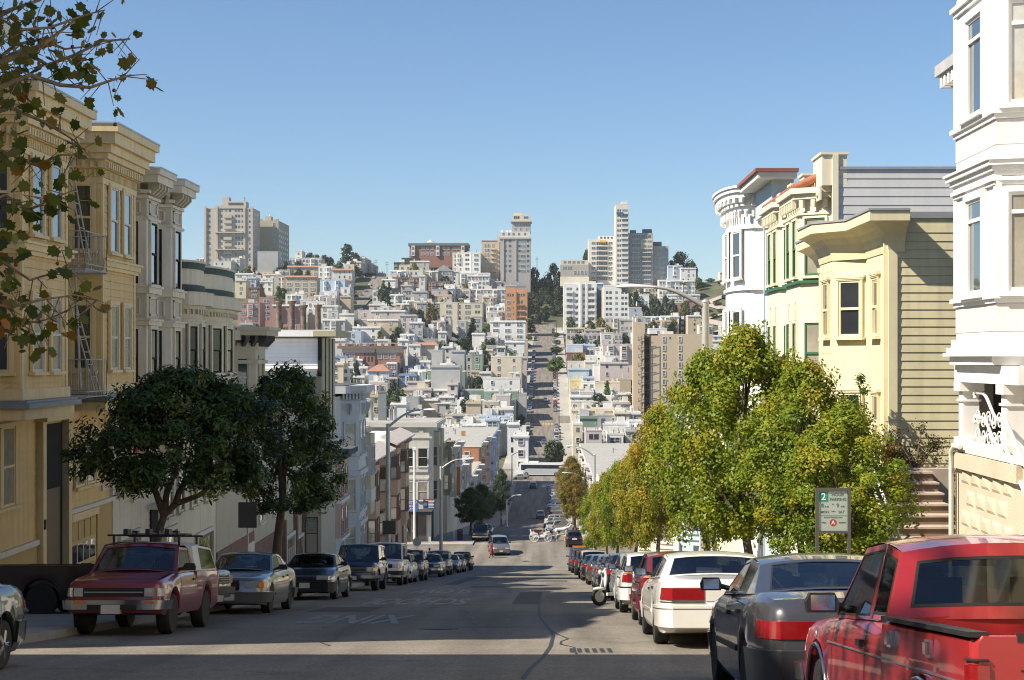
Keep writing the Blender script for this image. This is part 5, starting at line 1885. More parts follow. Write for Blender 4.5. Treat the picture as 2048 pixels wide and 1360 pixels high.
# ------- houses: (x0, x1, roof y, height, colour, options) as they stand on the slope
H=[(393,430,517,9,'q',{}),(470,506,548,11,'o',dict(win='w')),(484,512,556,10,'l',{}),(528,562,549,11,'c',dict(win='w')),(556,580,541,11,'q',{}),(690,708,530,11,'c',dict(side=1)),(700,722,524,12,'o',dict(side=1,d=1000)),(722,742,527,9,'q',dict(d=1030,side=1)),(780,800,548,8,'o',{}),(798,822,531,8,'c',{}),(427,462,523,14,'o',dict(d=985,dep=18,side=1)),(462,480,517,12,'o',dict(d=1000,dep=16)),(515,556,504,16,'g',dict(d=1030,win='n',dep=14,side=1)),(505,545,543,8,'c',{}),(510,546,557,9,'o',dict(win='p')),(520,545,563,8,'w',{}),(548,575,553,12,'q',dict(win='w')),(575,640,533,8,'t',dict(roof='tilef',win='w')),(578,643,517,9,'o',dict(d=1040,win='p')),(590,604,503,12,'o',dict(d=1048)),(571,633,553,13,'t',dict(roof='tilef',win='w',label="tan house with long terracotta roof left of the parallel street")),(637,665,534,12,'w',{}),(664,704,539,13,'o',dict(roof='tilef',side=1)),(640,664,561,14,'l',dict(win='w')),(662,690,560,16,'l',dict(win='w')),(676,702,560,12,'o',dict(roof='tilef',side=1)),(681,700,576,12,'w',dict(side=1)),(471,492,561,10,'c',{}),(497,520,576,8,'e',dict(win='w')),(475,520,607,16,'k',dict(win='w',label="dusky pink stepped apartment house, left half, behind the chimney pipes")),(518,548,596,14,'k',dict(win='w')),(545,600,611,16,'k',dict(win='w',label="dusky pink apartment house behind the rusty chimney pipes, right half")),(571,606,589,9,'w',dict(win='w')),(600,632,601,9,'p',{}),(628,652,592,10,'p',dict(win='p')),(612,660,604,10,'w',{}),(655,672,598,14,'q',dict(side=1,dep=22)),(615,640,631,9,'t',dict(win='n')),(640,676,612,14,'o',dict(side=1)),(645,690,640,11,'g',dict(side=1)),(480,505,648,8,'g',{}),(704,730,516,12,'c',dict(d=1020,side=1)),(716,738,519,10,'t',dict(d=1035,side=1,roof='gable')),(736,752,532,8,'o',dict(d=1045,side=1)),(753,768,547,6,'c',dict(d=1040)),(788,820,526,9,'d',dict(win='p')),(803,838,517,12,'d',dict(d=1060,win='n')),(820,858,523,12,'q',dict(win='s')),(870,904,515,12,'t',dict(win='p')),(905,926,507,13,'o',dict(d=1050)),(926,943,506,15,'w',dict(win='w',d=1045)),(944,961,506,15,'w',dict(win='w',d=1042)),(927,985,534,9,'d',dict(win='p',label="dark house with pale teal roof edge below the tan block")),(842,872,533,8,'w',dict(roof='gable')),(780,812,542,9,'w',{}),(818,846,542,10,'o',{}),(852,876,543,9,'c',{}),(870,905,541,12,'g',dict(roof='gable',win='p')),(900,917,543,11,'w',{}),(774,842,556,9,'e',dict(win='p',label="brown dormered terrace right of the parallel street")),(838,850,552,14,'o',dict(side=1)),(856,900,564,9,'e',dict(win='w')),(760,802,578,6,'d',dict(win='n')),(745,779,582,8,'w',dict(win='p',label="white octagonal-fronted house at the parallel street's corner")),(780,806,590,9,'o',dict(win='p')),(806,828,581,11,'q',dict(win='w',roof='gable')),(829,858,584,9,'d',dict(win='p',label="dark green house right of the gabled one")),(868,906,577,10,'l',dict(win='s')),(855,902,591,9,'w',dict(roof='tilef',win='p')),(738,812,610,7,'o',dict(win='s')),(805,829,602,13,'w',dict(win='p')),(829,853,604,14,'t',dict(win='w',label="tan balconied house left of the poplars")),(716,742,623,10,'p',dict(win='s')),(742,810,622,13,'p',dict(win='s',side=1,dep=18)),(850,880,606,14,'o',{}),(880,915,606,18,'c',dict(win='w')),(710,735,640,10,'q',dict(win='s')),(735,796,640,15,'t',dict(win='s',side=1)),(906,980,547,12,'o',dict(win='w',clutter=5)),(935,978,552,14,'w',dict(win='p')),(989,1058,547,16,'w',dict(win='w',side=1,clutter=5)),(905,940,579,12,'c',dict(win='w')),(938,1010,579,14,'o',dict(win='p',clutter=5)),(905,965,607,17,'c',dict(win='w',side=1,label="cream apartment house with bay windows left of the orange block")),(972,1011,613,12,'w',dict(win='p')),(980,1051,643,17,'w',dict(win='w',side=1,label="white modern house with glazed balconies below the orange block")),(962,1012,682,9,'w',dict(side=0,win='s')),(1010,1049,684,12,'w',dict(side=1,win='s')),(650,690,681,14,'o',dict(win='n')),(690,722,664,12,'l',dict(win='s')),(705,760,655,12,'w',dict(win='s')),(760,800,664,8,'r',dict(win='n')),(795,830,678,8,'l',dict(win='p')),(826,872,688,14,'q',dict(roof='tilef',win='s')),(818,840,690,14,'o',dict(win='s')),(838,873,662,8,'p',{}),(863,885,702,16,'g',dict(win='n')),(884,905,695,15,'o',dict(win='s')),(903,929,702,17,'g',dict(win='n')),(895,915,680,8,'g',dict(roof='gable',win='n')),(929,946,712,12,'g',dict(win='s')),(943,965,711,16,'n',dict(win='p')),(965,985,700,10,'c',{}),(982,1043,714,16,'c',dict(side=1,win='s',label="cream boarded house with terraces left of the far street")),(650,695,714,13,'b',dict(win='p',label="blue house with white paired windows below the school")),(650,668,738,9,'k',{}),(660,735,735,12,'w',dict(win='p',clutter=5,label="white row of small paired windows right of the blue house")),(735,778,741,12,'l',dict(roof='hip',win='s',label="pale blue house with terracotta hipped roof in front of the school")),(806,851,734,9,'b',dict(win='p',label="blue-grey house with white windows beneath the school's right end")),(798,832,750,10,'b',dict(win='p')),(855,890,742,12,'n',dict(win='n')),(888,930,744,12,'n',dict(win='s')),(862,920,733,5,'g',dict(win='n',d=592)),(930,965,756,8,'o',{}),(966,1040,758,12,'w',dict(side=1,win='s')),(815,868,764,8,'p',dict(win='n')),(866,880,765,8,'x',dict(win='n')),(803,862,779,9,'p',dict(win='n')),(868,895,780,9,'o',{}),(895,915,768,12,'p',dict(win='p')),(888,925,757,7,'p',{}),(925,970,781,9,'n',dict(win='n')),(968,1036,783,11,'n',dict(side=1,win='s')),(700,735,762,8,'g',{}),(740,775,768,10,'p',{}),(775,815,800,7,'q',dict(win='n')),(835,875,800,8,'t',dict(win='n')),(870,920,806,7,'g',{}),(915,1030,803,9,'g',dict(side=1,win='s',clutter=6)),(900,985,816,8,'o',dict(clutter=5)),(985,1026,818,11,'o',dict(side=1)),(905,950,830,8,'g',{}),(945,1020,834,10,'l',dict(side=1,win='p',clutter=5)),(885,930,855,7,'y',dict(win='w')),(925,1012,850,9,'g',dict(side=1,win='s',clutter=6)),(1133,1235,657,8,'c',dict(side=-1,win='p',clutter=6)),(1133,1245,668,9,'p',dict(side=-1,win='p',clutter=6)),(1240,1285,640,10,'g',{}),(1258,1283,616,12,'l',dict(win='s')),(1282,1302,619,8,'w',dict(win='p')),(1286,1324,634,11,'l',dict(win='w')),(1322,1358,633,12,'w',dict(win='w')),(1342,1372,606,8,'k',dict(win='n',label="dusty pink house with rounded corner below the crooked road")),(1370,1406,601,10,'k',dict(win='n')),(1335,1400,590,7,'o',dict(win='p')),(1336,1362,532,13,'l',dict(d=1050,win='w')),(1361,1392,537,13,'w',dict(d=1045)),(1318,1390,562,9,'o',dict(d=1010,win='p')),(1290,1330,576,9,'c',dict(win='p')),(1262,1300,585,8,'d',dict(win='p')),(1360,1378,640,9,'d',dict(win='p')),(1376,1402,632,12,'t',dict(win='s')),(1300,1345,622,7,'g',dict(roof='gable')),(1440,1470,545,9,'c',dict(d=1080,win='w',label="ochre house high on the green hillside at the right")),(1425,1465,672,7,'w',{}),(1430,1470,690,8,'o',{}),(1133,1166,690,11,'l',dict(side=-1,win='n')),(1133,1172,707,8,'e',dict(side=-1,win='w')),(1163,1190,690,10,'l',dict(win='n')),(1188,1210,696,9,'w',{}),(1172,1206,712,8,'w',{}),(1206,1264,690,15,'p',dict(win='w',clutter=6)),(1136,1170,724,9,'o',dict(side=-1,win='n')),(1170,1202,723,10,'c',dict(win='s')),(1200,1256,726,14,'p',dict(win='s',label="pinkish grey house with two dark windows left of the tan tower")),(1136,1178,738,9,'l',dict(side=-1,win='n')),(1178,1216,740,8,'l',dict(win='n')),(1213,1235,742,9,'l',{}),(1139,1166,762,9,'y',dict(side=-1,win='n')),(1164,1190,765,9,'w',dict(win='p',label="white dormer with three dark windows right of the far street")),(1190,1240,766,10,'c',dict(win='s')),(1142,1185,782,8,'g',dict(side=-1,win='n')),(1186,1225,780,8,'g',{}),(1236,1262,760,9,'t',dict(win='n')),(1140,1228,793,8,'w',dict(side=-1,clutter=7)),(1225,1262,788,8,'q',dict(win='s')),(1142,1250,805,8,'o',dict(side=-1,clutter=7)),(1143,1250,820,9,'c',dict(side=-1,clutter=7,win='s')),(1154,1195,835,10,'n',dict(side=-1,win='s',label="sage green house wall framed in white right of the far street")),(1195,1262,832,8,'g',dict(clutter=7)),(1206,1258,850,8,'w',dict(clutter=5)),(1146,1165,850,11,'c',dict(side=-1,win='s')),(1215,1245,870,9,'w',dict(win='w')),(1258,1300,845,9,'w',{}),(1290,1330,860,9,'o',{}),(1160,1215,868,8,'o',dict(win='w')),]
for(x0,x1,yt,h,c,kw)in H:
 far_house(x0,x1,yt,h,c,**kw)
fill=random.Random(21)
for row,(yb,n,hh)in enumerate([(870,9,8),(835,11,8),(795,13,9),(755,13,9),(722,13,10),(690,13,10),(662,13,10),(632,14,10),(600,15,10),(572,14,9)]):
 for i in range(n):
  x=640+(i+fill.uniform(.1,.9))*(400/n)
  if yb<690 and 690<x<755:continue
  far_house(x,x+fill.uniform(16,34),yb+fill.uniform(-14,14),hh+fill.uniform(-1,4),fill.choice('wwwoocggpltqp'),win=fill.choice('rrswpn'),clutter=3)
 for i in range(7):
  x=1150+(i+fill.uniform(.1,.9))*44
  if yb<640 and x>1340:continue
  far_house(x,x+fill.uniform(18,36),yb+fill.uniform(-12,12),hh+fill.uniform(-1,3),fill.choice('wwwoocggpltqp'),win=fill.choice('rrswpn'),clutter=3)
ORD=["first","second","third","fourth","fifth","sixth","seventh","eighth","ninth","tenth","eleventh","twelfth","thirteenth","fourteenth","fifteenth","sixteenth","seventeenth","eighteenth","nineteenth","twentieth"]
ORD+=[t if not u else t.replace("ieth","y")+"-"+u for t in("twentieth","thirtieth","fortieth","fiftieth","sixtieth")for u in("","first","second","third","fourth","fifth","sixth","seventh","eighth","ninth")][1:]
def zone(x,y):
 if x<700:return "left of the parallel street"
 if x<860:return "between the parallel street and the poplars"
 if x<1060:return "left of the far street"
 if x<1262:return "right of the far street"
 return "right of the tan tower"
groups={}
for s in SEEN:
 if not s[7]:groups.setdefault((s[4],zone((s[1]+s[2])/2,s[3])),[]).append(s)
for(c,z),lst in groups.items():
 lst.sort(key=lambda s:-s[3])
 for i,s in enumerate(lst):
  o=ORD[i] if i<len(ORD) else "number %d"%(i+1)
  st_=max(2,round(s[6]/3))
  s[0]["label"]="%s far house %s, %s of its colour uphill"%(FPAL[c][0],z,o)
  # ================================================================== trees and shrubs
SHAPES={'kite':[(0,-.5),(.42,.05),(0,.5),(-.42,.05)],'fan':[(0,-.5),(.5,.25),(.2,.5),(-.2,.5),(-.5,.25)],'lance':[(0,-.6),(.2,-.1),(.14,.3),(0,.6),(-.14,.3),(-.2,-.1)],'maple':[(0,-.6),(.05,-.28),(.34,-.3),(.36,-.08),(.52,.08),(.36,.2),(.26,.4),(.12,.36),(0,.58),(-.12,.36),(-.26,.4),(-.36,.2),(-.52,.08),(-.36,-.08),(-.34,-.3),(-.05,-.28)],}
def leaf_mesh(name,pts,nrm,size,m,shape,rng,tone=None,droop=None):
 pts=np.asarray(pts,float)
 N=len(pts)
 sh=np.array(SHAPES[shape])
 K=len(sh)
 n=np.asarray(nrm,float)
 n=n/(np.linalg.norm(n,axis=1,keepdims=True)+1e-9)
 a=rng.normal(size=(N,3))
 if droop is not None:a[:,2]+=droop
 u=a-n*(a*n).sum(1,keepdims=True)
 u/=np.linalg.norm(u,axis=1,keepdims=True)+1e-9
 v=np.cross(n,u)
 s=size*rng.uniform(.6,1.25,N)
 V=pts[:,None,:]+(v[:,None,:]*sh[None,:,0:1]+u[:,None,:]*sh[None,:,1:2])*s[:,None,None]
 V=V.reshape(-1,3)
 me=bpy.data.meshes.new(name)
 me.vertices.add(N*K)
 me.vertices.foreach_set("co",V.astype(np.float32).ravel())
 me.loops.add(N*K)
 me.loops.foreach_set("vertex_index",np.arange(N*K,dtype=np.int32))
 me.polygons.add(N)
 me.polygons.foreach_set("loop_start",np.arange(0,N*K,K,dtype=np.int32))
 me.polygons.foreach_set("loop_total",np.full(N,K,dtype=np.int32))
 me.update(calc_edges=True)
 at=me.attributes.new("tone",'FLOAT','POINT')
 tn=rng.uniform(0,1,N) if tone is None else np.clip(tone+rng.normal(0,.14,N),0,1)
 at.data.foreach_set("value",np.repeat(tn,K).astype(np.float32))
 me.materials.append(m)
 return me
def clumps(rng,env,n_cl,per,rad,stretch=1.0,hollow=.55):
 """clump centres spread through an envelope (half-widths rx, ry, z0..z1, shape function); leaves round each"""
 rx,ry,z0,z1,prof=env
 P_,N_,T_,C_=[],[],[],[]
 k=0
 while k<n_cl:
  t=rng.random()
  w=prof(t)
  a=rng.uniform(0,2*math.pi)
  r=math.sqrt(rng.uniform(hollow**2,1.0))*w*rng.uniform(.85,1.12)
  c=np.array([rx*r*math.cos(a),ry*r*math.sin(a),lerp(z0,z1,t)])
  cr=rad*rng.uniform(.6,1.4)
  m=int(per*rng.uniform(.6,1.4))
  q=rng.normal(size=(m,3))
  q/=np.linalg.norm(q,axis=1,keepdims=True)
  q=q*(rng.random((m,1))**.45)*cr
  q[:,2]*=stretch
  P_.append(c+q)
  out=q/cr+np.array([c[0]/rx*.6,c[1]/ry*.6,.55])+rng.normal(0,.55,(m,3))
  N_.append(out)
  T_.append(np.full(m,np.clip(rng.normal(.45,.2),0,1)))
  C_.append(c)
  k+=1
 return np.concatenate(P_),np.concatenate(N_),np.concatenate(T_),C_
def limbs(mb,base,fork,cs,rng,r0,r1,n=9,m=0,bend=.15):
 base,fork=Vector(base),Vector(fork)
 mid=base.lerp(fork,.5)+Vector((rng.uniform(-bend,bend),rng.uniform(-bend,bend),0))
 mb.tube([base,mid,fork],[r0,lerp(r0,r1,.5),r1],9,m)
 for c in cs[:n]:
  c=Vector(c)
  w=fork.lerp(c,.5)+Vector((rng.uniform(-.2,.2),rng.uniform(-.2,.2),rng.uniform(-.05,.25)))
  mb.tube([fork+(fork-base)*-.05,w,c],[r1*.75,r1*.45,r1*.18],6,m)
BARK=mat("bark_grey_brown",(0.13,0.10,0.075),rough=.95,var=.35,scale=9,bump=.6,bscale=40)
BARKP=mat("bark_plane",(0.22,0.18,0.13),rough=.9,var=.45,scale=7,bump=.4,bscale=30)
L_GINK=leaf_mat("leaf_fresh_green",[(0.075,0.12,0.009),(0.15,0.22,0.015),(0.23,0.30,0.022),(0.33,0.34,0.03),(0.44,0.33,0.03)],trans=.45)
L_YELG=leaf_mat("leaf_yellowing",[(0.11,0.13,0.010),(0.21,0.22,0.018),(0.31,0.29,0.025),(0.40,0.33,0.03),(0.46,0.30,0.03)],trans=.45)
L_DARK=leaf_mat("leaf_dark_glossy",[(0.02,0.04,0.008),(0.035,0.07,0.012),(0.05,0.095,0.016),(0.075,0.125,0.02),(0.2,0.2,0.03)],rough=.4,trans=.2)
L_PLANE=leaf_mat("leaf_plane_autumn",[(0.05,0.075,0.012),(0.075,0.11,0.016),(0.12,0.14,0.02),(0.24,0.15,0.025),(0.34,0.14,0.025)],trans=.4)
L_AUT=leaf_mat("leaf_olive_autumn",[(0.09,0.09,0.02),(0.16,0.14,0.02),(0.24,0.18,0.025),(0.28,0.16,0.03)],trans=.3)
L_FAR=leaf_mat("leaf_far_dark",[(0.018,0.035,0.014),(0.03,0.055,0.02),(0.045,0.075,0.025),(0.07,0.095,0.03)],trans=.15)
L_FARB=leaf_mat("leaf_far_bright",[(0.05,0.10,0.015),(0.09,0.15,0.02),(0.14,0.20,0.03)],trans=.25)
L_POP=leaf_mat("leaf_poplar",[(0.12,0.12,0.04),(0.19,0.17,0.05),(0.26,0.21,0.06)],trans=.25)
# ------- green street trees on the right
rng=np.random.default_rng(5)
PROTO=[]
def gink_prof(t):
 return(0.35+0.65*math.sin(math.pi*min(1,(t+.12)*.78)))*(1.0 if t<.6 else(1-((t-.6)/.4)**1.5*.82))
for k in range(3):
 P_,N_,T_,C_=clumps(rng,(1.65,1.65,1.75,6.2,gink_prof),190,165,.33,1.0,.35)
 for j in range(26):
  a,t=rng.uniform(0,6.28),rng.uniform(.35,1)
  w=gink_prof(t)*1.65
  base=np.array([math.cos(a)*w*.8,math.sin(a)*w*.8,lerp(1.75,6.2,t)])
  m_=55
  s=rng.random((m_,1))
  ln=rng.uniform(.25,.6)
  q=base+s*np.array([[math.cos(a)*.35*ln,math.sin(a)*.35*ln,ln]])+rng.normal(0,.07,(m_,3))
  P_=np.concatenate([P_,q])
  N_=np.concatenate([N_,rng.normal(0,1,(m_,3))+np.array([math.cos(a),math.sin(a),.5])])
  T_=np.concatenate([T_,np.full(m_,rng.uniform(.4,.75))])
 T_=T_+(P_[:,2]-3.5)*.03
 me=leaf_mesh("crown",P_,N_,.075,L_GINK,'fan',rng,T_)
 mb=MB()
 r_=random.Random(k)
 limbs(mb,(0,0,-.3),(r_.uniform(-.1,.1),.05,1.9),sorted(C_,key=lambda c:r_.random()),r_,.13,.09,16)
 PROTO.append((me,mb.mesh("trunk",[BARK])))
def put_tree(proto,x,y,z,s,sz,rot,label,group,name="street_tree",crown_mat=None):
 root=link(name,None,None,Matrix.Translation((x,y,z)))
 tag(root,label,"tree",group)
 mx=Matrix.Translation((x,y,z))@Matrix.Rotation(rot,4,'Z')@Matrix.Diagonal((s,s,sz,1))
 link("trunk",proto[1],root,mx)
 c=link("crown",proto[0],root,mx)
 if crown_mat:
  c.material_slots[0].link='OBJECT'
  c.material_slots[0].material=crown_mat
 return root
RT=[(29.5,1700,800,118,"nearest green street tree behind the parking sign"),(33.5,1605,708,118,"tall green street tree second from the photographer"),(36.6,1497,640,128,"tallest-looking green street tree, third down the street"),(39.8,1402,690,100,"green street tree fourth down the right pavement"),(58.0,1318,800,62,"green street tree fifth down the right pavement"),(75.0,1272,882,50,"green street tree sixth down the right pavement, yellowing at the base"),(95.0,1238,918,42,"green street tree seventh down the right pavement"),(114.0,1212,940,36,"green street tree eighth down the right pavement"),(134.0,1190,962,32,"farthest green street tree before the crossing on the right")]
for i,(d,x,yt,hw,lab)in enumerate(RT):
 v=P(x,yt,d)
 zb=zr(d)+.13
 hgt=v.z-zb
 put_tree(PROTO[i%3],min(max(v.x,6.4),8.0),d,zb,hw/FOC*d/1.45,hgt/6.55,i*1.3,lab,"green street trees on the right pavement",crown_mat=L_YELG if i in(4,5,7) else None)
 # ------- autumn trees past the crossing
for i,(d,x,yt,hw,lab)in enumerate([(186,1152,945,34,"olive-brown autumn tree past the crossing, nearest on the right"),(225,1146,925,32,"olive-brown autumn tree past the crossing, second on the right"),(275,1143,908,30,"olive-brown autumn tree past the crossing, third on the right"),(330,1140,915,26,"olive-brown autumn tree nearest the avenue on the right")]):
 v=P(x,yt,d)
 zb=zr(d)+.13
 put_tree(PROTO[(i+1)%3],v.x,d,zb,hw/FOC*d/1.62,(v.z-zb)/6.6,i*2.1,lab,"autumn trees past the crossing",crown_mat=L_AUT)
for i,(d,x,yt,hw,lab)in enumerate([(182,941,975,36,"dark street tree behind the stop sign past the crossing"),(205,962,968,34,"dark street tree second past the crossing on the left"),(262,1002,938,22,"dark street tree third past the crossing on the left")]):
 v=P(x,yt,d)
 zb=zr(d)+.13
 put_tree(PROTO[i%3],v.x,d,zb,hw/FOC*d/1.62,(v.z-zb)/6.4,i*2.1,lab,"dark trees past the crossing",crown_mat=L_DARK if i<2 else L_FAR)
 # ------- two dark evergreens on the left pavement
rng=np.random.default_rng(9)
def dome(t):
 return math.sqrt(max(0.02,1-(t*1.0)**2.2))*(0.75+.25*min(1,t*5))
for(d,tx,cx,yt,yb,hw,lab,seed)in[(36.5,320,362,750,968,222,"dark evergreen with forked trunk beside the yellow house",1),(52.5,556,572,738,1020,122,"dark evergreen with straight trunk left of the pink house",2)]:
 base=P(tx,1200,d)
 base.z=zr(d)+.1
 top,bot=P(cx,yt,d),P(cx,yb,d)
 rx=hw/FOC*d
 rng=np.random.default_rng(seed)
 P_,N_,T_,C_=clumps(rng,(rx,rx*.85,0,top.z-bot.z,dome),250 if seed==1 else 210,120,.33,.8,.3)
 N_[:,2]+=.3
 off_=np.array([top.x,d,bot.z])
 root=thing("street_tree",lab,"tree",base,"dark evergreens on the left pavement")
 me=leaf_mesh("crown",P_+off_,N_,.135,L_DARK,'lance',rng,T_,droop=-.8)
 link("crown",me,root)
 mb=MB()
 r_=random.Random(seed)
 if seed==1:
  fork=P(328,1030,d)
  mb.tube([base,P(312,1095,d),P(322,1050,d),fork],[.11,.095,.085,.085],9)
  for pts in([(328,1030),(312,985),(285,945),(262,915)],[(328,1030),(334,985),(352,940),(365,880)],[(328,1030),(352,1008),(400,990),(430,960),(450,930)],[(352,1008),(358,985),(380,950),(398,930)]):
   mb.tube([P(*p,d+.1*i)for i,p in enumerate(pts)],[.09,.075,.06,.045,.03][:len(pts)],7)
 else:
  mb.tube([base,P(553,1100,d),P(560,1040,d),P(566,980,d),P(570,900,d)],[.17,.15,.14,.11,.07],9)
  for q in range(6):
   c=C_[q]+off_
   mb.tube([P(563,1000-q*14,d),Vector(c)],[.07,.02],6)
 mb.build("trunk",BARK,root)
 # ------- plane tree whose branches hang in from the upper left
rng=np.random.default_rng(33)
r_=random.Random(8)
tz=zr(12.5)+.13
pt=thing("plane_tree","plane tree with thin autumn leaves hanging in from the upper left","tree",(-7.2,12.5,tz))
mb=MB()
trunk_top=Vector((-6.9,12.6,1.4))
mb.tube([(-7.2,12.5,tz-.2),(-7.15,12.5,tz+2),trunk_top],[.2,.17,.13],10)
mb.tube([trunk_top,(-6.6,12.9,3.2),(-6.0,13.2,5.2)],[.13,.09,.04],8)
twig_pts=[]
def branch(pix,d,r,wob=.0):
 pts=[P(x,y,d+i*.12)for i,(x,y)in enumerate(pix)]
 mb.tube(pts,[lerp(r,r*.25,i/(len(pts)-1))for i in range(len(pts))],6)
 return pts
main=[([(-260,330),(-120,190),(-10,130),(75,95),(105,75),(150,40)],13.2,.04),([(-260,330),(-100,180),(0,122),(45,100),(95,130),(150,110),(205,82),(260,78)],13.6,.03),([(-260,350),(-100,260),(0,175),(60,150),(120,170),(180,175),(225,160),(262,150)],12.8,.03),([(-260,380),(-80,200),(0,115),(30,90),(75,80),(130,98),(200,90)],14.2,.025),([(-260,400),(-60,245),(20,215),(90,245),(140,275),(172,300)],13.0,.022),([(-260,420),(-80,330),(0,300),(70,330),(120,310),(165,310)],13.9,.022),([(-260,450),(-60,420),(10,390),(60,420),(110,395),(150,380)],12.6,.02),([(-260,480),(-70,500),(0,520),(60,560),(110,545),(150,520)],13.3,.022),([(-260,520),(-50,600),(20,615),(80,600),(150,590),(198,600)],12.9,.02),([(-260,540),(-40,640),(30,650),(90,640),(140,620)],13.7,.018),([(-240,280),(-60,60),(20,20),(80,0),(120,-40)],14.0,.03),([(-200,240),(-30,20),(40,60),(100,55),(170,30),(210,20)],13.0,.02)]
lp=[]
for pix,d,r in main:
 pts=branch(pix,d,r)
 for i in range(2,len(pts)):
  for k in range(r_.randint(4,7)):
   t=r_.random()
   c=pts[i-1].lerp(pts[i],t)
   e=c+Vector((r_.uniform(-.22,.22),r_.uniform(-.3,.3),r_.uniform(-.26,.18)))
   mb.tube([c,e],[.006,.003],4)
   for q in range(r_.choice((1,1,2))):
    lp.append(e+Vector((r_.uniform(-.07,.07),r_.uniform(-.07,.07),r_.uniform(-.08,.03))))
mb.tube([trunk_top,P(-260,330,13.2)],[.1,.05],7)
mb.tube([trunk_top,P(-260,440,12.9)],[.08,.04],7)
mb.tube([trunk_top,P(-260,530,13.0)],[.08,.03],7)
mb.tube([trunk_top,P(-240,260,13.8)],[.08,.04],7)
mb.build("trunk",BARKP,pt)
for k in range(360):
 x=-140+190*(r_.random()**1.4)
 y=r_.choice((r_.uniform(-60,130),r_.uniform(180,350),r_.uniform(380,690),r_.uniform(500,690)))
 lp.append(P(x,y,r_.uniform(12.3,14.5)))
lp=np.array([tuple(p)for p in lp])
nn=rng.normal(0,1,(len(lp),3))+np.array([0,-.8,.5])
tn=rng.beta(2.0,3.2,len(lp))
link("crown",leaf_mesh("crown",lp,nn,.115,L_PLANE,'maple',rng,tn,droop=-.9),pt)
mb=MB()
for k in range(46):
 c=Vector(lp[r_.randrange(len(lp))])+Vector((r_.uniform(-.1,.1),0,-.1))
 mb.ball(c,.018,6,4)
 mb.tube([c,c+Vector((0,0,.1))],.002,3)
o=mb.build("seed_balls",BARK,pt)
o["kind"]="stuff"
tz=zr(4.5)+.13  # unseen tree added to cast dappled shade on the red pickup
pt=thing("plane_tree","unseen plane tree added up the left pavement to dapple the red pickup","tree",(-6.6,4.5,tz))
mb=MB()
mb.tube([(-6.6,4.5,tz-.2),(-6.5,4.6,1.5),(-6.2,4.8,4.0)],[.2,.17,.12],9)
P_,N_,T_,C_=clumps(rng,(3.4,3.0,3.6,9.4,lambda t:math.sqrt(max(.05,1-(2*t-1)**2))),70,16,.6,1.0,.2)
for c in C_[:22]:
 mb.tube([(-6.2,4.8,4.0),Vector((-6.2+c[0]*.5,5+c[1]*.5,4.0+(c[2]-3.5)*.45)),Vector((-6.2+c[0],5+c[1],c[2]))],[.06,.035,.012],5)
mb.build("trunk",BARKP,pt)
link("crown",leaf_mesh("crown",P_+np.array([-6.2,5.0,0]),N_,.2,L_PLANE,'maple',rng,T_),pt)
# ------- shrubs by the garden stair
rng=np.random.default_rng(17)
def shrub(name,lab,c,rx,ry,h,m,size,n,shape='kite',stem=True,per=60,rad=.2,prof=None):
 root=thing(name,lab,"shrub",c)
 P_,N_,T_,C_=clumps(rng,(rx,ry,.1,h,prof or(lambda t:math.sqrt(max(.05,1-(2*t-.9)**2*.9)))),n,per,rad,1.1,.2)
 link("crown",leaf_mesh("crown",P_+np.array(c),N_,size,m,shape,rng,T_),root)
 mb=MB()
 for q in C_[:8]:
  mb.tube([Vector(c),Vector(c)+Vector(q)*.9],[.03,.01],5)
 mb.build("stem",BARK,root)
shrub("ivy_bush","dark climbing shrub behind the parking sign's right post",(8.2,31.2,zr(31.2)+.1),.75,.8,2.5,L_DARK,.1,60,'lance')
shrub("hedge_shrub","fresh green shrub spilling over the garden stair rail",(8.9,33.0,-3.9),.55,.9,2.6,L_GINK,.08,55)
shrub("climbing_plant","thin green climber on the corner of the olive wall",(9.3,34.6,-2.6),.3,.25,2.2,L_FARB,.06,26,per=40,rad=.14)
L_DRY=leaf_mat("leaf_dry_brown",[(0.07,0.06,0.03),(0.12,0.09,0.04),(0.10,0.11,0.03),(0.2,0.13,0.06)],trans=.2)
shrub("dry_shrub","brownish twiggy shrub beside the terracotta pot",(10.5,34.6,-2.42),.75,.25,.95,L_DRY,.05,40,per=50,rad=.16)
shrub("dry_shrub","brownish creeper down the side of the white house beside the steps",(10.62,30.6,-4.6),.12,1.5,2.6,L_DRY,.06,30,per=40,rad=.14)
# ------- far trees: four kinds, copied and scaled
rng=np.random.default_rng(41)
FT={}
def far_proto(kind):
 if kind=='round':
  P_,N_,T_,C_=clumps(rng,(4.2,4.2,2.2,9.6,lambda t:math.sqrt(max(.03,1-(2*t-.85)**2*.93))),75,30,1.15,.9,.35)
  sz=.75
 elif kind=='cone':
  P_,N_,T_,C_=clumps(rng,(2.8,2.8,1.0,12.5,lambda t:max(.05,1-t)),60,30,.8,1.0,.3)
  sz=.6
 elif kind=='column':
  P_,N_,T_,C_=clumps(rng,(1.7,1.7,1.2,16.0,lambda t:math.sin(math.pi*min(1,t*.9+.12))**.6),60,30,.8,1.6,.3)
  sz=.55
 else:
  P_,N_,T_,C_=clumps(rng,(5.5,4.5,5.5,12.5,lambda t:(1-t*.75)*(.8+.2*math.sin(t*19))),55,34,1.2,.55,.3)
  sz=.7
 mb=MB()
 r2=random.Random(4)
 limbs(mb,(0,0,-1.5),(0,0,P_[:,2].min()+1.5),C_,r2,.35,.22,9)
 return(leaf_mesh("crown",P_,N_,sz,L_FAR,'kite',rng,T_),mb.mesh("trunk",[BARK]))
FTP={k:[far_proto(k),far_proto(k)]for k in('round','cone','column','umbrella')}
HT={'round':10.4,'cone':13.0,'column':16.6,'umbrella':13.0}
WD={'round':4.6,'cone':3.0,'column':2.0,'umbrella':5.4}
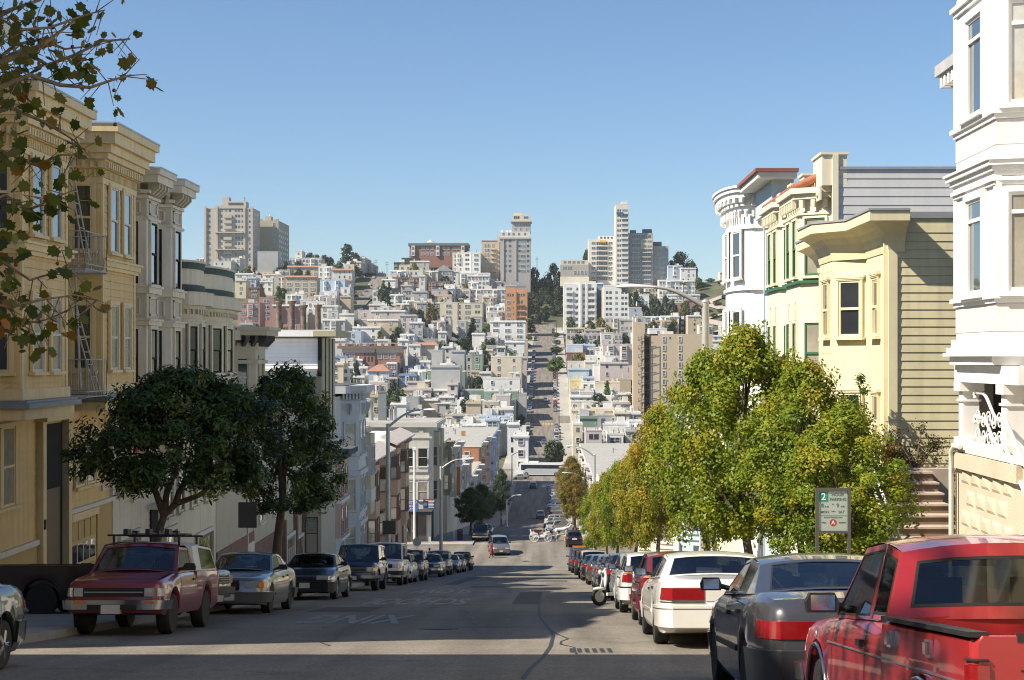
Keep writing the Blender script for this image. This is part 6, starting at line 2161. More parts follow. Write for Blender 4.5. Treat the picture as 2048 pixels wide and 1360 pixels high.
LAST,GT=[None],[]
def far_tree(x,yt,d,kind,hw,lab,m=None,grp="trees on the far hill",name="far_tree"):
 v=P(x,yt,d)
 zb=gz(v.x,d)
 h=max(3.0,v.z-zb)
 LAST[0]=put_tree(FTP[kind][int(x)%2],v.x,d,zb,hw/FOC*d/WD[kind],h/HT[kind],x*.7,lab,grp,name,m)
far_tree(695,486,1030,'umbrella',24,"broad-topped cypress on the skyline at the head of the parallel street")
far_tree(712,505,1020,'umbrella',16,"smaller cypress leaning right beside the broad-topped one")
for x,y,hw in((620,503,15),(648,508,14),(660,512,12),(634,507,12)):
 far_tree(x,y,1065,'round',hw,"round dark tree on the left skyline, %s in its clump"%{620:"first",648:"third",660:"last",634:"second"}[x])
for k,(x,y,d,hw)in enumerate([(560,532,1010,12),(575,538,1005,12),(588,540,1000,10),(700,548,985,9),(718,540,1000,10),(735,548,1010,9),(745,556,1020,8),(706,578,930,7),(712,598,905,6),(494,566,975,10),(510,590,935,8),(530,592,935,8)]):
 far_tree(x,y,d,'round',hw,"dark tree among houses left of the parallel street, %s from left"%["fourth","fifth","sixth","eighth","eleventh","twelfth","last","ninth","tenth","first","second","third"][k])
for k,x in enumerate((858,869,884,897)):
 far_tree(x,(604,600,598,606)[k],800,'column',9,"yellowing poplar on the far hill, %s of four"%["first","second","third","last"][k],L_POP)
for k,(x,y,d,kind,hw)in enumerate([(945,636,775,'cone',17),(962,662,765,'round',16),(932,672,760,'round',14),(836,648,790,'round',18),(818,660,780,'round',12),(905,664,770,'round',16),(922,690,700,'round',11),(945,692,700,'round',12),(966,692,700,'round',12),(880,680,700,'round',8),(712,715,600,'round',10),(788,755,575,'round',14),(795,775,545,'round',12)]):
 far_tree(x,y,d,kind,hw,"%s left of the far street, %s"%("dark conifer" if kind=='cone' else "dark bushy tree",["by the poplars","right of the conifer","left of the conifer","left of the poplars","lower left of the poplars","below the poplars","in the hedge line, left","in the hedge line, middle","in the hedge line, right","small one above the grey gable","in front of the school","right of the terracotta roof","below the terracotta roof"][k]),L_FARB if k in(6,9) else None)
for k,(x,y,d,hw)in enumerate([(1062,648,900,10),(1057,672,850,9),(1052,690,800,10),(1048,730,700,8),(1040,815,590,10),(1043,828,560,9),(1036,882,470,9)]):
 far_tree(x,y,d,'round',hw,"tree left of the far street, %s from the top"%["first","second","third","fourth","fifth","sixth","seventh"][k],L_AUT if k==1 else None)
for k,(x,y,d,hw)in enumerate([(1112,664,870,9),(1114,682,820,9),(1113,692,770,14),(1110,716,700,18),(1118,712,720,12),(1104,878,440,20),(1118,882,445,14)]):
 far_tree(x,y,d,'round',hw,"tree right of the far street, %s from the top"%["first","second","third","fifth, large","fourth","sixth, down in the valley","seventh, down in the valley"][k],L_FARB if k<5 else None)
for k,(x,y,d,hw)in enumerate([(1172,876,455,18),(1196,870,460,18),(1212,880,450,12),(1240,890,430,14)]):
 far_tree(x,y,d,'round',hw,"dark round tree in the valley right of the street, %s from the left"%["first","second","third","fourth"][k])
pk=random.Random(6)
for k in range(34):
 x=pk.uniform(1058,1124)
 t=pk.random()
 d=lerp(965,1075,t)
 y=lerp(628,556,t)+pk.uniform(-8,8)
 far_tree(x,y,d,pk.choice(('round','round','cone')),pk.uniform(8,14),"dark tree in the steep park, %s"%["%s row %s"%(a,b)for a in("bottom","lower","middle","upper","top","crest")for b in("far left","left","centre","right","far right","edge")][k])
far_tree(1068,532,1060,'round',15,"dark tree against the sky left of the far street's notch")
far_tree(1106,523,1055,'round',17,"dark tree against the sky right of the far street's notch")
far_tree(1172,498,1085,'umbrella',14,"dark tree on the skyline left of the cream eleven-storey block")
far_tree(1362,500,1075,'round',26,"large dark tree on the skyline right of the tower group")
far_tree(1384,520,1070,'round',12,"smaller dark tree at the right foot of the large skyline tree")
for k,(x,y,d,hw)in enumerate([(1272,576,960,14),(1310,590,940,16),(1330,588,950,12),(1345,598,930,12),(1292,606,915,10),(1320,612,905,10),(1420,556,1070,10),(1412,600,990,9),(1435,610,980,10),(1450,600,1000,9),(1462,625,950,9),(1428,640,930,9),(1452,650,900,10),(1405,572,1050,8),(1440,572,1050,8),(1456,580,1040,8),(1415,655,880,9),(1468,655,880,10),(1442,628,950,8)]):
 far_tree(x,y,d,'round',hw,"dark hillside tree right of the towers, %s"%["upper left","centre left","centre","centre right","lower left","lower centre","by the skyline","by the crooked road's top bend","above the second bend","beside the second bend","at the third bend","below the third bend","at the lowest bend","near the crest","right of the crest","right end of the crest","lowest on the left","lowest on the right","between the bends"][k],L_FARB if k in(8,14,18) else(L_AUT if k in(10,13) else None))
gb=random.Random(77)
PLACES=("left of the parallel street","between the parallel street and the poplars","left of the far street","right of the far street","right of the tan tower")
for k in range(190):
 x=gb.choice((gb.uniform(480,690),gb.uniform(760,1040),gb.uniform(700,1040),gb.uniform(1135,1260),gb.uniform(1300,1400)))
 d=gb.uniform(520,1060)
 X=EYE_X+(x-VPX)/FOC*d
 if abs(X)<12 or abs(X+104.5)<7:continue
 hh=gb.uniform(7.5,13)
 y=VPY-(gz(X,d)+hh)*FOC/d
 zi=0 if x<700 else 1 if x<860 else 2 if x<1060 else 3 if x<1262 else 4
 far_tree(x,y,d,gb.choice(('round','round','round','cone')),gb.uniform(2.6,4.6)/d*FOC,"pending",gb.choice((None,None,None,L_FARB,L_AUT)),"garden trees between the far houses","garden_tree")
 GT.append((zi,d,LAST[0]))
for zi in range(5):
 for i,(_,_,o)in enumerate(sorted([g for g in GT if g[0]==zi],key=lambda g:g[1])):
  o["label"]="garden tree %s, %s from the foot of the hill"%(PLACES[zi],ORD[i])
v=P(1366,562,985)
zb=gz(v.x,985)
t=thing("palm_tree","palm tree in front of the pale houses right of the towers","tree",(v.x,985,zb))
mb=MB()
mb.tube([(v.x,985,zb-1),(v.x+.2,985,v.z-2)],[.35,.28],7)
mb.build("trunk",BARK,t)
pts,nr=[],[]
for k in range(26):
 a,e=k*2.4,(k%5)*.28-.3
 for s in range(9):
  r=.4+s*.33
  pts.append((v.x+.2+r*math.cos(a),985+r*math.sin(a),v.z-2+r*math.sin(e)-.09*r*r+.3))
  nr.append((RND.uniform(-1,1),RND.uniform(-1,1),1))
link("crown",leaf_mesh("crown",np.array(pts),np.array(nr),.85,L_FAR,'lance',rng),t)
# ================================================================== vehicles (built round the origin, nose towards +y)
def paint(name,col,metal=0.25,rough=0.32):
 m=mat("car_paint_"+name,col,rough=rough,var=0.05,scale=2.0,metal=metal,spec=.5,coat=.9)
 return m
BODY=paint("body",(0.2,0.2,0.2))
GLASS=car_glass()
TINT=pane_mat("car_pane_dark",(0.02,0.025,0.03),rough=.05)
RUB=mat("rubber",(0.018,0.018,0.018),rough=.75,var=.2,scale=8)
TRIM=mat("black_trim",(0.022,0.022,0.022),rough=.5,var=.1)
CHROME=mat("chrome",(0.62,0.62,0.62),rough=.12,metal=1.0,var=.05)
ALLOY=mat("alloy",(0.46,0.46,0.46),rough=.3,metal=.8,var=.1)
TAIL=mat("tail_lamp_red",(0.24,0.006,0.008),rough=.15,var=.15,scale=20,spec=.8,coat=.8)
AMBER=mat("lamp_amber",(0.62,0.18,0.02),rough=.15,var=.1,spec=.8,coat=.8)
LAMP=mat("head_lamp_glass",(0.46,0.47,0.46),rough=.12,var=.3,scale=15,spec=.9,coat=1.0)
PLATE=mat("number_plate",(0.62,0.61,0.57),rough=.5,var=.08)
CLOTH=mat("seat_cloth",(0.07,0.07,0.075),rough=.9,var=.2)
CLOTHL=mat("seat_cloth_pale",(0.30,0.29,0.27),rough=.9,var=.15)
ENDC=[(0.0,.80),(.05,.885),(.13,.94),(.28,.98),(.5,1.0)]
def endw(e,k=1.0):
 for(a,va),(b,vb)in zip(ENDC,ENDC[1:]):
  if e<=b*k:return lerp(va,vb,(e-a*k)/((b-a)*k+1e-9))
 return 1.0
def interp(pts,f):
 if f<=pts[0][0]:return pts[0][1]
 for(a,za),(b,zb)in zip(pts,pts[1:]):
  if f<=b:return lerp(za,zb,(f-a)/(b-a+1e-9))
 return pts[-1][1]
WHC={}
def wheel(root,x,y,r,style,steer=0.0,w=.2,lod=0):
 key=(round(r,3),style,w,lod)
 if key not in WHC:
  n=28 if not lod else 14
  a=MB()
  a.lathe([(r*.60,-w/2),(r*.66,-w/2-.004),(r*.93,-w/2),(r*.985,-w*.38),(r,-w*.2),(r,w*.2),(r*.985,w*.38),(r*.93,w/2),(r*.66,w/2+.004),(r*.60,w/2)],n=n,axis='X')
  b=MB()
  R=r*.62
  b.lathe([(R,-w*.3),(R,w/2-.004),(R*.93,w/2-.004),(R*.9,w*.3),(R*.2,w*.28)],n=n,axis='X',m=0)
  b.lathe([(R*.2,w*.25),(R*.24,w*.43),(R*.15,w*.46)],n=10,axis='X',m=1)
  if style=='spoke':
   for i in range(5):
    t=2*math.pi*i/5
    for s in(-1,1):
     t2=t+s*.16
     c,sn=math.cos(t2),math.sin(t2)
     p0=Vector((w*.42,R*.15*c,R*.15*sn))
     p1=Vector((w*.44,R*.95*math.cos(t+s*.10),R*.95*math.sin(t+s*.10)))
     b.tube([p0,p1],[.03,.02],5,1)
  elif style=='disc':
   b.lathe([(R*.9,w*.34),(R*.86,w*.45),(R*.55,w*.40),(R*.3,w*.46),(R*.02,w*.47)],n=n,axis='X',m=1)
   for i in range(12):
    t=2*math.pi*i/12
    b.ball((w*.435,R*.72*math.cos(t),R*.72*math.sin(t)),(.006,.022,.022),6,4,2)
  else:
   b.lathe([(R*.92,w*.3),(R*.9,w*.36),(R*.6,w*.2),(R*.45,w*.34),(R*.3,w*.36),(R*.05,w*.44)],n=n,axis='X',m=1)
  WHC[key]=(a.mesh("tyre",[RUB],40),b.mesh("rim",[TRIM,ALLOY,TRIM],30))
 A,B=WHC[key]
 mx=Matrix.Translation((x,y,r))@Matrix.Rotation(steer,4,'Z')@(Matrix.Rotation(math.pi,4,'Z') if x<0 else Matrix.Identity(4))
 wo=link("wheel",A,root,mx)
 if not lod:link("rim",B,wo,mx)
 return wo
class Car:
 def __init__(c,name,s,lod=0):
  c.s,c.lod=s,lod
  c.root=link(name,None)
  c.L,c.W,c.H=s['L'],s['W'],s['H']
  c.rk=s.get('round',1.0)
  c.body()
  for g in s['cabs']:c.cab(g)
  fw,rw=s['fo'],s['fo']+s['wb']
  r=s['r']
  ww=s.get('tw',.2)
  for f in(fw,rw):
   for sx in(-1,1):
    wheel(c.root,sx*(c.W/2-ww/2-.015),c.Y(f),r,s.get('rim','disc'),s.get('steer',0.0) if f==fw else 0.0,ww,lod)
  if not lod:
   mb=MB()
   mb.box(-c.W*.36,c.W*.36,c.Y(c.L-.5),c.Y(.5),s['gc']+.02,s['gc']+.2)
   mb.build("underbody",TRIM,c.root)
  c.lights()
 def Y(c,f):
  return c.L/2-f
 def hw(c,f):
  e=endw(c.L-f,c.rk)
  return c.W/2*min(endw(f,c.rk),1-(1-e)*c.s.get('rsq',1.0))
 def wz(c,f,z):
  """share of the half-width the flank keeps at height z"""
  sec=[(q[1],q[0])for q in c.section(f,c.s['gc'],False)[:6]]
  return interp(sec,z)/c.hw(f)
 def top(c,f):
  return interp(c.s['top'],f)
 def section(c,f,zb,bed):
  s=c.s
  w,zt,gc=c.hw(f),c.top(f),s['gc']
  z2=max(zb+.03,gc+.12)
  z3=max(zb+.05,zt*.58)
  z4=max(zb+.07,zt-.17)
  z5=max(zb+.09,zt-.055)
  if s.get('bed')and f>s['bed']and not bed:
   return[(w*.93,zb),(w*.985,z2),(w,z3),(w*.995,z4),(w*.99,zt-.03),(w*.96,zt),(w*.45,zt),(0,zt)]
  if bed:
   return[(w*.93,zb),(w*.985,z2),(w,z3),(w*.995,z4),(w*.985,zt-.03),(w*.90,zt),(w*.90,.62),(0,.62)]
  return[(w*.93,zb),(w*.985,z2),(w,z3),(w*.985,z4),(w*.955,z5),(w*.88,zt),(w*.45,zt+.016),(0,zt+.022)]
 def stations(c):
  s=c.s
  r,gc=s['r'],s['gc']
  ra=r+s.get('arch',.055)
  fs={}
  def put(f,z,bed=False,order=0):
   fs[(round(f,4),order)]=(f,z,bed)
  bed0=s.get('bed',None)
  arches=[s['fo'],s['fo']+s['wb']]
  base=[0.0,.05,.13,.28,.5]
  base=[b*c.rk for b in base]
  grid=base+[c.L-b for b in base]+[p[0]for p in s['top']]+[k*.2 for k in range(int(c.L/.2)+1)]
  if bed0:grid+=[bed0,c.L-.07]
  def zbot(f):
   for a in arches:
    if abs(f-a)<ra:
     return r+math.sqrt(max(0,ra*ra-(f-a)**2))
   up=0.0
   if f<.35:up=(.35-f)*s.get('flift',.15)
   if f>c.L-.4:up=(f-(c.L-.4))*s.get('rlift',.2)
   return gc+up
  for f in grid:
   if 0<=f<=c.L+1e-6:put(f,zbot(f))
  for a in arches:
   for k in(-.97,-.85,-.6,-.3,0,.3,.6,.85,.97):
    put(a+k*ra,zbot(a+k*ra))
   put(a-ra-.001,gc)
   put(a-ra,r)
   put(a+ra,r)
   put(a+ra+.001,gc)
  out=[fs[k]for k in sorted(fs)]
  if bed0:
   res=[]
   for f,z,b in out:
    inside=bed0<f<c.L-.07
    if abs(f-bed0)<1e-6:res+=[(f,z,False),(f+.002,z,True)]
    elif abs(f-(c.L-.07))<1e-6:res+=[(f-.002,z,True),(f,z,False)]
    else:res.append((f,z,inside))
   out=res
  return out
 def body(c):
  st=c.stations()
  mb=MB()
  vs=[]
  n=15
  for f,zb,bed in st:
   sec=c.section(f,zb,bed)
   y=c.Y(f)
   ring=[(-x,y,z)for x,z in sec]+[(x,y,z)for x,z in sec[-2::-1]]
   vs+=ring
  k=len(st)
  fsx=[]
  for i in range(k-1):
   for j in range(n-1):
    a,b=i*n+j,(i+1)*n+j
    fsx.append((a,a+1,b+1,b))
   fsx.append((i*n,(i+1)*n,(i+1)*n+n-1,i*n+n-1))
  fsx.append(tuple(range(n-1,-1,-1)))
  fsx.append(tuple((k-1)*n+j for j in range(n)))
  mb.add(vs,fsx,0,True)
  mb.build("body",c.s.get('paint',BODY),c.root,sharp=38)
  if c.lod:return
  for f in c.s.get('seams',()):
   for sx in(-1,1):
    zb=c.s['gc']
    sec=c.section(f,zb,False)[1:6]
    vs=[]
    for(x,z)in sec:
     vs+=[(sx*(x+.003),c.Y(f)-.006,z),(sx*(x+.003),c.Y(f)+.006,z)]
    q=MB()
    q.add(vs,[(2*i,2*i+1,2*i+3,2*i+2)for i in range(len(sec)-1)])
    q.build("door_gap",TRIM,c.root)
  for f in c.s.get('handles',()):
   for sx in(-1,1):
    w=c.hw(f)
    z=c.top(f)-.16
    q=MB()
    q.box(sx*(w*.985-.01),sx*(w*.985+.022),c.Y(f)-.07,c.Y(f)+.07,z-.02,z+.02)
    q.build("door_handle",c.s.get('handle_m',TRIM),c.root)
  if c.s.get('rub'):
   z,m_=c.s['rub']
   a0,a1=c.s['fo']+c.s['r']+.1,c.s['fo']+c.s['wb']-c.s['r']-.1
   for sx in(-1,1):
    q=MB()
    q.box(sx*(c.W/2-.012),sx*(c.W/2+.014),c.Y(a1),c.Y(a0),z-.025,z+.025)
    q.build("side_moulding",m_,c.root)
  if c.s.get('archtrim'):
   for a in(c.s['fo'],c.s['fo']+c.s['wb']):
    for sx in(-1,1):
     ra=c.s['r']+c.s.get('arch',.055)+.012
     q=MB()
     q.tube([(sx*(c.W/2+.004),c.Y(a)+ra*math.cos(t),c.s['r']+ra*math.sin(t))for t in[math.pi*i/14 for i in range(15)]],.016,6)
     q.build("arch_trim",c.s['archtrim'],c.root)
 def cab(c,g):
  s=c.s
  f0,f1,f2,f3=g['f']
  H=g.get('H',c.H)
  wr=c.W/2*g.get('wr',.74)
  wb=g.get('wb',.90)
  fm=g.get('paint',s.get('paint',BODY))
  glass=TINT if c.lod else GLASS
  zb0,zb3=g.get('z0',c.top(f0))-.012,g.get('z3',c.top(f3))-.012
  fr=MB()
  tr=MB()
  def roofz(t):
   return H-.045*(2*t-.85)**2
  nf,nx_=(7,7) if not c.lod else(4,5)
  vs=[]
  for i in range(nf):
   t=i/(nf-1)
   f=lerp(f1,f2,t)
   for j in range(nx_):
    u=-1+2*j/(nx_-1)
    bul=.05*(1-u*u)
    ff=f-(bul if i==0 else 0)+(bul if i==nf-1 else 0)
    vs.append((wr*u,c.Y(ff),roofz(t)-.055*abs(u)**2.6))
  fr.add(vs,[(i*nx_+j,i*nx_+j+1,(i+1)*nx_+j+1,(i+1)*nx_+j)for i in range(nf-1)for j in range(nx_-1)],0,True)
  e0,e1=roofz(0)-.055,roofz(1)-.055
  panes=[]
  def panel(bl,br,tl,tr_,iu,iv,nu,bulge,name,lbl=None,blank=False,n_out=None,crown=0.0):
   """a framed pane: painted ring, thin black gasket, glass set 4 mm in"""
   bl,br,tl,tr_=Vector(bl),Vector(br),Vector(tl),Vector(tr_)
   g_=.018
   wv=(br-bl).length
   hv=((tl-bl).length+(tr_-br).length)/2
   au0,av0,av1=iu/wv,iv[0]/hv,iv[1]/hv
   gu,gv=g_/wv,g_/hv
   us=[0,au0,au0+gu]+[lerp(au0+gu,1-au0-gu,(i+1)/nu)for i in range(nu-1)]+[1-au0-gu,1-au0,1]
   vs_=[0,av0,av0+gv,1-av1-gv,1-av1,1]
   nrm_=(br-bl).cross(tl-bl)
   nrm_.normalize()
   flip=n_out is not None and nrm_.dot(Vector(n_out))<0
   if flip:nrm_=-nrm_
   pt={}
   for i,u in enumerate(us):
    for j,v in enumerate(vs_):
     q=bl.lerp(br,u).lerp(tl.lerp(tr_,u),v)
     w_=abs(2*u-1)
     q=q+nrm_*(bulge*(1-w_**2)*(1-v if crown else 1))
     if crown:q=q+Vector((0,.05*crown*(1-w_**2)*v,.055*(1-w_**2.6)*v))
     pt[(i,j)]=q
   pn=MB()
   nU,nV=len(us)-1,len(vs_)-1
   for i in range(nU):
    for j in range(nV):
     quad=[pt[(i,j)],pt[(i+1,j)],pt[(i+1,j+1)],pt[(i,j+1)]]
     if flip:quad.reverse()
     edge=i==0 or i==nU-1 or j==0 or j==nV-1
     gas=not edge and(i==1 or i==nU-2 or j==1 or j==nV-2)
     if blank or edge:fr.add(quad,[(0,1,2,3)],0,False)
     elif gas:tr.add([q+nrm_*.002 for q in quad],[(0,1,2,3)])
     else:pn.add([q-nrm_*.004 for q in quad],[(0,1,2,3)],0,True)
   if not blank:
    panes.append((name,pn))
  wb0,wb3=c.hw(f0)*wb,c.hw(f3)*wb
  ba,bb=.09,.05
  panel((-wb0,c.Y(f0),zb0),(wb0,c.Y(f0),zb0),(-wr,c.Y(f1),e0),(wr,c.Y(f1),e0),g.get('ap',.07),(.03,.06),6 if not c.lod else 2,ba,"windscreen",n_out=(0,1,.3),crown=1.0,blank=g.get('nofront',False))
  panel((-wb3,c.Y(f3),zb3),(wb3,c.Y(f3),zb3),(-wr,c.Y(f2),e1),(wr,c.Y(f2),e1),g.get('rp',.09),(g.get('rb',.05),.07),6 if not c.lod else 2,bb,"rear_window",n_out=(0,-1,.3),crown=-1.0,blank=g.get('norear',False))
  pil=[f0]+list(g['pil'])+[f3]
  for sx in(-1,1):
   for i in range(len(pil)-1):
    a,b=pil[i],pil[i+1]
    ta=f1 if i==0 else max(f1,min(f2,a+g.get('lean',0)))
    tb=f2 if i==len(pil)-2 else max(f1,min(f2,b+g.get('lean',0)))
    def bot(f):
     t=(f-f0)/(f3-f0)
     return(sx*lerp(wb0,wb3,t) if abs(f-f0)<.01 or abs(f-f3)<.01 else sx*c.hw(f)*wb,c.Y(f),lerp(zb0,zb3,t))
    def tp(f):
     t=(f-f1)/(f2-f1)
     return(sx*wr,c.Y(f),roofz(t)-.055)
    bl_,br_=bot(a),bot(b)
    panel(bl_,br_,tp(ta),tp(tb),g.get('sp',.045),(.03,.05),1,.012,"side_window",n_out=(sx,0,.3),blank=i in g.get('blank',()))
  if not c.lod:
   fr.build("roof" if not g.get('name') else g['name'],fm,c.root,sharp=40)
   if tr.f:tr.build("window_gasket",TRIM,c.root)
  else:
   fr.build("roof",fm,c.root,sharp=40)
  if not c.lod:
   for nm,pn in panes:
    if pn.f:pn.build(nm,glass,c.root)
  else:
   al=MB()
   for nm,pn in panes:
    al.add(pn.v,pn.f,0)
   al.build("windows",glass,c.root)
   return
  if g.get('seats',True):
   cl=g.get('cloth',CLOTH)
   mb=MB()
   zf=min(zb0,zb3)
   ff0,ff3=f0+.12,f3-.1
   mb.box(-wb0*.9,wb0*.9,c.Y(ff3),c.Y(ff0),zf+.014,zf+.03)
   mb.box(-wb0*.88,wb0*.88,c.Y(ff0+.35),c.Y(ff0),zf+.03,zf+.09)
   mb.build("interior_trim",TRIM,c.root)
   for fs_ in g.get('rows',(f1+.55,f1+1.45)):
    if fs_>f3-.25:continue
    for sx in(-1,1):
     q=MB()
     x=sx*wb0*.47
     ht=min(.26,H-zf-.26) if fs_==g.get('rows',(f1+.55,0))[0] else .05
     q.box(x-.2,x+.2,c.Y(fs_+.1),c.Y(fs_),zf+.03,zf+.03+ht)
     if ht>.06:q.ball((x,c.Y(fs_+.06),zf+ht+.05),(.1,.04,.045),8,6)
     q.build("seat",cl,c.root)
   q=MB()
   q.tube([(-.36+.17*math.cos(t),c.Y(f1+.12),zf+.1+.17*math.sin(t))for t in[2*math.pi*i/14 for i in range(15)]],.014,5,cap=False)
   q.build("steering_wheel",TRIM,c.root)
   q=MB()
   q.box(-.13,.13,c.Y(f1+.08),c.Y(f1+.04),H-.2,H-.125)
   q.build("rear_view_mirror",TRIM,c.root)
  if g.get('mirrors',True):
   for sx in(-1,1):
    q=MB()
    x0=sx*c.hw(f0+.3)*.95
    fz=zb0+.10
    fq=lerp(f0,f1,.55)
    q.extr([(0,0),(.2,.0),(.21,.07),(.18,.13),(.02,.13),(-.01,.06)],(x0+sx*.03,c.Y(fq+.05),fz-.05),(sx,0,0),(0,1,0),(0,0,1),.09)
    q.tube([(x0-sx*.06,c.Y(fq),fz-.03),(x0+sx*.06,c.Y(fq),fz)],.03,6)
    mo=q.build("wing_mirror",s.get('mirror_m',TRIM),c.root)
    q=MB()
    q.box(x0+sx*.05,x0+sx*.21,c.Y(fq+.054),c.Y(fq+.051),fz-.035,fz+.065)
    q.build("mirror_glass",CHROME,mo)
 def wrap(c,end,xa,back,z0,z1,e,m,name,both=False,sides=(-1,1),fill=True):
  """a piece that follows the body's end and turns its corner; end +1 nose, -1 tail"""
  es=[x*c.rk for x in(0,.05,.13,.28,.5)]
  path=[(xa,0.0)]
  for q in es:
   if q<=back+1e-6:path.append((c.W/2*endw(q,c.rk),q))
  if back>path[-1][1]+.02:
   path.append((c.W/2*endw(back,c.rk),back))
  path=[p for i,p in enumerate(path) if i==0 or p[0]>xa+1e-4 or p[1]>0]
  runs=[]
  if both:
   runs.append([(-x,q)for x,q in path[:0:-1]]+path[1:])
  else:
   for sx in sides:runs.append([(sx*x,q)for x,q in path])
  for run in runs:
   pts=[]
   for i,(x,q)in enumerate(run):
    p=Vector((x,c.L/2-q))
    a=Vector((run[max(i-1,0)][0],c.L/2-run[max(i-1,0)][1]))
    b=Vector((run[min(i+1,len(run)-1)][0],c.L/2-run[min(i+1,len(run)-1)][1]))
    t=(b-a)
    n=Vector((t.y,-t.x))
    if n.length<1e-6:n=Vector((0,1))
    n.normalize()
    if n.dot(Vector((x*.3,1)))<0:n=-n
    pts.append((p,p+n*e))
   mb=MB()
   vs=[]
   for(p,o),(_,q)in zip(pts,run):
    ins=p-(o-p).normalized()*.03
    f=q if end>0 else c.L-q
    ka,kb=(c.wz(f,z0),c.wz(f,z1)) if q>.001 else(1.0,1.0)
    if end<0:
     sq=c.hw(f)/(c.W/2*endw(q,c.rk))
     ka,kb=ka*sq,kb*sq
    vs+=[(ins.x*ka,end*ins.y,z0),(o.x*ka,end*o.y,z0+.012),(o.x*kb,end*o.y,z1-.012),(ins.x*kb,end*ins.y,z1)]
   k=len(pts)
   fsx=[]
   for i in range(k-1):
    for j in range(3):
     fsx.append((i*4+j,i*4+j+1,(i+1)*4+j+1,(i+1)*4+j))
   fsx+=[(0,3,2,1),((k-1)*4,(k-1)*4+1,(k-1)*4+2,(k-1)*4+3)]
   mb.add(vs,fsx,0,False)
   mb.build(name,m,c.root,sharp=35)
 def lights(c):
  s=c.s
  for it in s.get('ends',()):
   if c.lod and it[7]in("side_moulding",):continue
   c.wrap(*it[:8],both=it[8] if len(it)>8 else False)
  for it in s.get('boxes',()):
   (end,x0,x1,z0,z1,e,m,name)=it
   mb=MB()
   ya=end*(c.L/2-.02)
   yb=end*(c.L/2+e)
   mb.box(x0,x1,ya,yb,z0,z1)
   mb.build(name,m,c.root)
F_,R_=1,-1
def std_ends(W,hz,tz,bf,br,bm,head=(.42,.25),tail=(.42,.3),grille=None,hm=LAMP,plate=True):
 """lamps and bumpers most of the cars share"""
 e=[(F_,W/2*head[0],head[1],hz[0],hz[1],.012,hm,"headlight"),(R_,W/2*tail[0],tail[1],tz[0],tz[1],.014,TAIL,"taillight"),(F_,0,.6,bf[0],bf[1],.035,bm,"front_bumper",True),(R_,0,.6,br[0],br[1],.04,bm,"rear_bumper",True)]
 return e
def bx_front(W,g0,g1,gw,gm,slat=4,sm=TRIM):
 out=[(F_,-W/2*gw,W/2*gw,g0,g1,.010,TRIM,"grille")]
 for i in range(slat):
  z=lerp(g0,g1,(i+.5)/slat)
  out.append((F_,-W/2*gw,W/2*gw,z-.008,z+.008,.018,sm,"grille_bar"))
 return out
def plates(zf,zr_,px=0.0):
 return[(F_,-.16+px,.16+px,zf,zf+.16,.052,PLATE,"number_plate"),(R_,-.16,.16,zr_,zr_+.16,.052,PLATE,"number_plate")]
CARS={}
def spec(name,**k):
 CARS[name]=k
def sedan(L,W,H,wb,fo,r,hood,cowl,belt,deck,cab,pnt,**k):
 f0,f1,f2,f3=cab
 top=[(0,hood[0]),(.12,hood[1]),(f0*.55,lerp(hood[1],cowl,.7)),(f0,cowl),(f0+.8,belt),(f3-.1,deck[0]),(f3+.3,deck[0]+.005),(L-.15,deck[1]),(L-.04,deck[1]-.06),(L,deck[1]-.16)]
 d=dict(L=L,W=W,H=H,wb=wb,fo=fo,r=r,gc=k.pop('gc',.2),top=top,paint=pnt,cabs=[dict(f=cab,pil=k.pop('pil',[(f1+f2)/2-.05,f3-.62]),wr=k.pop('wr',.72),wb=.9,cloth=k.pop('cloth',CLOTH),blank=k.pop('blank',(2,)),sp=k.pop('sp',.04),rp=.13)],seams=k.pop('seams',(f0+.1,(f1+f2)/2-.02,f3-.35)),handles=k.pop('handles',((f1+f2)/2-.16,f3-.62)))
 d.update(k)
 return d
W=1.77
spec('camry',**sedan(4.77,W,1.40,2.62,.95,.315,(.66,.76),.98,.97,(1.045,1.0),(1.30,2.05,3.05,3.85),paint("graphite",(.050,.050,.058)),gc=.19,round=1.5,rim='disc',cloth=CLOTH,rub=(.52,TRIM),mirror_m=TRIM,ends=[(F_,W*.26,.35,.62,.76,.012,LAMP,"headlight"),(R_,W*.13,.40,.67,.84,.010,TAIL,"taillight"),(F_,0,.75,.25,.56,.03,paint("graphite",(.05,.05,.058)),"front_bumper",True),(R_,0,.75,.28,.60,.045,paint("graphite",(.05,.05,.058)),"rear_bumper",True)],boxes=[(R_,-.2,.2,.66,.80,.012,PLATE,"number_plate"),(F_,-.4,.4,.6,.72,.01,TRIM,"grille")]))
W=1.97
cvw=paint("cream_white",(.72,.70,.65),metal=.0)
spec('big_sedan',**sedan(5.39,W,1.44,2.91,1.0,.34,(.68,.78),.99,.98,(1.04,.99),(1.62,2.38,3.55,4.25),cvw,gc=.21,round=1.6,rim='disc',mirror_m=TRIM,tw=.22,rub=(.5,cvw),steer=.0,ends=[(F_,W*.3,.35,.62,.76,.012,LAMP,"headlight"),(R_,W*.16,.34,.70,.90,.014,TAIL,"taillight"),(R_,W*.16,.34,.665,.70,.016,CHROME,"chrome_strip"),(R_,0,.8,.57,.60,.052,CHROME,"chrome_strip",True),(F_,0,.9,.28,.58,.035,cvw,"front_bumper",True),(R_,0,.9,.30,.64,.045,cvw,"rear_bumper",True)],boxes=[(R_,-.30,.30,.70,.86,.012,PLATE,"number_plate"),(F_,-.5,.5,.6,.74,.01,CHROME,"grille")]))
W=1.74
mbs=paint("smoke_silver",(.30,.30,.29),metal=.55,rough=.3)
mbd=mat("lower_cladding_grey",(.085,.085,.085),rough=.55)
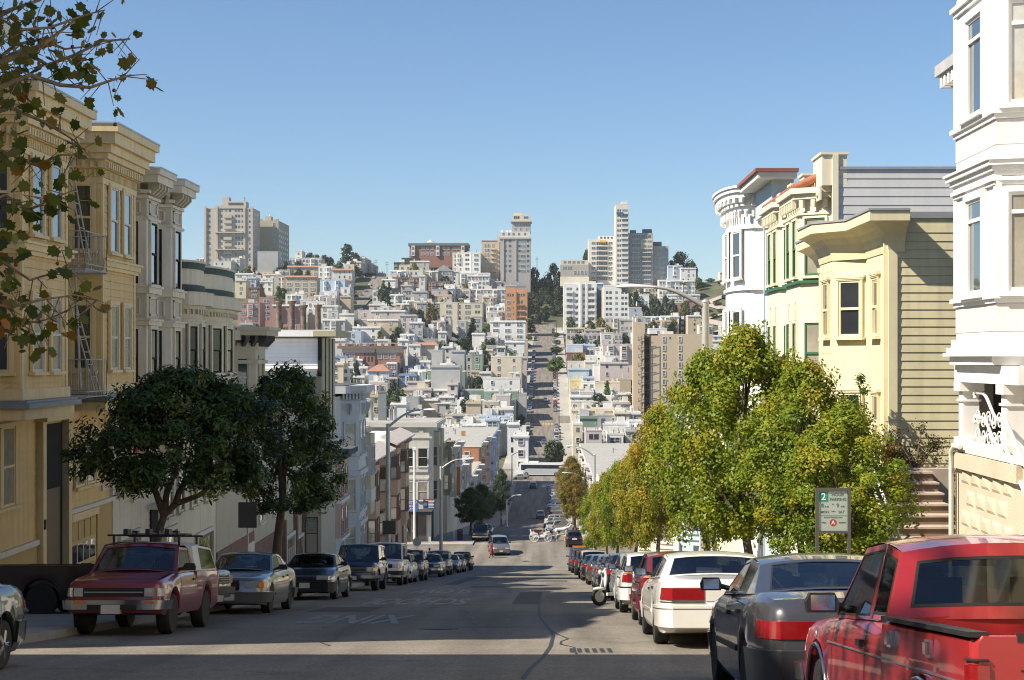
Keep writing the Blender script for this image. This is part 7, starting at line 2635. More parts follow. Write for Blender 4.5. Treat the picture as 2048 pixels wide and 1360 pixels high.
spec('square_sedan',**sedan(4.74,W,1.45,2.80,.86,.315,(.74,.82),.97,.98,(1.04,1.0),(1.45,2.1,3.2,3.75),mbs,gc=.2,round=.9,rim='disc',rub=(.45,mbd),mirror_m=TRIM,wr=.74,ends=[(F_,W*.23,.10,.60,.76,.014,LAMP,"headlight"),(F_,W*.395,.26,.60,.76,.02,AMBER,"indicator"),(R_,W*.25,.3,.70,.86,.014,TAIL,"taillight"),(F_,0,.8,.26,.52,.06,mbd,"front_bumper",True),(R_,0,.8,.28,.54,.06,mbd,"rear_bumper",True),(F_,0,.8,.50,.53,.065,mbs,"bumper_strip",True)],boxes=[(F_,-.27,.27,.56,.80,.05,CHROME,"grille"),(F_,-.24,.24,.58,.775,.056,TRIM,"grille_mesh"),(F_,-.012,.012,.58,.79,.062,CHROME,"grille_bar"),(F_,-.16,.16,.32,.46,.075,PLATE,"number_plate")]))
W=1.78
acc=paint("black",(.012,.013,.016),metal=.1)
spec('accord',**sedan(4.8,W,1.44,2.71,.95,.315,(.64,.74),.99,.98,(1.04,1.0),(1.25,2.05,3.1,3.85),acc,gc=.19,round=1.5,rim='spoke',mirror_m=acc,rub=(.5,acc),ends=[(F_,W*.2,.42,.60,.74,.014,LAMP,"headlight"),(F_,W*.36,.44,.585,.605,.017,AMBER,"indicator"),(R_,W*.2,.4,.74,.9,.014,TAIL,"taillight"),(F_,0,.8,.24,.56,.035,acc,"front_bumper",True),(R_,0,.8,.28,.62,.045,acc,"rear_bumper",True)],boxes=[(F_,-.33,.33,.62,.70,.01,TRIM,"grille"),(F_,-.16,.16,.36,.52,.05,PLATE,"number_plate"),(F_,-.5,.5,.26,.34,.045,TRIM,"air_intake")]))
W=1.80
lcb=paint("navy",(.016,.026,.075),metal=.2)
def boxy(L,W,H,wb,fo,r,zh,cab,pnt,gc=.28,**k):
 f0,f1,f2,f3=cab
 top=[(0,zh[0]),(.08,zh[1]),(f0,zh[2]),(f0+.5,zh[3]),(L-.25,zh[3]),(L-.02,zh[3]),(L,zh[3]-.05)]
 d=dict(L=L,W=W,H=H,wb=wb,fo=fo,r=r,gc=gc,top=top,paint=pnt,round=k.pop('round',.7),cabs=[dict(f=cab,pil=k.pop('pil',[f1+.95,f1+1.85]),wr=k.pop('wr',.82),wb=.92,cloth=k.pop('cloth',CLOTH),rows=k.pop('rows',(f1+.6,f1+1.5)),sp=k.pop('sp',.05))],seams=(f0+.15,f1+.95,f1+1.85),handles=(f1+.8,f1+1.7))
 d.update(k)
 return d
spec('land_wagon',**boxy(4.7,W,1.80,2.73,.82,.39,(.95,1.04,1.10,1.12),(1.5,1.95,4.4,4.62),lcb,gc=.34,tw=.24,rim='steel',archtrim=TRIM,rub=(.7,CHROME),ends=[(F_,W*.27,.05,.72,.90,.02,LAMP,"headlight"),(F_,W*.42,.15,.74,.88,.03,AMBER,"indicator"),(R_,W*.38,.12,.7,.98,.015,TAIL,"taillight"),(F_,0,.35,.46,.60,.14,CHROME,"front_bumper",True),(R_,0,.3,.46,.58,.1,CHROME,"rear_bumper",True)],boxes=[(F_,-.5,.5,.70,.92,.02,TRIM,"grille")]+[(F_,-.5,.5,.73+i*.05,.745+i*.05,.03,ALLOY,"grille_bar")for i in range(4)]+[(F_,-.16,.16,.42,.56,.15,PLATE,"number_plate")]))
wht=paint("white",(.66,.67,.68),metal=.0)
spec('tall_wagon',**boxy(4.52,1.79,1.95,2.54,.75,.38,(.95,1.05,1.12,1.13),(1.4,1.8,4.2,4.46),wht,gc=.34,tw=.23,rim='spoke',wr=.84,ends=[(F_,.52,.05,.78,.94,.02,LAMP,"headlight"),(F_,.72,.2,.76,.94,.025,AMBER,"indicator"),(R_,.7,.12,.8,1.2,.015,TAIL,"taillight"),(F_,0,.4,.46,.66,.08,TRIM,"front_bumper",True),(R_,0,.3,.46,.62,.08,TRIM,"rear_bumper",True)],boxes=[(F_,-.48,.48,.78,.94,.015,TRIM,"grille"),(F_,-.16,.16,.5,.63,.1,PLATE,"number_plate"),(R_,.05,.6,.7,1.3,.12,RUB,"spare_wheel_cover")]))
gry=paint("blue_grey",(.10,.125,.16),metal=.4)
spec('utility_wagon',**boxy(4.25,1.72,1.65,2.58,.72,.36,(.88,.96,1.03,1.05),(1.4,1.85,3.85,4.15),gry,gc=.3,tw=.22,rim='spoke',ends=[(F_,.48,.05,.72,.88,.02,LAMP,"headlight"),(F_,.72,.2,.72,.88,.025,AMBER,"indicator"),(R_,.68,.12,.74,1.0,.015,TAIL,"taillight"),(F_,0,.4,.42,.6,.08,TRIM,"front_bumper",True),(R_,0,.3,.42,.58,.08,TRIM,"rear_bumper",True)],boxes=[(F_,-.45,.45,.70,.88,.015,TRIM,"grille")]+[(F_,-.38+i*.12,-.33+i*.12,.71,.87,.025,gry,"grille_bar")for i in range(7)]+[(F_,-.16,.16,.44,.58,.1,PLATE,"number_plate")]))
redp=paint("bright_red",(.34,.018,.022),metal=.05)
W=1.66
spec('red_pickup',L=4.9,W=W,H=1.51,wb=3.12,fo=.80,r=.335,gc=.30,round=.55,rsq=.22,tw=.22,rim='steel',arch=.075,archtrim=CHROME,paint=redp,bed=2.98,top=[(0,.82),(.06,.88),(1.28,.97),(1.6,1.0),(2.96,1.02),(2.99,1.02),(4.89,1.02),(4.9,1.015)],cabs=[dict(f=(1.22,1.85,2.86,2.95),pil=[2.45],wr=.80,wb=.93,rp=.11,rb=.07,rows=(2.15,),sp=.055)],seams=(1.35,2.46,2.965),handles=(2.34,),mirror_m=TRIM,rub=None,ends=[(F_,W*.3,.12,.66,.80,.014,LAMP,"headlight"),(R_,W*.375,.10,.58,.90,.014,TAIL,"taillight"),(R_,W*.375,.105,.895,.925,.016,TRIM,"taillight_trim"),(F_,0,.3,.46,.60,.08,CHROME,"front_bumper",True),(R_,0,.2,.42,.56,.13,CHROME,"rear_bumper",True)],boxes=[(F_,-.48,.48,.66,.80,.014,TRIM,"grille"),(R_,-.61,.61,.99,1.032,.004,TRIM,"tailgate_cap"),(R_,-.62,.62,.60,.62,.006,TRIM,"tailgate_groove"),(R_,-.6,.6,.86,.868,.004,TRIM,"tailgate_groove"),(R_,-.28,.28,.70,.76,.006,TRIM,"tailgate_handle")])
marp=paint("maroon_red",(.20,.013,.02),metal=.2)
hood_sunlit=paint("sunlit_hood_red",(.30,.018,.028),metal=.0)  # sunlight on the bonnet put into a brighter copy of the red
W=1.69
canw=mat("canopy_white",(.66,.65,.62),rough=.45,var=.05)
spec('canopy_pickup',L=4.68,W=W,H=1.60,wb=2.62,fo=.85,r=.355,gc=.34,round=.6,rsq=.3,tw=.23,rim='steel',arch=.07,paint=marp,bed=2.60,top=[(0,.84),(.06,.93),(1.25,1.06),(1.6,1.08),(2.58,1.09),(2.61,1.09),(4.64,1.09),(4.68,1.06)],cabs=[dict(f=(1.22,1.78,2.45,2.56),pil=[2.42],wr=.80,wb=.93,rows=(2.1,),sp=.05,blank=(1,)),dict(f=(2.62,2.68,4.3,4.62),pil=[3.05],wr=.83,wb=.94,H=1.62,paint=canw,seats=False,mirrors=False,name="canopy",nofront=True,sp=.09,blank=(0,))],seams=(1.35,2.5),handles=(2.36,),mirror_m=TRIM,ends=[(F_,W*.31,.02,.66,.82,.016,LAMP,"headlight"),(F_,W*.43,.16,.66,.82,.022,LAMP,"corner_lamp"),(R_,W*.4,.1,.6,.9,.014,TAIL,"taillight"),(F_,0,.3,.44,.62,.10,CHROME,"front_bumper",True),(R_,0,.2,.44,.58,.12,CHROME,"rear_bumper",True)],boxes=[(F_,-.52,.52,.665,.815,.014,TRIM,"grille"),(F_,-.5,.5,.73,.75,.024,ALLOY,"grille_bar"),(F_,-.14,.18,.38,.53,.125,PLATE,"number_plate"),(F_,-.72,-.52,.545,.595,.115,AMBER,"indicator"),(F_,.46,.66,.545,.595,.115,AMBER,"indicator"),(F_,-.42,.42,.45,.535,.112,TRIM,"bumper_slot")])
drkp=paint("dark_maroon",(.028,.014,.014),metal=.2)
spec('dark_pickup',L=4.75,W=1.7,H=1.62,wb=2.85,fo=.82,r=.35,gc=.34,round=.6,rsq=.3,tw=.22,rim='disc',arch=.07,paint=drkp,bed=2.55,top=[(0,.88),(.06,.96),(1.25,1.08),(1.6,1.1),(2.53,1.1),(2.56,1.1),(4.72,1.1),(4.75,1.06)],cabs=[dict(f=(1.2,1.75,2.35,2.52),pil=[2.3],wr=.8,wb=.93,rows=(2.05,),blank=(1,))],seams=(1.35,2.4),handles=(2.25,),ends=[(F_,.5,.02,.68,.86,.016,LAMP,"headlight"),(F_,.70,.2,.68,.86,.022,AMBER,"indicator"),(R_,.7,.1,.6,.9,.014,TAIL,"taillight"),(F_,0,.3,.46,.62,.10,TRIM,"front_bumper",True),(R_,0,.2,.46,.6,.1,TRIM,"rear_bumper",True)],boxes=[(F_,-.5,.5,.68,.86,.014,TRIM,"grille")]+[(F_,-.5,.5,.71+i*.05,.722+i*.05,.022,ALLOY,"grille_bar")for i in range(3)])
grn=paint("bottle_green",(.008,.018,.016),metal=.1)
spec('compact_sedan',**sedan(4.45,1.70,1.39,2.62,.85,.30,(.64,.74),.96,.95,(1.0,.96),(1.2,1.95,2.95,3.65),grn,gc=.19,round=1.3,rim='spoke',mirror_m=grn,rub=(.5,TRIM),ends=std_ends(1.70,(.6,.73),(.7,.85),(.26,.54),(.30,.58),grn),boxes=bx_front(1.7,.58,.66,.35,TRIM,2)+plates(.34,.62)))
slv=paint("silver",(.42,.43,.44),metal=.5)
spec('hatchback',**boxy(4.1,1.70,1.45,2.51,.82,.30,(.68,.78,.98,.99),(1.15,1.75,3.35,4.0),slv,gc=.2,round=1.2,rim='spoke',wr=.76,pil=[2.35,3.2],rows=(2.2,3.0),ends=[(F_,.45,.3,.62,.76,.012,LAMP,"headlight"),(R_,.58,.2,.72,.92,.014,TAIL,"taillight"),(R_,.58,.2,.92,.99,.014,AMBER,"indicator"),(F_,0,.6,.26,.54,.04,slv,"front_bumper",True),(R_,0,.6,.30,.60,.06,slv,"rear_bumper",True),(R_,0,.62,.6,.63,.065,TRIM,"bumper_strip",True)],boxes=bx_front(1.7,.60,.70,.4,TRIM,2)+plates(.34,.66)))
old=paint("old_green_grey",(.055,.065,.062),metal=.2)
spec('old_sedan',**sedan(4.9,1.85,1.42,2.85,.95,.32,(.78,.82),.94,.95,(.97,.93),(1.65,2.15,3.15,3.7),old,gc=.2,round=.5,rim='disc',rub=(.5,CHROME),mirror_m=CHROME,ends=[(F_,.48,.03,.62,.76,.014,LAMP,"headlight"),(F_,.8,.2,.62,.76,.02,AMBER,"indicator"),(R_,.5,.15,.64,.84,.014,TAIL,"taillight"),(F_,0,.4,.40,.54,.10,CHROME,"front_bumper",True),(R_,0,.4,.42,.56,.10,CHROME,"rear_bumper",True)],boxes=bx_front(1.85,.60,.78,.5,CHROME,5,CHROME)+plates(.42,.66)))
spec('minivan',**boxy(5.1,1.92,1.78,3.0,.98,.34,(.74,.86,1.12,1.10),(1.05,1.95,4.5,4.95),paint("mink_grey",(.17,.165,.15),metal=.4),gc=.22,round=1.3,rim='spoke',wr=.78,pil=[2.75,3.75],rows=(2.5,3.5),ends=[(F_,.42,.45,.66,.82,.014,LAMP,"headlight"),(R_,.72,.2,.8,1.15,.014,TAIL,"taillight"),(F_,0,.8,.26,.58,.045,paint("mink_grey",(.17,.165,.15)),"front_bumper",True),(R_,0,.7,.32,.64,.05,paint("mink_grey",(.17,.165,.15)),"rear_bumper",True)],boxes=[(F_,-.36,.36,.70,.78,.012,CHROME,"grille"),(F_,-.16,.16,.4,.54,.06,PLATE,"number_plate"),(F_,-.5,.5,.28,.36,.055,TRIM,"air_intake")]))
spec('black_suv',**boxy(4.67,1.87,1.70,2.82,.86,.37,(.80,.92,1.10,1.10),(1.25,1.95,4.1,4.6),paint("suv_black",(.010,.010,.012)),gc=.24,round=1.2,rim='spoke',wr=.75,pil=[2.7,3.65],rows=(2.5,3.4),ends=[(F_,.42,.35,.70,.86,.014,LAMP,"headlight"),(R_,.56,.3,.86,1.04,.014,TAIL,"taillight"),(F_,0,.7,.28,.6,.045,paint("suv_black",(.01,.01,.012)),"front_bumper",True),(R_,0,.7,.32,.66,.06,paint("suv_black",(.01,.01,.012)),"rear_bumper",True)],boxes=[(R_,-.26,.26,.82,.97,.015,PLATE,"number_plate"),(R_,-.05,.05,1.02,1.1,.018,ALLOY,"badge")]))
def build_car(name,lod=0):
 return Car("parked_car",CARS[name],lod).root
def car_at(root,x,y,heading,label,cat="car",group=None,name="parked_car",dz=0.0,z=None,tilt=True):
 root.name=name
 WM[root.as_pointer()]=Matrix.Identity(4)
 a=math.atan2(zr(y+1.3)-zr(y-1.3),2.6) if tilt else 0.0
 m=Matrix.Translation((x,y,(zr(y) if z is None else z)+dz+.004))@Matrix.Rotation(a,4,'X')@Matrix.Rotation(heading,4,'Z')
 place(root,m)
 tag(root,label,cat,group)
 return root
def one(kind,x,y,heading,label,cat="car",group=None,swap=None,name="parked_car",dz=0.0):
 """the first of a kind is built; later ones are copies with their own paint"""
 if kind not in ONE:
  r=build_car(kind)
  ONE[kind]=r
 else:
  r=copy_tree(ONE[kind])
 if swap:
  def walk(o):
   if o.type=='MESH':
    for sl in o.material_slots:
     if sl.material and sl.material.name==CARS[kind]['paint'].name:
      sl.link='OBJECT'
      sl.material=swap
   for ch in KIDS.get(o.as_pointer(),[]):walk(ch)
  SW.append((r,walk))
 r2=r
 car_at(r2,x,y,heading,label,cat,group,name,dz)
 return r2
ONE,SW={},[]
GR,GL="cars parked nose-down along the right kerb","cars parked nose-up along the left kerb"
PI=math.pi
red_truck=one('red_pickup',5.17,9.4,0,"bright red pickup with chrome wheel trims at the lower right corner","pickup",GR,name="pickup_truck")
one('camry',5.08,15.35,0,"graphite grey rounded sedan behind the bright red pickup","car",GR)
one('big_sedan',5.06,25.8,0,"large cream-white sedan with wide red tail lamps in the sunlit strip","car",GR)
one('hatchback',5.05,32.2,0,"dark red small car almost hidden by the cream-white sedan","car",GR,swap=paint("dark_red",(.2,.02,.025)))
one('hatchback',4.98,39.0,0,"white estate with amber and red tail lamps past the cream-white sedan","car",GR,swap=paint("estate_white",(.66,.65,.63),metal=0))
one('hatchback',5.15,46.2,0,"silver hatchback with raked rear window behind the white motor scooter","car",GR)
one('accord',5.1,52.0,0,"black sedan with large red tail lamp beyond the silver hatchback","car",GR)
one('compact_sedan',5.08,58.6,0,"dark grey sedan seventh along the right kerb","car",GR,swap=paint("dark_grey_a",(.05,.05,.05)))
one('compact_sedan',5.1,65.0,0,"grey sedan eighth along the right kerb","car",GR,swap=paint("mid_grey_a",(.12,.12,.12)))
one('camry',5.06,73.0,0,"brownish grey sedan ninth along the right kerb","car",GR,swap=paint("brown_grey",(.08,.07,.06)))
one('compact_sedan',5.0,84.0,0,"black sedan with glowing red lamps tenth along the right kerb","car",GR,swap=paint("black_b",(.015,.015,.016)))
one('utility_wagon',5.05,93.0,0,"beige-roofed wagon eleventh along the right kerb","car",GR,swap=paint("beige",(.42,.36,.27)))
one('utility_wagon',5.0,105.0,0,"dark wagon with roof rack twelfth along the right kerb","car",GR,swap=paint("dark_wagon",(.03,.035,.03)))
one('land_wagon',4.98,118.0,0,"dark grey wagon thirteenth along the right kerb","car",GR,swap=paint("dark_wagon_b",(.04,.045,.05)))
one('tall_wagon',4.95,131.0,0,"blue and white wagon with orange roof bar last along the right kerb","car",GR,swap=paint("navy_white",(.03,.05,.12)))
one('compact_sedan',-4.97,17.75,PI,"bottle green sedan cut off by the lower left edge","car",GL)
one('canopy_pickup',-4.96,29.05,PI,"maroon pickup with sunlit red bonnet and white canopy","pickup",GL,name="pickup_truck")
one('dark_pickup',-6.95,34.0,-PI/2-.12,"dark pickup standing across the pavement behind the maroon pickup","pickup",None,name="pickup_truck",dz=.07)
one('square_sedan',-4.99,38.8,PI,"silver-grey square sedan with upright chrome grille","car",GL)
one('accord',-4.98,50.2,PI,"black sedan with slanted clear headlamps below the dark evergreens","car",GL)
one('land_wagon',-4.98,61.9,PI,"tall navy wagon with chrome bumper","car",GL)
one('tall_wagon',-4.97,71.9,PI,"white tall wagon with orange indicator behind the navy wagon","car",GL)
one('hatchback',-5.0,77.6,PI,"small silver car between the white and blue-grey wagons","car",GL)
one('utility_wagon',-4.96,84.0,PI,"blue-grey utility wagon sixth along the left kerb","car",GL)
one('old_sedan',-5.0,97.5,PI,"old square green-grey sedan with chrome grille","car",GL)
one('utility_wagon',-5.0,106.2,PI,"pale wagon behind the old green-grey sedan","car",GL,swap=paint("pale_wagon",(.36,.38,.42)))
one('compact_sedan',-5.0,117.5,PI,"small dark sedan third from the lower end of the left kerb","car",GL,swap=paint("dark_c",(.03,.03,.035)))
one('compact_sedan',-5.0,124.5,PI,"small dark sedan second from the lower end of the left kerb","car",GL,swap=paint("dark_d",(.03,.035,.05)))
one('dark_pickup',-5.0,135.3,PI,"dark pickup last along the left kerb before the crossing","pickup",GL,swap=paint("dark_e",(.04,.035,.035)),name="pickup_truck")
one('minivan',-2.65,160.5,PI+.12,"mink grey minivan driving up into the crossing","car",None,name="moving_car")
one('black_suv',5.15,168.6,0,"black sport utility car leaving the crossing on the right","car",None,name="moving_car")
one('land_wagon',-5.2,176.5,PI,"dark pickup-like wagon parked past the crossing on the left","car",None,swap=paint("dark_f",(.03,.04,.05)))
one('compact_sedan',-4.95,184.5,PI,"dark sedan behind the wagon past the crossing on the left","car",None,swap=paint("dark_g",(.025,.03,.03)))
for r,w in SW:w(r)
def find(label):
 return[o for o in COL.objects if o.parent is None and o.get("label","")==label][0]
tp=find("maroon pickup with sunlit red bonnet and white canopy")
cs=CARS['canopy_pickup']
mb=MB()
vs=[]
fl_=[.03,.3,.6,.9,1.16]
for f in fl_:
 for u in(-1,-.5,0,.5,1):
  vs.append((u*(cs['W']/2*.84*endw(f,.6)),cs['L']/2-f,interp(cs['top'],f)+.026-.008*abs(u)))
mb.add(vs,[(i*5+j,i*5+j+1,(i+1)*5+j+1,(i+1)*5+j)for i in range(4)for j in range(4)],0,True)
hood=mb.mesh("bonnet",[hood_sunlit])
def add_part(root,me,name):
 o=bpy.data.objects.new(name,me)
 COL.objects.link(o)
 o.parent=root
 KIDS.setdefault(root.as_pointer(),[]).append(o)
 WM[o.as_pointer()]=WM[root.as_pointer()]
 return o
add_part(tp,hood,"bonnet")
rk=thing("roof_rack","black roof rack with bicycle mounts on the maroon pickup's cab and canopy","roof rack",(0,0,0))
place(rk,WM[tp.as_pointer()])
mb=MB()
for y in(.25,-1.2):
 mb.tube([(-.72,y,1.73),(.72,y,1.73)],.02,6)
 for x in(-.6,.6):
  mb.tube([(x,y,1.55),(x,y,1.73)],.022,6)
add_part(rk,mb.mesh("cross_bar",[TRIM]),"cross_bar")
for x in(-.45,-.1,.3):
 mb=MB()
 mb.tube([(x,.55,1.76),(x,-1.35,1.76)],.025,6)
 mb.box(x-.04,x+.04,.35,.6,1.74,1.84)
 mb.box(x-.05,x+.05,-.2,-.05,1.74,1.82)
 add_part(rk,mb.mesh("bicycle_tray",[TRIM]),"bicycle_tray")
for sx in(-1,1):
 mb=MB()
 mb.box(sx*.735,sx*.826,-2.44,-.545,1.012,1.036)
 add_part(red_truck,mb.mesh("bed_rail_cap",[TRIM]),"bed_rail_cap")
 for f in(3.25,4.15):
  mb=MB()
  y=2.45-f
  mb.box(sx*.822,sx*.842,y-.05,y+.05,.875,.965)
  mb.box(sx*.84,sx*.858,y-.03,y+.03,.89,.95)
  add_part(red_truck,mb.mesh("tie_down_cleat",[CHROME]),"tie_down_cleat")
 mb=MB()
 mb.box(sx*.828,sx*.834,-2.3,1.2,.795,.805)
 add_part(red_truck,mb.mesh("pinstripe",[ALLOY]),"pinstripe")
rs=[o for o in KIDS[red_truck.as_pointer()] if o.name.startswith("rear_window")]
mb=MB()
mb.extr([(-.035,.05),(.035,.05),(.04,.0),(.02,-.035),(0,-.05),(-.02,-.035),(-.04,0)],(.28,-.482,1.20),(1,0,0),(0,-1,0),(0,0.13,1),.002)
add_part(red_truck,mb.mesh("window_sticker",[TRIM]),"window_sticker")
mb=MB()
mb.extr([(-.02,.03),(.02,.03),(.022,.0),(0,-.025),(-.022,0)],(.28,-.4845,1.20),(1,0,0),(0,-1,0),(0,0.13,1),.002)
add_part(red_truck,mb.mesh("window_sticker",[ALLOY]),"window_sticker")
lw=find("blue and white wagon with orange roof bar last along the right kerb")
mb=MB()
mb.box(-.55,.55,-.2,.1,1.95,2.08)
add_part(lw,mb.mesh("roof_bar",[AMBER]),"roof_bar")
mb=MB()
for y in(.5,-1.2):
 mb.tube([(-.6,y,1.62),(-.6,y,1.8),(.6,y,1.8),(.6,y,1.62)],.02,6)
for x in(-.6,.6):
 mb.tube([(x,.5,1.8),(x,-1.2,1.8)],.02,6)
add_part(find("dark wagon with roof rack twelfth along the right kerb"),mb.mesh("roof_rack",[TRIM]),"roof_rack")
# ------- small cars far down and up the street: one simple build per kind, copied
FARP=[paint("far_%d"%i,c,metal=.2)for i,c in enumerate([(.62,.62,.6),(.03,.03,.035),(.10,.11,.13),(.30,.31,.32),(.22,.02,.02),(.03,.05,.11),(.05,.07,.06),(.40,.37,.30)])]
FARN=["white","black","slate","silver","red","navy","dark green","beige"]
LOW={}
def far_car(kind,x,y,heading,label,ci,group,name="parked_car"):
 if kind not in LOW:
  LOW[kind]=build_car(kind,lod=1)
  r=LOW[kind]
  FIRST.append((r,ci))
 else:
  r=copy_tree(LOW[kind])
 car_at(r,x,y,heading,label,"car",group,name)
 SWF.append((r,kind,ci))
 return r
FIRST,SWF=[],[]
fr=random.Random(12)
KN={'compact_sedan':"sedan",'utility_wagon':"wagon",'hatchback':"hatchback",'minivan':"van"}
def nth(i):
 return ORD[i].replace("lowest","first") if i<len(ORD) else "number %d"%(i+1)
GA="cars parked at an angle past the crossing"
cnt=0
for i in range(17):
 y=200+i*3.0 if i<4 else 290+(i-4)*7.2
 if i<4:y=205+i*18
 k=fr.choice(list(KN)[:3])
 ci=fr.choice((0,0,1,2,3,4,5,3,7))
 far_car(k,4.1+fr.uniform(-.2,.2),y,-.95+fr.uniform(-.06,.06),"%s %s angle-parked past the crossing, %s of the row"%(FARN[ci],KN[k],nth(i)),ci,GA)
far_car('minivan',4.3,268,-1.35,"white camper van parked across the kerb past the crossing",0,None)
far_car('utility_wagon',.75,308,0,"silver wagon with red tail lamps driving away past the crossing",3,None,"moving_car")
far_car('utility_wagon',-1.4,380,0,"red-lamped dark wagon waiting at the avenue",5,None,"moving_car")
far_car('compact_sedan',-5.0,405,PI/2+.3,"silver sedan turning in front of the bus",3,None,"moving_car")
far_car('compact_sedan',.9,508,PI,"dark sedan driving down the far street",2,None,"moving_car")
far_car('compact_sedan',1.2,620,PI,"white sedan driving down the far street higher up",0,None,"moving_car")
GF1,GF2="cars parked on the left of the far street","cars parked on the right of the far street"
i=0
y=440.0
while y<945 and i<62:
 if not(560<y<588 or 786<y<812):
  k=fr.choice(('compact_sedan','utility_wagon','hatchback','compact_sedan'))
  if fr.random()<(.95 if y<800 else .6):
   ci=fr.choice((0,1,2,3,5,6,2,3))
   far_car(k,-4.95,y,PI,"%s %s parked on the left of the far street, %s from the avenue"%(FARN[ci],KN[k],nth(i)),ci,GF1)
  ci=fr.choice((0,0,1,2,3,3,4,2))
  k=fr.choice(('compact_sedan','utility_wagon','hatchback','compact_sedan'))
  far_car(k,4.95,y+2,0,"%s %s parked on the right of the far street, %s from the avenue"%(FARN[ci],KN[k],nth(i)),ci,GF2)
  i+=1
 y+=9.5 if y<700 else 12.0
for j in range(9):
 y=905+j*11
 ci=fr.choice((0,1,3,2))
 r=far_car('compact_sedan',-100.5 if j%2 else-108.4,y,0,"%s sedan on the parallel street, %s going uphill"%(FARN[ci],nth(j)),ci,"cars on the parallel street")
 m=Matrix.Translation((-101 if j%2 else-108,y,gz(-104.5,y)+.27))@Matrix.Rotation(math.atan2(gz(-104.5,y+2)-gz(-104.5,y-2),4),4,'X')
 place(r,m)
for r,kind,ci in SWF:
 def walk2(o):
  if o.type=='MESH':
   for sl in o.material_slots:
    if sl.material and sl.material.name==CARS[kind]['paint'].name:
     sl.link='OBJECT'
     sl.material=FARP[ci]
  for ch in KIDS.get(o.as_pointer(),[]):walk2(ch)
 walk2(r)
 # ------- coach in the valley
bs=thing("coach_bus","white touring coach crossing the street in the valley","bus",(0,0,0))
BW=mat("coach_white",(.72,.73,.74),rough=.35,var=.04,coat=.5)
BS=mat("coach_silver",(.50,.51,.54),rough=.35,var=.05,metal=.3)
mb=MB()
prof=[(-6.9,.35),(6.6,.35),(6.85,.9),(6.8,1.6),(6.45,3.2),(6.2,3.48),(-6.7,3.5),(-6.9,3.3)]
mb.extr(prof,(0,-1.28,0),(1,0,0),(0,1,0),(0,0,1),2.56)
mb.build("body",BW,bs)
for sy in(-1,1):
 mb=MB()
 mb.extr([(-6.6,1.95),(4.4,1.95),(5.3,1.5),(6.0,1.5),(6.0,2.95),(-6.6,2.95)],(0,sy*1.285-.004,0),(1,0,0),(0,1,0),(0,0,1),.008)
 mb.build("window_band",TINT,bs)
 mb=MB()
 mb.extr([(-6.7,.5),(5.6,.5),(5.2,1.45),(4.3,1.85),(-6.7,1.85)],(0,sy*1.29-.004,0),(1,0,0),(0,1,0),(0,0,1),.008)
 mb.build("side_panel",BS,bs)
mb=MB()
mb.add([(6.83,-1.15,1.45),(6.83,1.15,1.45),(6.5,1.1,3.05),(6.5,-1.1,3.05)],[(0,1,2,3)])
mb.build("windscreen",TINT,bs)
mb=MB()
mb.box(1.5,4.0,-.8,.8,3.5,3.85)
mb.build("roof_unit",BW,bs)
for x in(4.6,-3.2,-4.5):
 for sy in(-1,1):
  mb=MB()
  mb.lathe([(.3,-.14),(.52,-.13),(.52,.13),(.3,.14)],(x,sy*1.2,.52),18,axis='Y')
  wo=mb.build("wheel",RUB,bs)
  mb=MB()
  mb.lathe([(.3,-.15),(.3,.15)],(x,sy*1.2,.52),14,axis='Y')
  mb.build("rim",ALLOY,wo)
for sy in(-1,1):
 mb=MB()
 mb.box(6.8,6.87,sy*.7-.25,sy*.7+.25,.75,1.0)
 mb.build("headlight",LAMP,bs)
place(bs,Matrix.Translation((1.2,415,zr(415)))@Matrix.Rotation(PI-.12,4,'Z'))
# ------- white motor scooter
sc_=thing("motor_scooter","white motor scooter parked nose-out between the parked cars on the right","scooter",(0,0,0))
SWM=mat("scooter_white",(.70,.70,.70),rough=.3,var=.05,coat=.6)
for y in(-.62,.62):
 mb=MB()
 mb.tube([(0,y+.2*math.cos(t),.26+.2*math.sin(t))for t in[2*PI*i/16 for i in range(17)]],.055,8,cap=False)
 wo=mb.build("wheel",RUB,sc_)
 mb=MB()
 mb.lathe([(.15,-.02),(.15,.02)],(0,y,.26),14,axis='X')
 mb.build("rim",ALLOY,wo)
mb=MB()
mb.tube([(0,.62,.3),(0,.5,.75),(0,.42,1.0)],[.04,.05,.04],8)
mb.tube([(-.3,.38,1.02),(0,.43,1.0),(.3,.38,1.02)],.018,6)
mb.build("fork",ALLOY,sc_)
mb=MB()
mb.ball((0,.62,.46),(.075,.2,.06),10,6)
mb.ball((0,.47,.72),(.15,.05,.26),10,6)
mb.ball((0,-.48,.5),(.13,.4,.15),10,6)
mb.box(-.14,.14,-.3,.45,.28,.36)
mb.build("fairing",SWM,sc_)
mb=MB()
mb.ball((0,-.35,.68),(.13,.38,.06),10,6)
mb.build("seat",TRIM,sc_)
mb=MB()
mb.ball((0,.6,.9),(.08,.05,.08),8,6)
mb.build("headlight",LAMP,sc_)
for sx in(-1,1):
 mb=MB()
 mb.tube([(sx*.2,.4,1.02),(sx*.3,.42,1.2)],.008,5)
 mb.ball((sx*.3,.42,1.22),(.06,.02,.045),8,6)
 mb.build("wing_mirror",TRIM,sc_)
place(sc_,Matrix.Translation((4.35,42.6,zr(42.6)))@Matrix.Rotation(math.atan(-.125),4,'X')@Matrix.Rotation(PI/2+.5,4,'Z'))
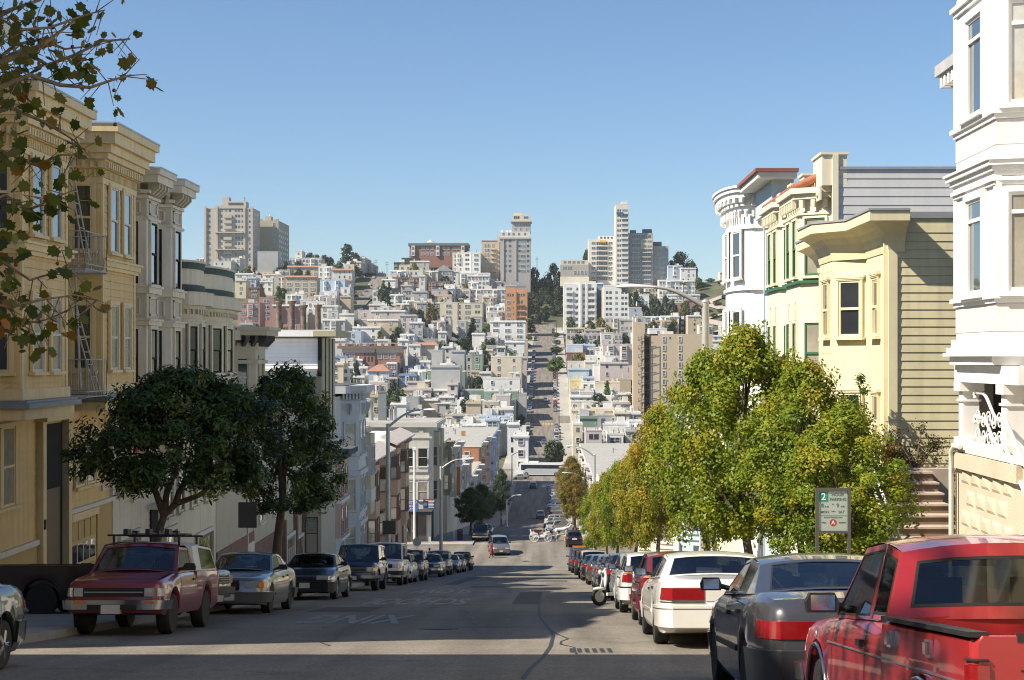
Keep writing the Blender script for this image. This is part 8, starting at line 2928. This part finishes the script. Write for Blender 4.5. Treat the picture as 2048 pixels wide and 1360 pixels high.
# ================================================================== lamps, signs, people, carriage and other small things
GALV=mat("lamp_galvanised",(.50,.50,.47),rough=.5,var=.12,metal=.4)
LWHT=mat("lamp_head_white",(.72,.72,.70),rough=.4,var=.05)
LENS=mat("lamp_lens",(.5,.5,.48),rough=.15,var=.05,spec=.7)
def lamp(x,y,ztop,arm,label,rise=.7,r=.1,sx=None,base=None,head=.8):
 """cobra-head street lamp: tapered pole, curved arm over the street, long flat head"""
 zb=(zr(y)+.13) if base is None else base
 t=thing("street_lamp",label,"street lamp",(x,y,zb),"street lamps with curved arms")
 mb=MB()
 mb.tube([(x,y,zb-.1),(x,y,lerp(zb,ztop,.5)),(x,y,ztop)],[r*1.25,r,r*.78],12)
 mb.lathe([(r*1.9,-.05),(r*1.9,.12),(r*1.4,.2)],(x,y,zb),12)
 mb.lathe([(r*.86,0),(r*.86,.04),(r*.3,.08)],(x,y,ztop),12)
 mb.build("pole",GALV,t)
 sx=sx or(1 if arm>0 else-1)
 mb=MB()
 pts=[]
 for i in range(9):
  u=i/8
  pts.append((x+arm*u,y,ztop-.12+rise*math.sin(u*math.pi/2)))
 mb.tube(pts,[lerp(r*.6,r*.36,i/8)for i in range(9)],9)
 mb.build("arm",GALV,t)
 hx,hz=x+arm,ztop-.12+rise
 mb=MB()
 n=10
 prof=[(-.05,.045),(.06,.07),(.3*head,.11),(.6*head,.15),(.82*head,.14),(.96*head,.08),(1.0*head,.02)]
 vs=[]
 for(u,w)in prof:
  for j in range(n):
   a=2*PI*j/n
   vs.append((hx+sx*u,y+w*math.cos(a)*1.1,hz+.0+w*.62*math.sin(a)*(1.0 if math.sin(a)>0 else .5)))
 mb.add(vs,[(i*n+j,i*n+(j+1)%n,(i+1)*n+(j+1)%n,(i+1)*n+j)for i in range(len(prof)-1)for j in range(n)],0,True)
 hd=mb.build("lamp_head",LWHT,t)
 mb=MB()
 mb.ball((hx+sx*.66*head,y,hz-.06),(.2*head,.13,.1),12,6)
 mb.build("lens",LENS,hd)
 return t
lamp(P(1411,605,41).x,41,P(0,605,41).z,-1.35,"street lamp rising out of the green trees on the right",rise=.52,r=.12,head=.98)
lamp(P(776,850,87).x,87,P(0,850,87).z,1.75,"street lamp on the left pavement in front of the peach houses",rise=.95,r=.13,head=.95)
lamp(P(882,935,131).x,131,P(0,935,131).z,1.6,"street lamp on the left pavement just before the crossing",rise=.8,r=.13,head=.9)
lamp(P(1189,910,142).x,142,P(0,910,142).z,-1.8,"street lamp among the trees on the right before the crossing",rise=.9,r=.13)
lamp(P(1167,955,188).x,188,P(0,955,188).z,-1.8,"street lamp past the crossing on the right, nearest of three",rise=.7,r=.13)
lamp(P(1144,940,262).x,262,P(0,940,262).z,-1.4,"street lamp past the crossing on the right, farthest of three",rise=.6,r=.14)
lamp(P(1155,985,232).x,232,P(0,985,232).z,-1.9,"street lamp past the crossing on the right, middle of three with green street-name plate",rise=.9,r=.14)
lamp(P(1024,910,385).x,385,P(0,910,385).z,1.8,"street lamp by the avenue on the left",rise=.8,r=.15)
lamp(P(1013,1000,250).x,250,P(0,1000,250).z,1.6,"street lamp behind the dark trees past the crossing on the left",rise=.9,r=.14)
lamp(P(1052,752,640).x,640,P(0,752,640).z,1.9,"street lamp half way up the far street on the left",rise=.6,r=.16)
lamp(P(1042,862,470).x,470,P(0,862,470).z,1.7,"street lamp at the foot of the far street on the left",rise=.6,r=.16)
v=P(829,900,170.9)
t=thing("white_pole","slim white pole with square cap before the corner building","pole",(v.x,170.9,zr(171)+.13))
mb=MB()
mb.tube([(v.x,170.9,zr(171)),(v.x,170.9,v.z)],[.13,.10],10)
mb.build("shaft",M_WHITE,t)
mb=MB()
mb.box(v.x-.2,v.x+.2,170.7,171.1,v.z,v.z+.3)
mb.build("cap",M_WHITE,t)
# ------- parking signs
GSIGN=mat("sign_face_grey_green",(.34,.385,.355),rough=.5,var=.06)
GFRAME=mat("sign_frame_brown_grey",(.08,.075,.07),rough=.6,var=.12)
GTEAL=mat("sign_teal",(.015,.22,.16),rough=.5,var=.06)
GTXT=mat("sign_text_green",(.06,.16,.12),rough=.5,var=.05)
GRED=mat("sign_red",(.34,.05,.04),rough=.5,var=.05)
GWHT=mat("sign_white",(.66,.68,.66),rough=.5,var=.05)
def parking_sign(x,y,ztop,s,label):
 zb=zr(y)+.13
 t=thing("parking_sign",label,"sign",(x,y,zb))
 w,h=.46*s,.62*s
 for sx in(-1,1):
  mb=MB()
  mb.box(x+sx*(w/2+.02)-.025,x+sx*(w/2+.02)+.025,y-.03,y+.03,zb-.1,ztop)
  mb.build("post",GFRAME,t)
 mb=MB()
 mb.box(x-w/2+.005,x+w/2-.005,y-.03,y+.03,ztop-.05,ztop)
 mb.box(x-w/2+.005,x+w/2-.005,y-.03,y+.03,ztop-h-.09,ztop-h-.05)
 mb.build("frame",GFRAME,t)
 mb=MB()
 z1,z0=ztop-.051,ztop-h-.049
 mb.box(x-w/2+.006,x+w/2-.006,y-.012,y+.012,z0,z1)
 f=mb.build("face",GSIGN,t)
 yy=y-.0135
 def tx(b,size,u,v,m,sx=1.0):
  put_text(t,b,size*s,(x+u*s,yy-.001,z1+v*s),m,True,"lettering",ext=.0006,sx=sx)
 mb=MB()
 mb.box(x-w/2+.012,x-w/2+.012+.14*s,yy-.001,yy,z1-.165*s,z1-.01)
 mb.build("numeral_panel",GTEAL,t)
 put_text(t,"2",.15*s,(x-w/2+.012+.07*s,yy-.003,z1-.09*s),GWHT,True,ext=.0006)
 tx("HOUR",.068,.07,-.055,GTXT)
 tx("PARKING",.062,.075,-.13,GTXT)
 tx("8",.085,-.165,-.225,GTXT)
 tx("A.M.",.036,-.10,-.24,GTXT)
 tx("TO",.026,-.005,-.205,GTXT)
 tx("9",.085,.07,-.225,GTXT)
 tx("P.M.",.036,.15,-.24,GTXT)
 tx("MON",.056,-.13,-.325,GTXT)
 tx("THRU",.024,.0,-.315,GTXT)
 tx("SAT",.056,.13,-.325,GTXT)
 mb=MB()
 mb.box(x-w/2+.015,x+w/2-.015,yy-.001,yy,z1-.385*s,z1-.378*s)
 mb.build("divider",GTXT,t)
 tx("EXCEPT VEHICLES WITH",.026,0,-.41,GTXT)
 tx("AREA",.03,-.145,-.49,GTXT)
 tx("PERMITS",.03,.145,-.49,GTXT)
 mb=MB()
 mb.lathe([(.055*s,0),(.055*s,.001)],(x,yy-.001,z1-.49*s),20,axis='Y')
 mb.build("emblem",GRED,t)
 put_text(t,"A",.085*s,(x,yy-.003,z1-.49*s),GWHT,True,ext=.0006)
v=P(1666,976,26)
parking_sign(v.x,26,v.z,1.06,"framed two-hour parking sign on two posts in front of the green tree")
v=P(623,1034,61)
parking_sign(v.x,61,v.z,.9,"framed two-hour parking sign on the left pavement, seen past the black sedan")
def sign_back(x,y,zc,w,h,label,octa=False,m=None):
 zb=zr(y)+.13
 t=thing("street_sign",label,"sign",(x,y,zb))
 mb=MB()
 mb.tube([(x,y+.04,zb-.1),(x,y+.04,zc+h*.62)],.03,8)
 mb.build("post",GALV,t)
 mb=MB()
 if octa:
  r=w/2/math.cos(PI/8)
  poly=[(r*math.cos(PI/8+k*PI/4),r*math.sin(PI/8+k*PI/4))for k in range(8)]
 else:
  poly=[(-w/2,-h/2),(w/2,-h/2),(w/2,h/2),(-w/2,h/2)]
 mb.extr(poly,(x,y-.008,zc),(1,0,0),(0,1,0),(0,0,1),.012)
 mb.build("panel",m or M_METAL,t)
v=P(495,1030,48)
sign_back(v.x,48,v.z,.56,.78,"blank grey back of a sign on a thin post between the dark evergreens",m=GFRAME)
v=P(778,1055,86)
sign_back(v.x,86.0,v.z,.72,.74,"dark square sign back fixed low by the left street lamp",m=GFRAME)
v=P(908,1022,173)
sign_back(v.x,173,v.z,.78,.78,"grey eight-sided back of a stop sign past the crossing on the left",True)
v=P(1008,1035,240)
sign_back(v.x,240,v.z,.76,.76,"white eight-sided sign back farther down past the crossing",True,M_OFFW)
v=P(833,1085,143)
sign_back(v.x,143.5,v.z,.76,.76,"pale eight-sided stop sign back at the near left corner",True,M_OFFW)
v=P(1147,972,232)
t=thing("street_name_plate","green street-name plate beside the middle lamp past the crossing","sign",(v.x,232,v.z-.3))
mb=MB()
mb.box(v.x-.55,v.x+.45,231.6,231.63,v.z-.12,v.z+.12)
mb.build("plate",mat("sign_green",(.01,.13,.07)),t)
# ------- news box, hydrant, bin by the crossing
v=P(846,1100,142)
t=thing("news_rack","dark newspaper rack on legs at the near left corner","news rack",(v.x,142,zr(142)+.13))
zb=zr(142)+.13
mb=MB()
for a in(-1,1):
 for c in(-1,1):
  mb.box(v.x+a*.27-.03,v.x+a*.27+.03,142+c*.2-.03,142+c*.2+.03,zb,zb+.75)
mb.build("leg",TRIM,t)
mb=MB()
mb.box(v.x-.32,v.x+.32,141.75,142.25,zb+.75,zb+1.5)
mb.build("box",TRIM,t)
mb=MB()
mb.box(v.x-.25,v.x+.25,141.735,141.749,zb+.85,zb+1.42)
mb.build("window",M_PANEB,t)
v=P(805,1075,171.5)
t=thing("fire_hydrant","white fire hydrant on the far left corner","hydrant",(v.x,171.3,zr(171.5)+.13))
mb=MB()
zb=zr(171.5)+.13
mb.lathe([(.22,0),(.22,.06),(.15,.1),(.15,.6),(.2,.62),(.2,.68),(.15,.78),(.05,.88),(.05,.95)],(v.x,171.3,zb),14)
mb.build("barrel",M_WHITE,t)
for sx in(-1,1):
 mb=MB()
 mb.lathe([(.07,0),(.07,sx*.12),(.09,sx*.12),(.09,sx*.18)],(v.x+sx*.13,171.3,zb+.45),10,axis='X')
 mb.build("nozzle",M_WHITE,t)
v=P(812,1070,171.9)
t=thing("parking_meter","grey parking meter beside the white hydrant","meter",(v.x+.1,172.0,zr(172)+.13))
mb=MB()
mb.tube([(v.x+.1,172,zr(172)+.1),(v.x+.1,172,zr(172)+1.2)],.03,8)
mb.build("post",GALV,t)
mb=MB()
mb.ball((v.x+.1,172,zr(172)+1.38),(.12,.09,.2),10,8)
mb.build("head",M_METAL,t)
t=thing("rubbish_bin","dark rubbish bin beside the stop sign past the crossing","bin",(-7.4,174.5,zr(174.5)+.13))
mb=MB()
zb=zr(174.5)+.13
mb.lathe([(.3,0),(.32,1.0),(.34,1.0),(.34,1.08),(.25,1.2)],(-7.4,174.5,zb),14)
mb.build("body",GFRAME,t)
mb=MB()
mb.box(-7.6,-7.2,174.17,174.2,zb+.8,zb+.95)
mb.build("slot",TRIM,t)
# ------- utility poles on the far hill
WOOD=mat("pole_wood",(.10,.08,.06),rough=.95,var=.2)
for k,(x,yt,d,lab)in enumerate([(752,518,1030,"utility pole at the head of the parallel street, left of two"),(774,522,1035,"utility pole with cross arm at the head of the parallel street"),(1074,513,1060,"utility pole against the sky in the notch of the far street"),(758,563,930,"slim mast by the dark roof right of the parallel street"),(1113,640,880,"utility pole on the right of the far street, upper"),(1115,740,660,"utility pole on the right of the far street, middle"),(1118,815,545,"utility pole on the right of the far street, lower"),(1120,860,480,"utility pole at the foot of the far street on the right")]):
 v=P(x,yt,d)
 t=thing("utility_pole",lab,"utility pole",(v.x,d,gz(v.x,d)),"utility poles on the far hill")
 mb=MB()
 mb.tube([(v.x,d,gz(v.x,d)-1),(v.x,d,v.z)],[.2,.14],7)
 mb.build("shaft",WOOD,t)
 if k not in(3,):
  mb=MB()
  for q in range(2):
   mb.box(v.x-1.3,v.x+1.3,d-.08,d+.08,v.z-1.2-q*1.1,v.z-1.05-q*1.1)
  mb.build("cross_arm",WOOD,t)
  # ------- crooked road winding down the right hillside
zz=[(1470,586),(1412,606),(1470,622),(1405,640),(1468,655),(1410,668)]
pts=[]
for(x,y)in zz:
 d=700.0
 while d<1150:
  q=P(x,y,d)
  if q.z<=gz(q.x,d)+.5:break
  d+=2
 pts.append(Vector((q.x,d,gz(q.x,d)+.5)))
mb=MB()
fine=[]
for a,b_ in zip(pts,pts[1:]):
 for i in range(12):
  fine.append(a.lerp(b_,sstep(i/12)))
fine.append(pts[-1])
for a,b_ in zip(fine,fine[1:]):
 t_=(b_-a)
 n_=Vector((t_.y,-t_.x,0))
 if n_.length<1e-6:continue
 n_.normalize()
 n_*=3.2
 q=[]
 for p in(a-n_,a+n_,b_+n_,b_-n_):
  q.append((p.x,p.y,gz(p.x,p.y)+.45))
 mb.add(q,[(0,1,2,3)])
tag(mb.build("crooked_road",mat("paving_pale_red",(.38,.33,.29),rough=.9,var=.1)),"pale crooked road zigzagging down the green hillside at the right",None,kind="structure")
# ------- people
SKIN=mat("skin",(.30,.17,.11),rough=.6,var=.08)
HAIRD=mat("hair_dark",(.015,.012,.01),rough=.6,var=.2)
HAIRB=mat("hair_brown",(.07,.04,.02),rough=.6,var=.2)
def figure(name,label,loc,heading,joints,coat,legs,hair,scale=1.0,long_coat=False,group=None,cat="person",shoe=None):
 """a body grown as one surface over a posed skeleton; hair and clothing are pieces over it"""
 root=thing(name,label,cat,(0,0,0),group)
 J={k:Vector(v)for k,v in joints.items()}
 me=bpy.data.meshes.new("body")
 names=['pelvis','waist','chest','neck','head0','head1','l_hip','l_knee','l_ankle','l_toe','r_hip','r_knee','r_ankle','r_toe','l_sh','l_elb','l_wr','l_hand','r_sh','r_elb','r_wr','r_hand']
 ed=[('pelvis','waist'),('waist','chest'),('chest','neck'),('neck','head0'),('head0','head1'),('pelvis','l_hip'),('l_hip','l_knee'),('l_knee','l_ankle'),('l_ankle','l_toe'),('pelvis','r_hip'),('r_hip','r_knee'),('r_knee','r_ankle'),('r_ankle','r_toe'),('chest','l_sh'),('l_sh','l_elb'),('l_elb','l_wr'),('l_wr','l_hand'),('chest','r_sh'),('r_sh','r_elb'),('r_elb','r_wr'),('r_wr','r_hand')]
 rad=dict(pelvis=.15,waist=.13,chest=.16,neck=.055,head0=.085,head1=.085,l_hip=.09,l_knee=.06,l_ankle=.045,l_toe=.035,l_sh=.07,l_elb=.045,l_wr=.032,l_hand=.038)
 vs=[J[n]for n in names]
 me.from_pydata([tuple(v)for v in vs],[(names.index(a),names.index(b_))for a,b_ in ed],[])
 o=bpy.data.objects.new("body",me)
 COL.objects.link(o)
 md=o.modifiers.new("skin",'SKIN')
 for i,n in enumerate(names):
  r=rad.get(n,rad.get('l'+n[1:],.05))
  me.skin_vertices[0].data[i].radius=(r,r*.85)
 me.skin_vertices[0].data[0].use_root=True
 sd=o.modifiers.new("smooth",'SUBSURF')
 sd.levels=sd.render_levels=1
 dg=bpy.context.evaluated_depsgraph_get()
 bm_=bpy.data.meshes.new_from_object(o.evaluated_get(dg))
 bpy.data.objects.remove(o)
 bm_.name="body"
 bm_.materials.clear()
 for m_ in(coat,legs,SKIN):bm_.materials.append(m_)
 zw,zn=J['pelvis'].z,J['neck'].z
 for p in bm_.polygons:
  c=p.center
  hand=min((c-J['l_hand']).length,(c-J['r_hand']).length)<.07
  p.material_index=2 if(c.z>zn+.01 or hand) else(0 if c.z>zw-.02 else 1)
  if p.material_index==1:
   for a,b_ in(('l_elb','l_wr'),('r_elb','r_wr')):
    if(c-(J[a]+J[b_])/2).length<.16 and(c-J['pelvis']).length>.16:p.material_index=0
  p.use_smooth=True
 link("body",bm_,root)
 mb=MB()
 hc=(J['head0']+J['head1'])/2
 mb.ball((hc.x,hc.y-.015,hc.z+.045),(.098,.108,.105),12,8)
 mb.build("hair",hair,root)
 if long_coat:
  mb=MB()
  pe=J['pelvis']
  lvl=[(J['chest'].z+.02,.19,.13),(J['waist'].z,.165,.125),(pe.z,.19,.15),(pe.z-.25,.215,.19),(pe.z-.52,.24,.23)]
  n=14
  vs=[]
  for i,(z,a,b_)in enumerate(lvl):
   t=i/(len(lvl)-1)
   cx,cy=lerp(J['chest'].x,pe.x,t),lerp(J['chest'].y,pe.y,t)
   for j in range(n):
    an=2*PI*j/n
    wv=1+(.06*math.sin(an*5) if i>2 else 0)
    vs.append((cx+a*wv*math.cos(an),cy+b_*wv*math.sin(an),z))
  mb.add(vs,[(i*n+j,i*n+(j+1)%n,(i+1)*n+(j+1)%n,(i+1)*n+j)for i in range(len(lvl)-1)for j in range(n)],0,True)
  mb.build("coat",coat,root)
 place(root,Matrix.Translation(Vector(loc))@Matrix.Rotation(heading,4,'Z')@Matrix.Scale(scale,4))
 return root
def walk_pose(st=.28,arm=.2):
 return dict(pelvis=(0,0,.95),waist=(0,.01,1.1),chest=(0,.02,1.32),neck=(0,.02,1.5),head0=(0,.03,1.58),head1=(0,.04,1.68),l_hip=(-.09,0,.9),l_knee=(-.1,st*.55,.5),l_ankle=(-.1,st,.09),l_toe=(-.1,st+.15,.04),r_hip=(.09,0,.9),r_knee=(.1,-st*.2,.48),r_ankle=(.1,-st,.12),r_toe=(.1,-st+.13,.04),l_sh=(-.2,.01,1.40),l_elb=(-.25,-arm*.5,1.13),l_wr=(-.24,-arm*.4+.08,.9),l_hand=(-.23,-arm*.3+.12,.82),r_sh=(.2,.01,1.40),r_elb=(.25,arm*.3,1.13),r_wr=(.24,arm*.9,.92),r_hand=(.23,arm*1.1,.85))
def sit_pose():
 return dict(pelvis=(0,0,.12),waist=(0,-.01,.27),chest=(0,0,.50),neck=(0,.01,.68),head0=(0,.02,.76),head1=(0,.03,.86),l_hip=(-.1,.05,.12),l_knee=(-.12,.45,.14),l_ankle=(-.12,.48,-.3),l_toe=(-.12,.62,-.34),r_hip=(.1,.05,.12),r_knee=(.12,.45,.14),r_ankle=(.12,.48,-.3),r_toe=(.12,.62,-.34),l_sh=(-.2,0,.58),l_elb=(-.26,.06,.32),l_wr=(-.17,.28,.25),l_hand=(-.13,.36,.24),r_sh=(.2,0,.58),r_elb=(.26,.06,.32),r_wr=(.17,.28,.25),r_hand=(.13,.36,.24))
REDC=mat("coat_red_brown",(.20,.035,.03),rough=.85,var=.3,scale=6)
DRK=mat("cloth_dark",(.02,.02,.025),rough=.9,var=.2)
MAR=mat("cloth_maroon",(.14,.02,.025),rough=.9,var=.2)
v=P(983,1131,156)
figure("person","pedestrian in a long red-brown coat crossing the street",(v.x,156,zr(156)),PI/2+.3,walk_pose(.2,.12),REDC,DRK,HAIRD,1.0,True)
v=P(859,1105,143)
figure("person","person in a dark maroon coat standing beside the newspaper rack",(v.x,143.2,zr(143.2)+.13),PI-.6,walk_pose(.05,.05),MAR,DRK,HAIRD,1.0,True)
v=P(812,1060,172)
figure("person","person in grey standing in the shaded shop doorway",(v.x,172.1,zr(172)+.13),PI-.2,walk_pose(.06,.05),mat("cloth_grey",(.16,.17,.18),rough=.9),DRK,HAIRD,1.0)
# ------- white horse and carriage
Yc=174.6
zc_=zr(Yc)+.004
CWH=mat("carriage_white",(.72,.71,.68),rough=.5,var=.06)
x0=P(1082,0,Yc).x
t=thing("carriage","white open horse-drawn carriage with passengers beyond the crossing","carriage",(x0,Yc,zc_))
mb=MB()
mb.extr([(-1.15,.95),(-1.0,.55),(-.3,.45),(.35,.5),(.6,.85),(.62,1.0),(.3,.92),(.15,.7),(-.25,.66),(-.4,.95),(-.95,1.0),(-1.15,1.25),(-1.22,1.2)],(x0,Yc-.6,zc_),(1,0,0),(0,1,0),(0,0,1),1.2)
mb.build("body",CWH,t)
mb=MB()
mb.box(x0+.5,x0+.95,Yc-.45,Yc+.45,zc_+1.05,zc_+1.15)
mb.box(x0+.45,x0+.5,Yc-.45,Yc+.45,zc_+1.15,zc_+1.45)
mb.build("driver_seat",CWH,t)
for(xx,r)in((-.75,.52),(.75,.42)):
 for sy in(-1,1):
  mb=MB()
  c=(x0+xx,Yc+sy*.68,zc_+r)
  mb.tube([(c[0]+r*.96*math.cos(a),c[1],c[2]+r*.96*math.sin(a))for a in[2*PI*i/20 for i in range(21)]],.028,6,cap=False)
  for i in range(10):
   a=2*PI*i/10
   mb.tube([c,(c[0]+r*.95*math.cos(a),c[1],c[2]+r*.95*math.sin(a))],.016,4)
  mb.lathe([(.07,-.06),(.07,.06)],c,8,axis='Y')
  mb.build("wheel",CWH,t)
for sy in(-1,1):
 mb=MB()
 mb.tube([(x0+.9,Yc+sy*.35,zc_+.55),(x0+2.7,Yc+sy*.36,zc_+.95)],.03,6)
 mb.build("shaft",CWH,t)
for i,(dx,dy,dz_,hd,cm,lm,hr,lab)in enumerate([(-.72,-.25,.72,-PI/2,MAR,DRK,HAIRD,"passenger in maroon at the carriage's rear, nearer side"),(-.72,.28,.72,-PI/2,mat("cloth_rose",(.34,.10,.10)),DRK,HAIRB,"passenger in rose at the carriage's rear, farther side"),(.2,.05,.72,PI/2,mat("cloth_brown",(.20,.11,.07)),DRK,HAIRB,"passenger in brown facing backwards in the carriage"),(.72,0,1.12,-PI/2,mat("cloth_pale_blue",(.34,.38,.46)),DRK,HAIRD,"driver in pale blue on the carriage's high seat")]):
 figure("person",lab,(x0+dx,Yc+dy,zc_+dz_),hd,sit_pose(),cm,lm,hr,.98,False,"people in the carriage")
hx=x0+2.25
nm=['croup','loin','withers','chest','neck','poll','muzzle','tailhead']
co=dict(croup=(-.55,0,1.32),loin=(-.15,0,1.28),withers=(.35,0,1.34),chest=(.62,0,1.16),neck=(.88,0,1.55),poll=(1.08,0,1.88),muzzle=(1.42,0,1.58),tailhead=(-.78,0,1.30))
rd=dict(croup=.25,loin=.27,withers=.26,chest=.22,neck=.15,poll=.11,muzzle=.07,tailhead=.1)
edges=[('loin','croup'),('loin','withers'),('withers','chest'),('withers','neck'),('neck','poll'),('poll','muzzle'),('croup','tailhead')]
for s_,sy in(('n',-1),('f',1)):
 o_=.12 if sy>0 else-.1
 co['fs'+s_],co['fk'+s_],co['ff'+s_],co['fh'+s_]=(.55,sy*.16,1.0),(.6+o_,sy*.16,.55),(.55+o_*1.6,sy*.16,.14),(.6+o_*1.6,sy*.16,.03)
 co['hs'+s_],co['hk'+s_],co['hh'+s_],co['hf'+s_],co['he'+s_]=(-.55,sy*.17,1.05),(-.38-o_*.4,sy*.17,.84),(-.68-o_,sy*.17,.52),(-.62-o_,sy*.17,.14),(-.55-o_,sy*.17,.03)
 for q,r in(('fs',.13),('fk',.07),('ff',.05),('fh',.065),('hs',.17),('hk',.13),('hh',.07),('hf',.05),('he',.065)):rd[q+s_]=r
 edges+=[('chest','fs'+s_),('fs'+s_,'fk'+s_),('fk'+s_,'ff'+s_),('ff'+s_,'fh'+s_),('croup','hs'+s_),('hs'+s_,'hk'+s_),('hk'+s_,'hh'+s_),('hh'+s_,'hf'+s_),('hf'+s_,'he'+s_)]
keys=list(co)
keys.remove('loin')
keys=['loin']+keys
me=bpy.data.meshes.new("body")
me.from_pydata([co[k]for k in keys],[(keys.index(a),keys.index(b_))for a,b_ in edges],[])
o=bpy.data.objects.new("body",me)
COL.objects.link(o)
o.modifiers.new("skin",'SKIN')
for i,k in enumerate(keys):me.skin_vertices[0].data[i].radius=(rd[k],rd[k]*.8)
me.skin_vertices[0].data[0].use_root=True
sd=o.modifiers.new("smooth",'SUBSURF')
sd.levels=sd.render_levels=1
bm_=bpy.data.meshes.new_from_object(o.evaluated_get(bpy.context.evaluated_depsgraph_get()))
bpy.data.objects.remove(o)
bm_.name="body"
bm_.materials.clear()
bm_.materials.append(mat("horse_white",(.58,.56,.52),rough=.8,var=.1))
for p in bm_.polygons:p.use_smooth=True
ho=thing("horse","white horse harnessed to the open carriage","horse",(0,0,0))
link("body",bm_,ho)
mb=MB()
mb.tube([(-.8,0,1.3),(-.95,0,1.05),(-.95,0,.6)],[.05,.08,.03],7)
mb.build("tail",mat("horse_hair",(.40,.38,.34)),ho)
mb=MB()
for k in range(6):
 a=Vector(co['withers']).lerp(Vector(co['poll']),k/5)+Vector((-.08,0,.14))
 mb.ball(a,(.07,.03,.12),8,5)
mb.build("mane",mat("horse_hair",(.40,.38,.34)),ho)
for sy in(-1,1):
 mb=MB()
 mb.lathe([(.035,0),(.03,.08),(.004,.16)],(1.05,sy*.06,1.94),7)
 mb.build("ear",mat("horse_white",(.58,.56,.52)),ho)
mb=MB()
mb.tube([(.62,-.24,1.5),(.68,-.27,1.2),(.66,0,.95),(.68,.27,1.2),(.62,.24,1.5),(.62,-.24,1.5)],.035,6,cap=False)
mb.tube([(.68,-.28,1.15),(-.5,-.26,1.1),(-1.0,-.36,.95)],.02,5)
mb.build("harness",DRK,ho)
place(ho,Matrix.Translation((hx,Yc,zc_)))
# ================================================================== the bay air that pales the far hill
hm=bpy.data.materials.new("bay_haze")
hm.use_nodes=True
hn=hm.node_tree.nodes
hn.clear()
ho_=hn.new("ShaderNodeOutputMaterial")
hv=hn.new("ShaderNodeVolumePrincipled")
hv.inputs["Color"].default_value=(0.86,0.9,0.95,1)
hv.inputs["Density"].default_value=0.00008
hv.inputs["Anisotropy"].default_value=0.2
hm.node_tree.links.new(hv.outputs[0],ho_.inputs["Volume"])
mb=MB()
mb.box(-700,700,-90,1900,-45,130)
tag(mb.build("haze",hm),"thin bluish air between the near street and the far hill",None,kind="stuff")
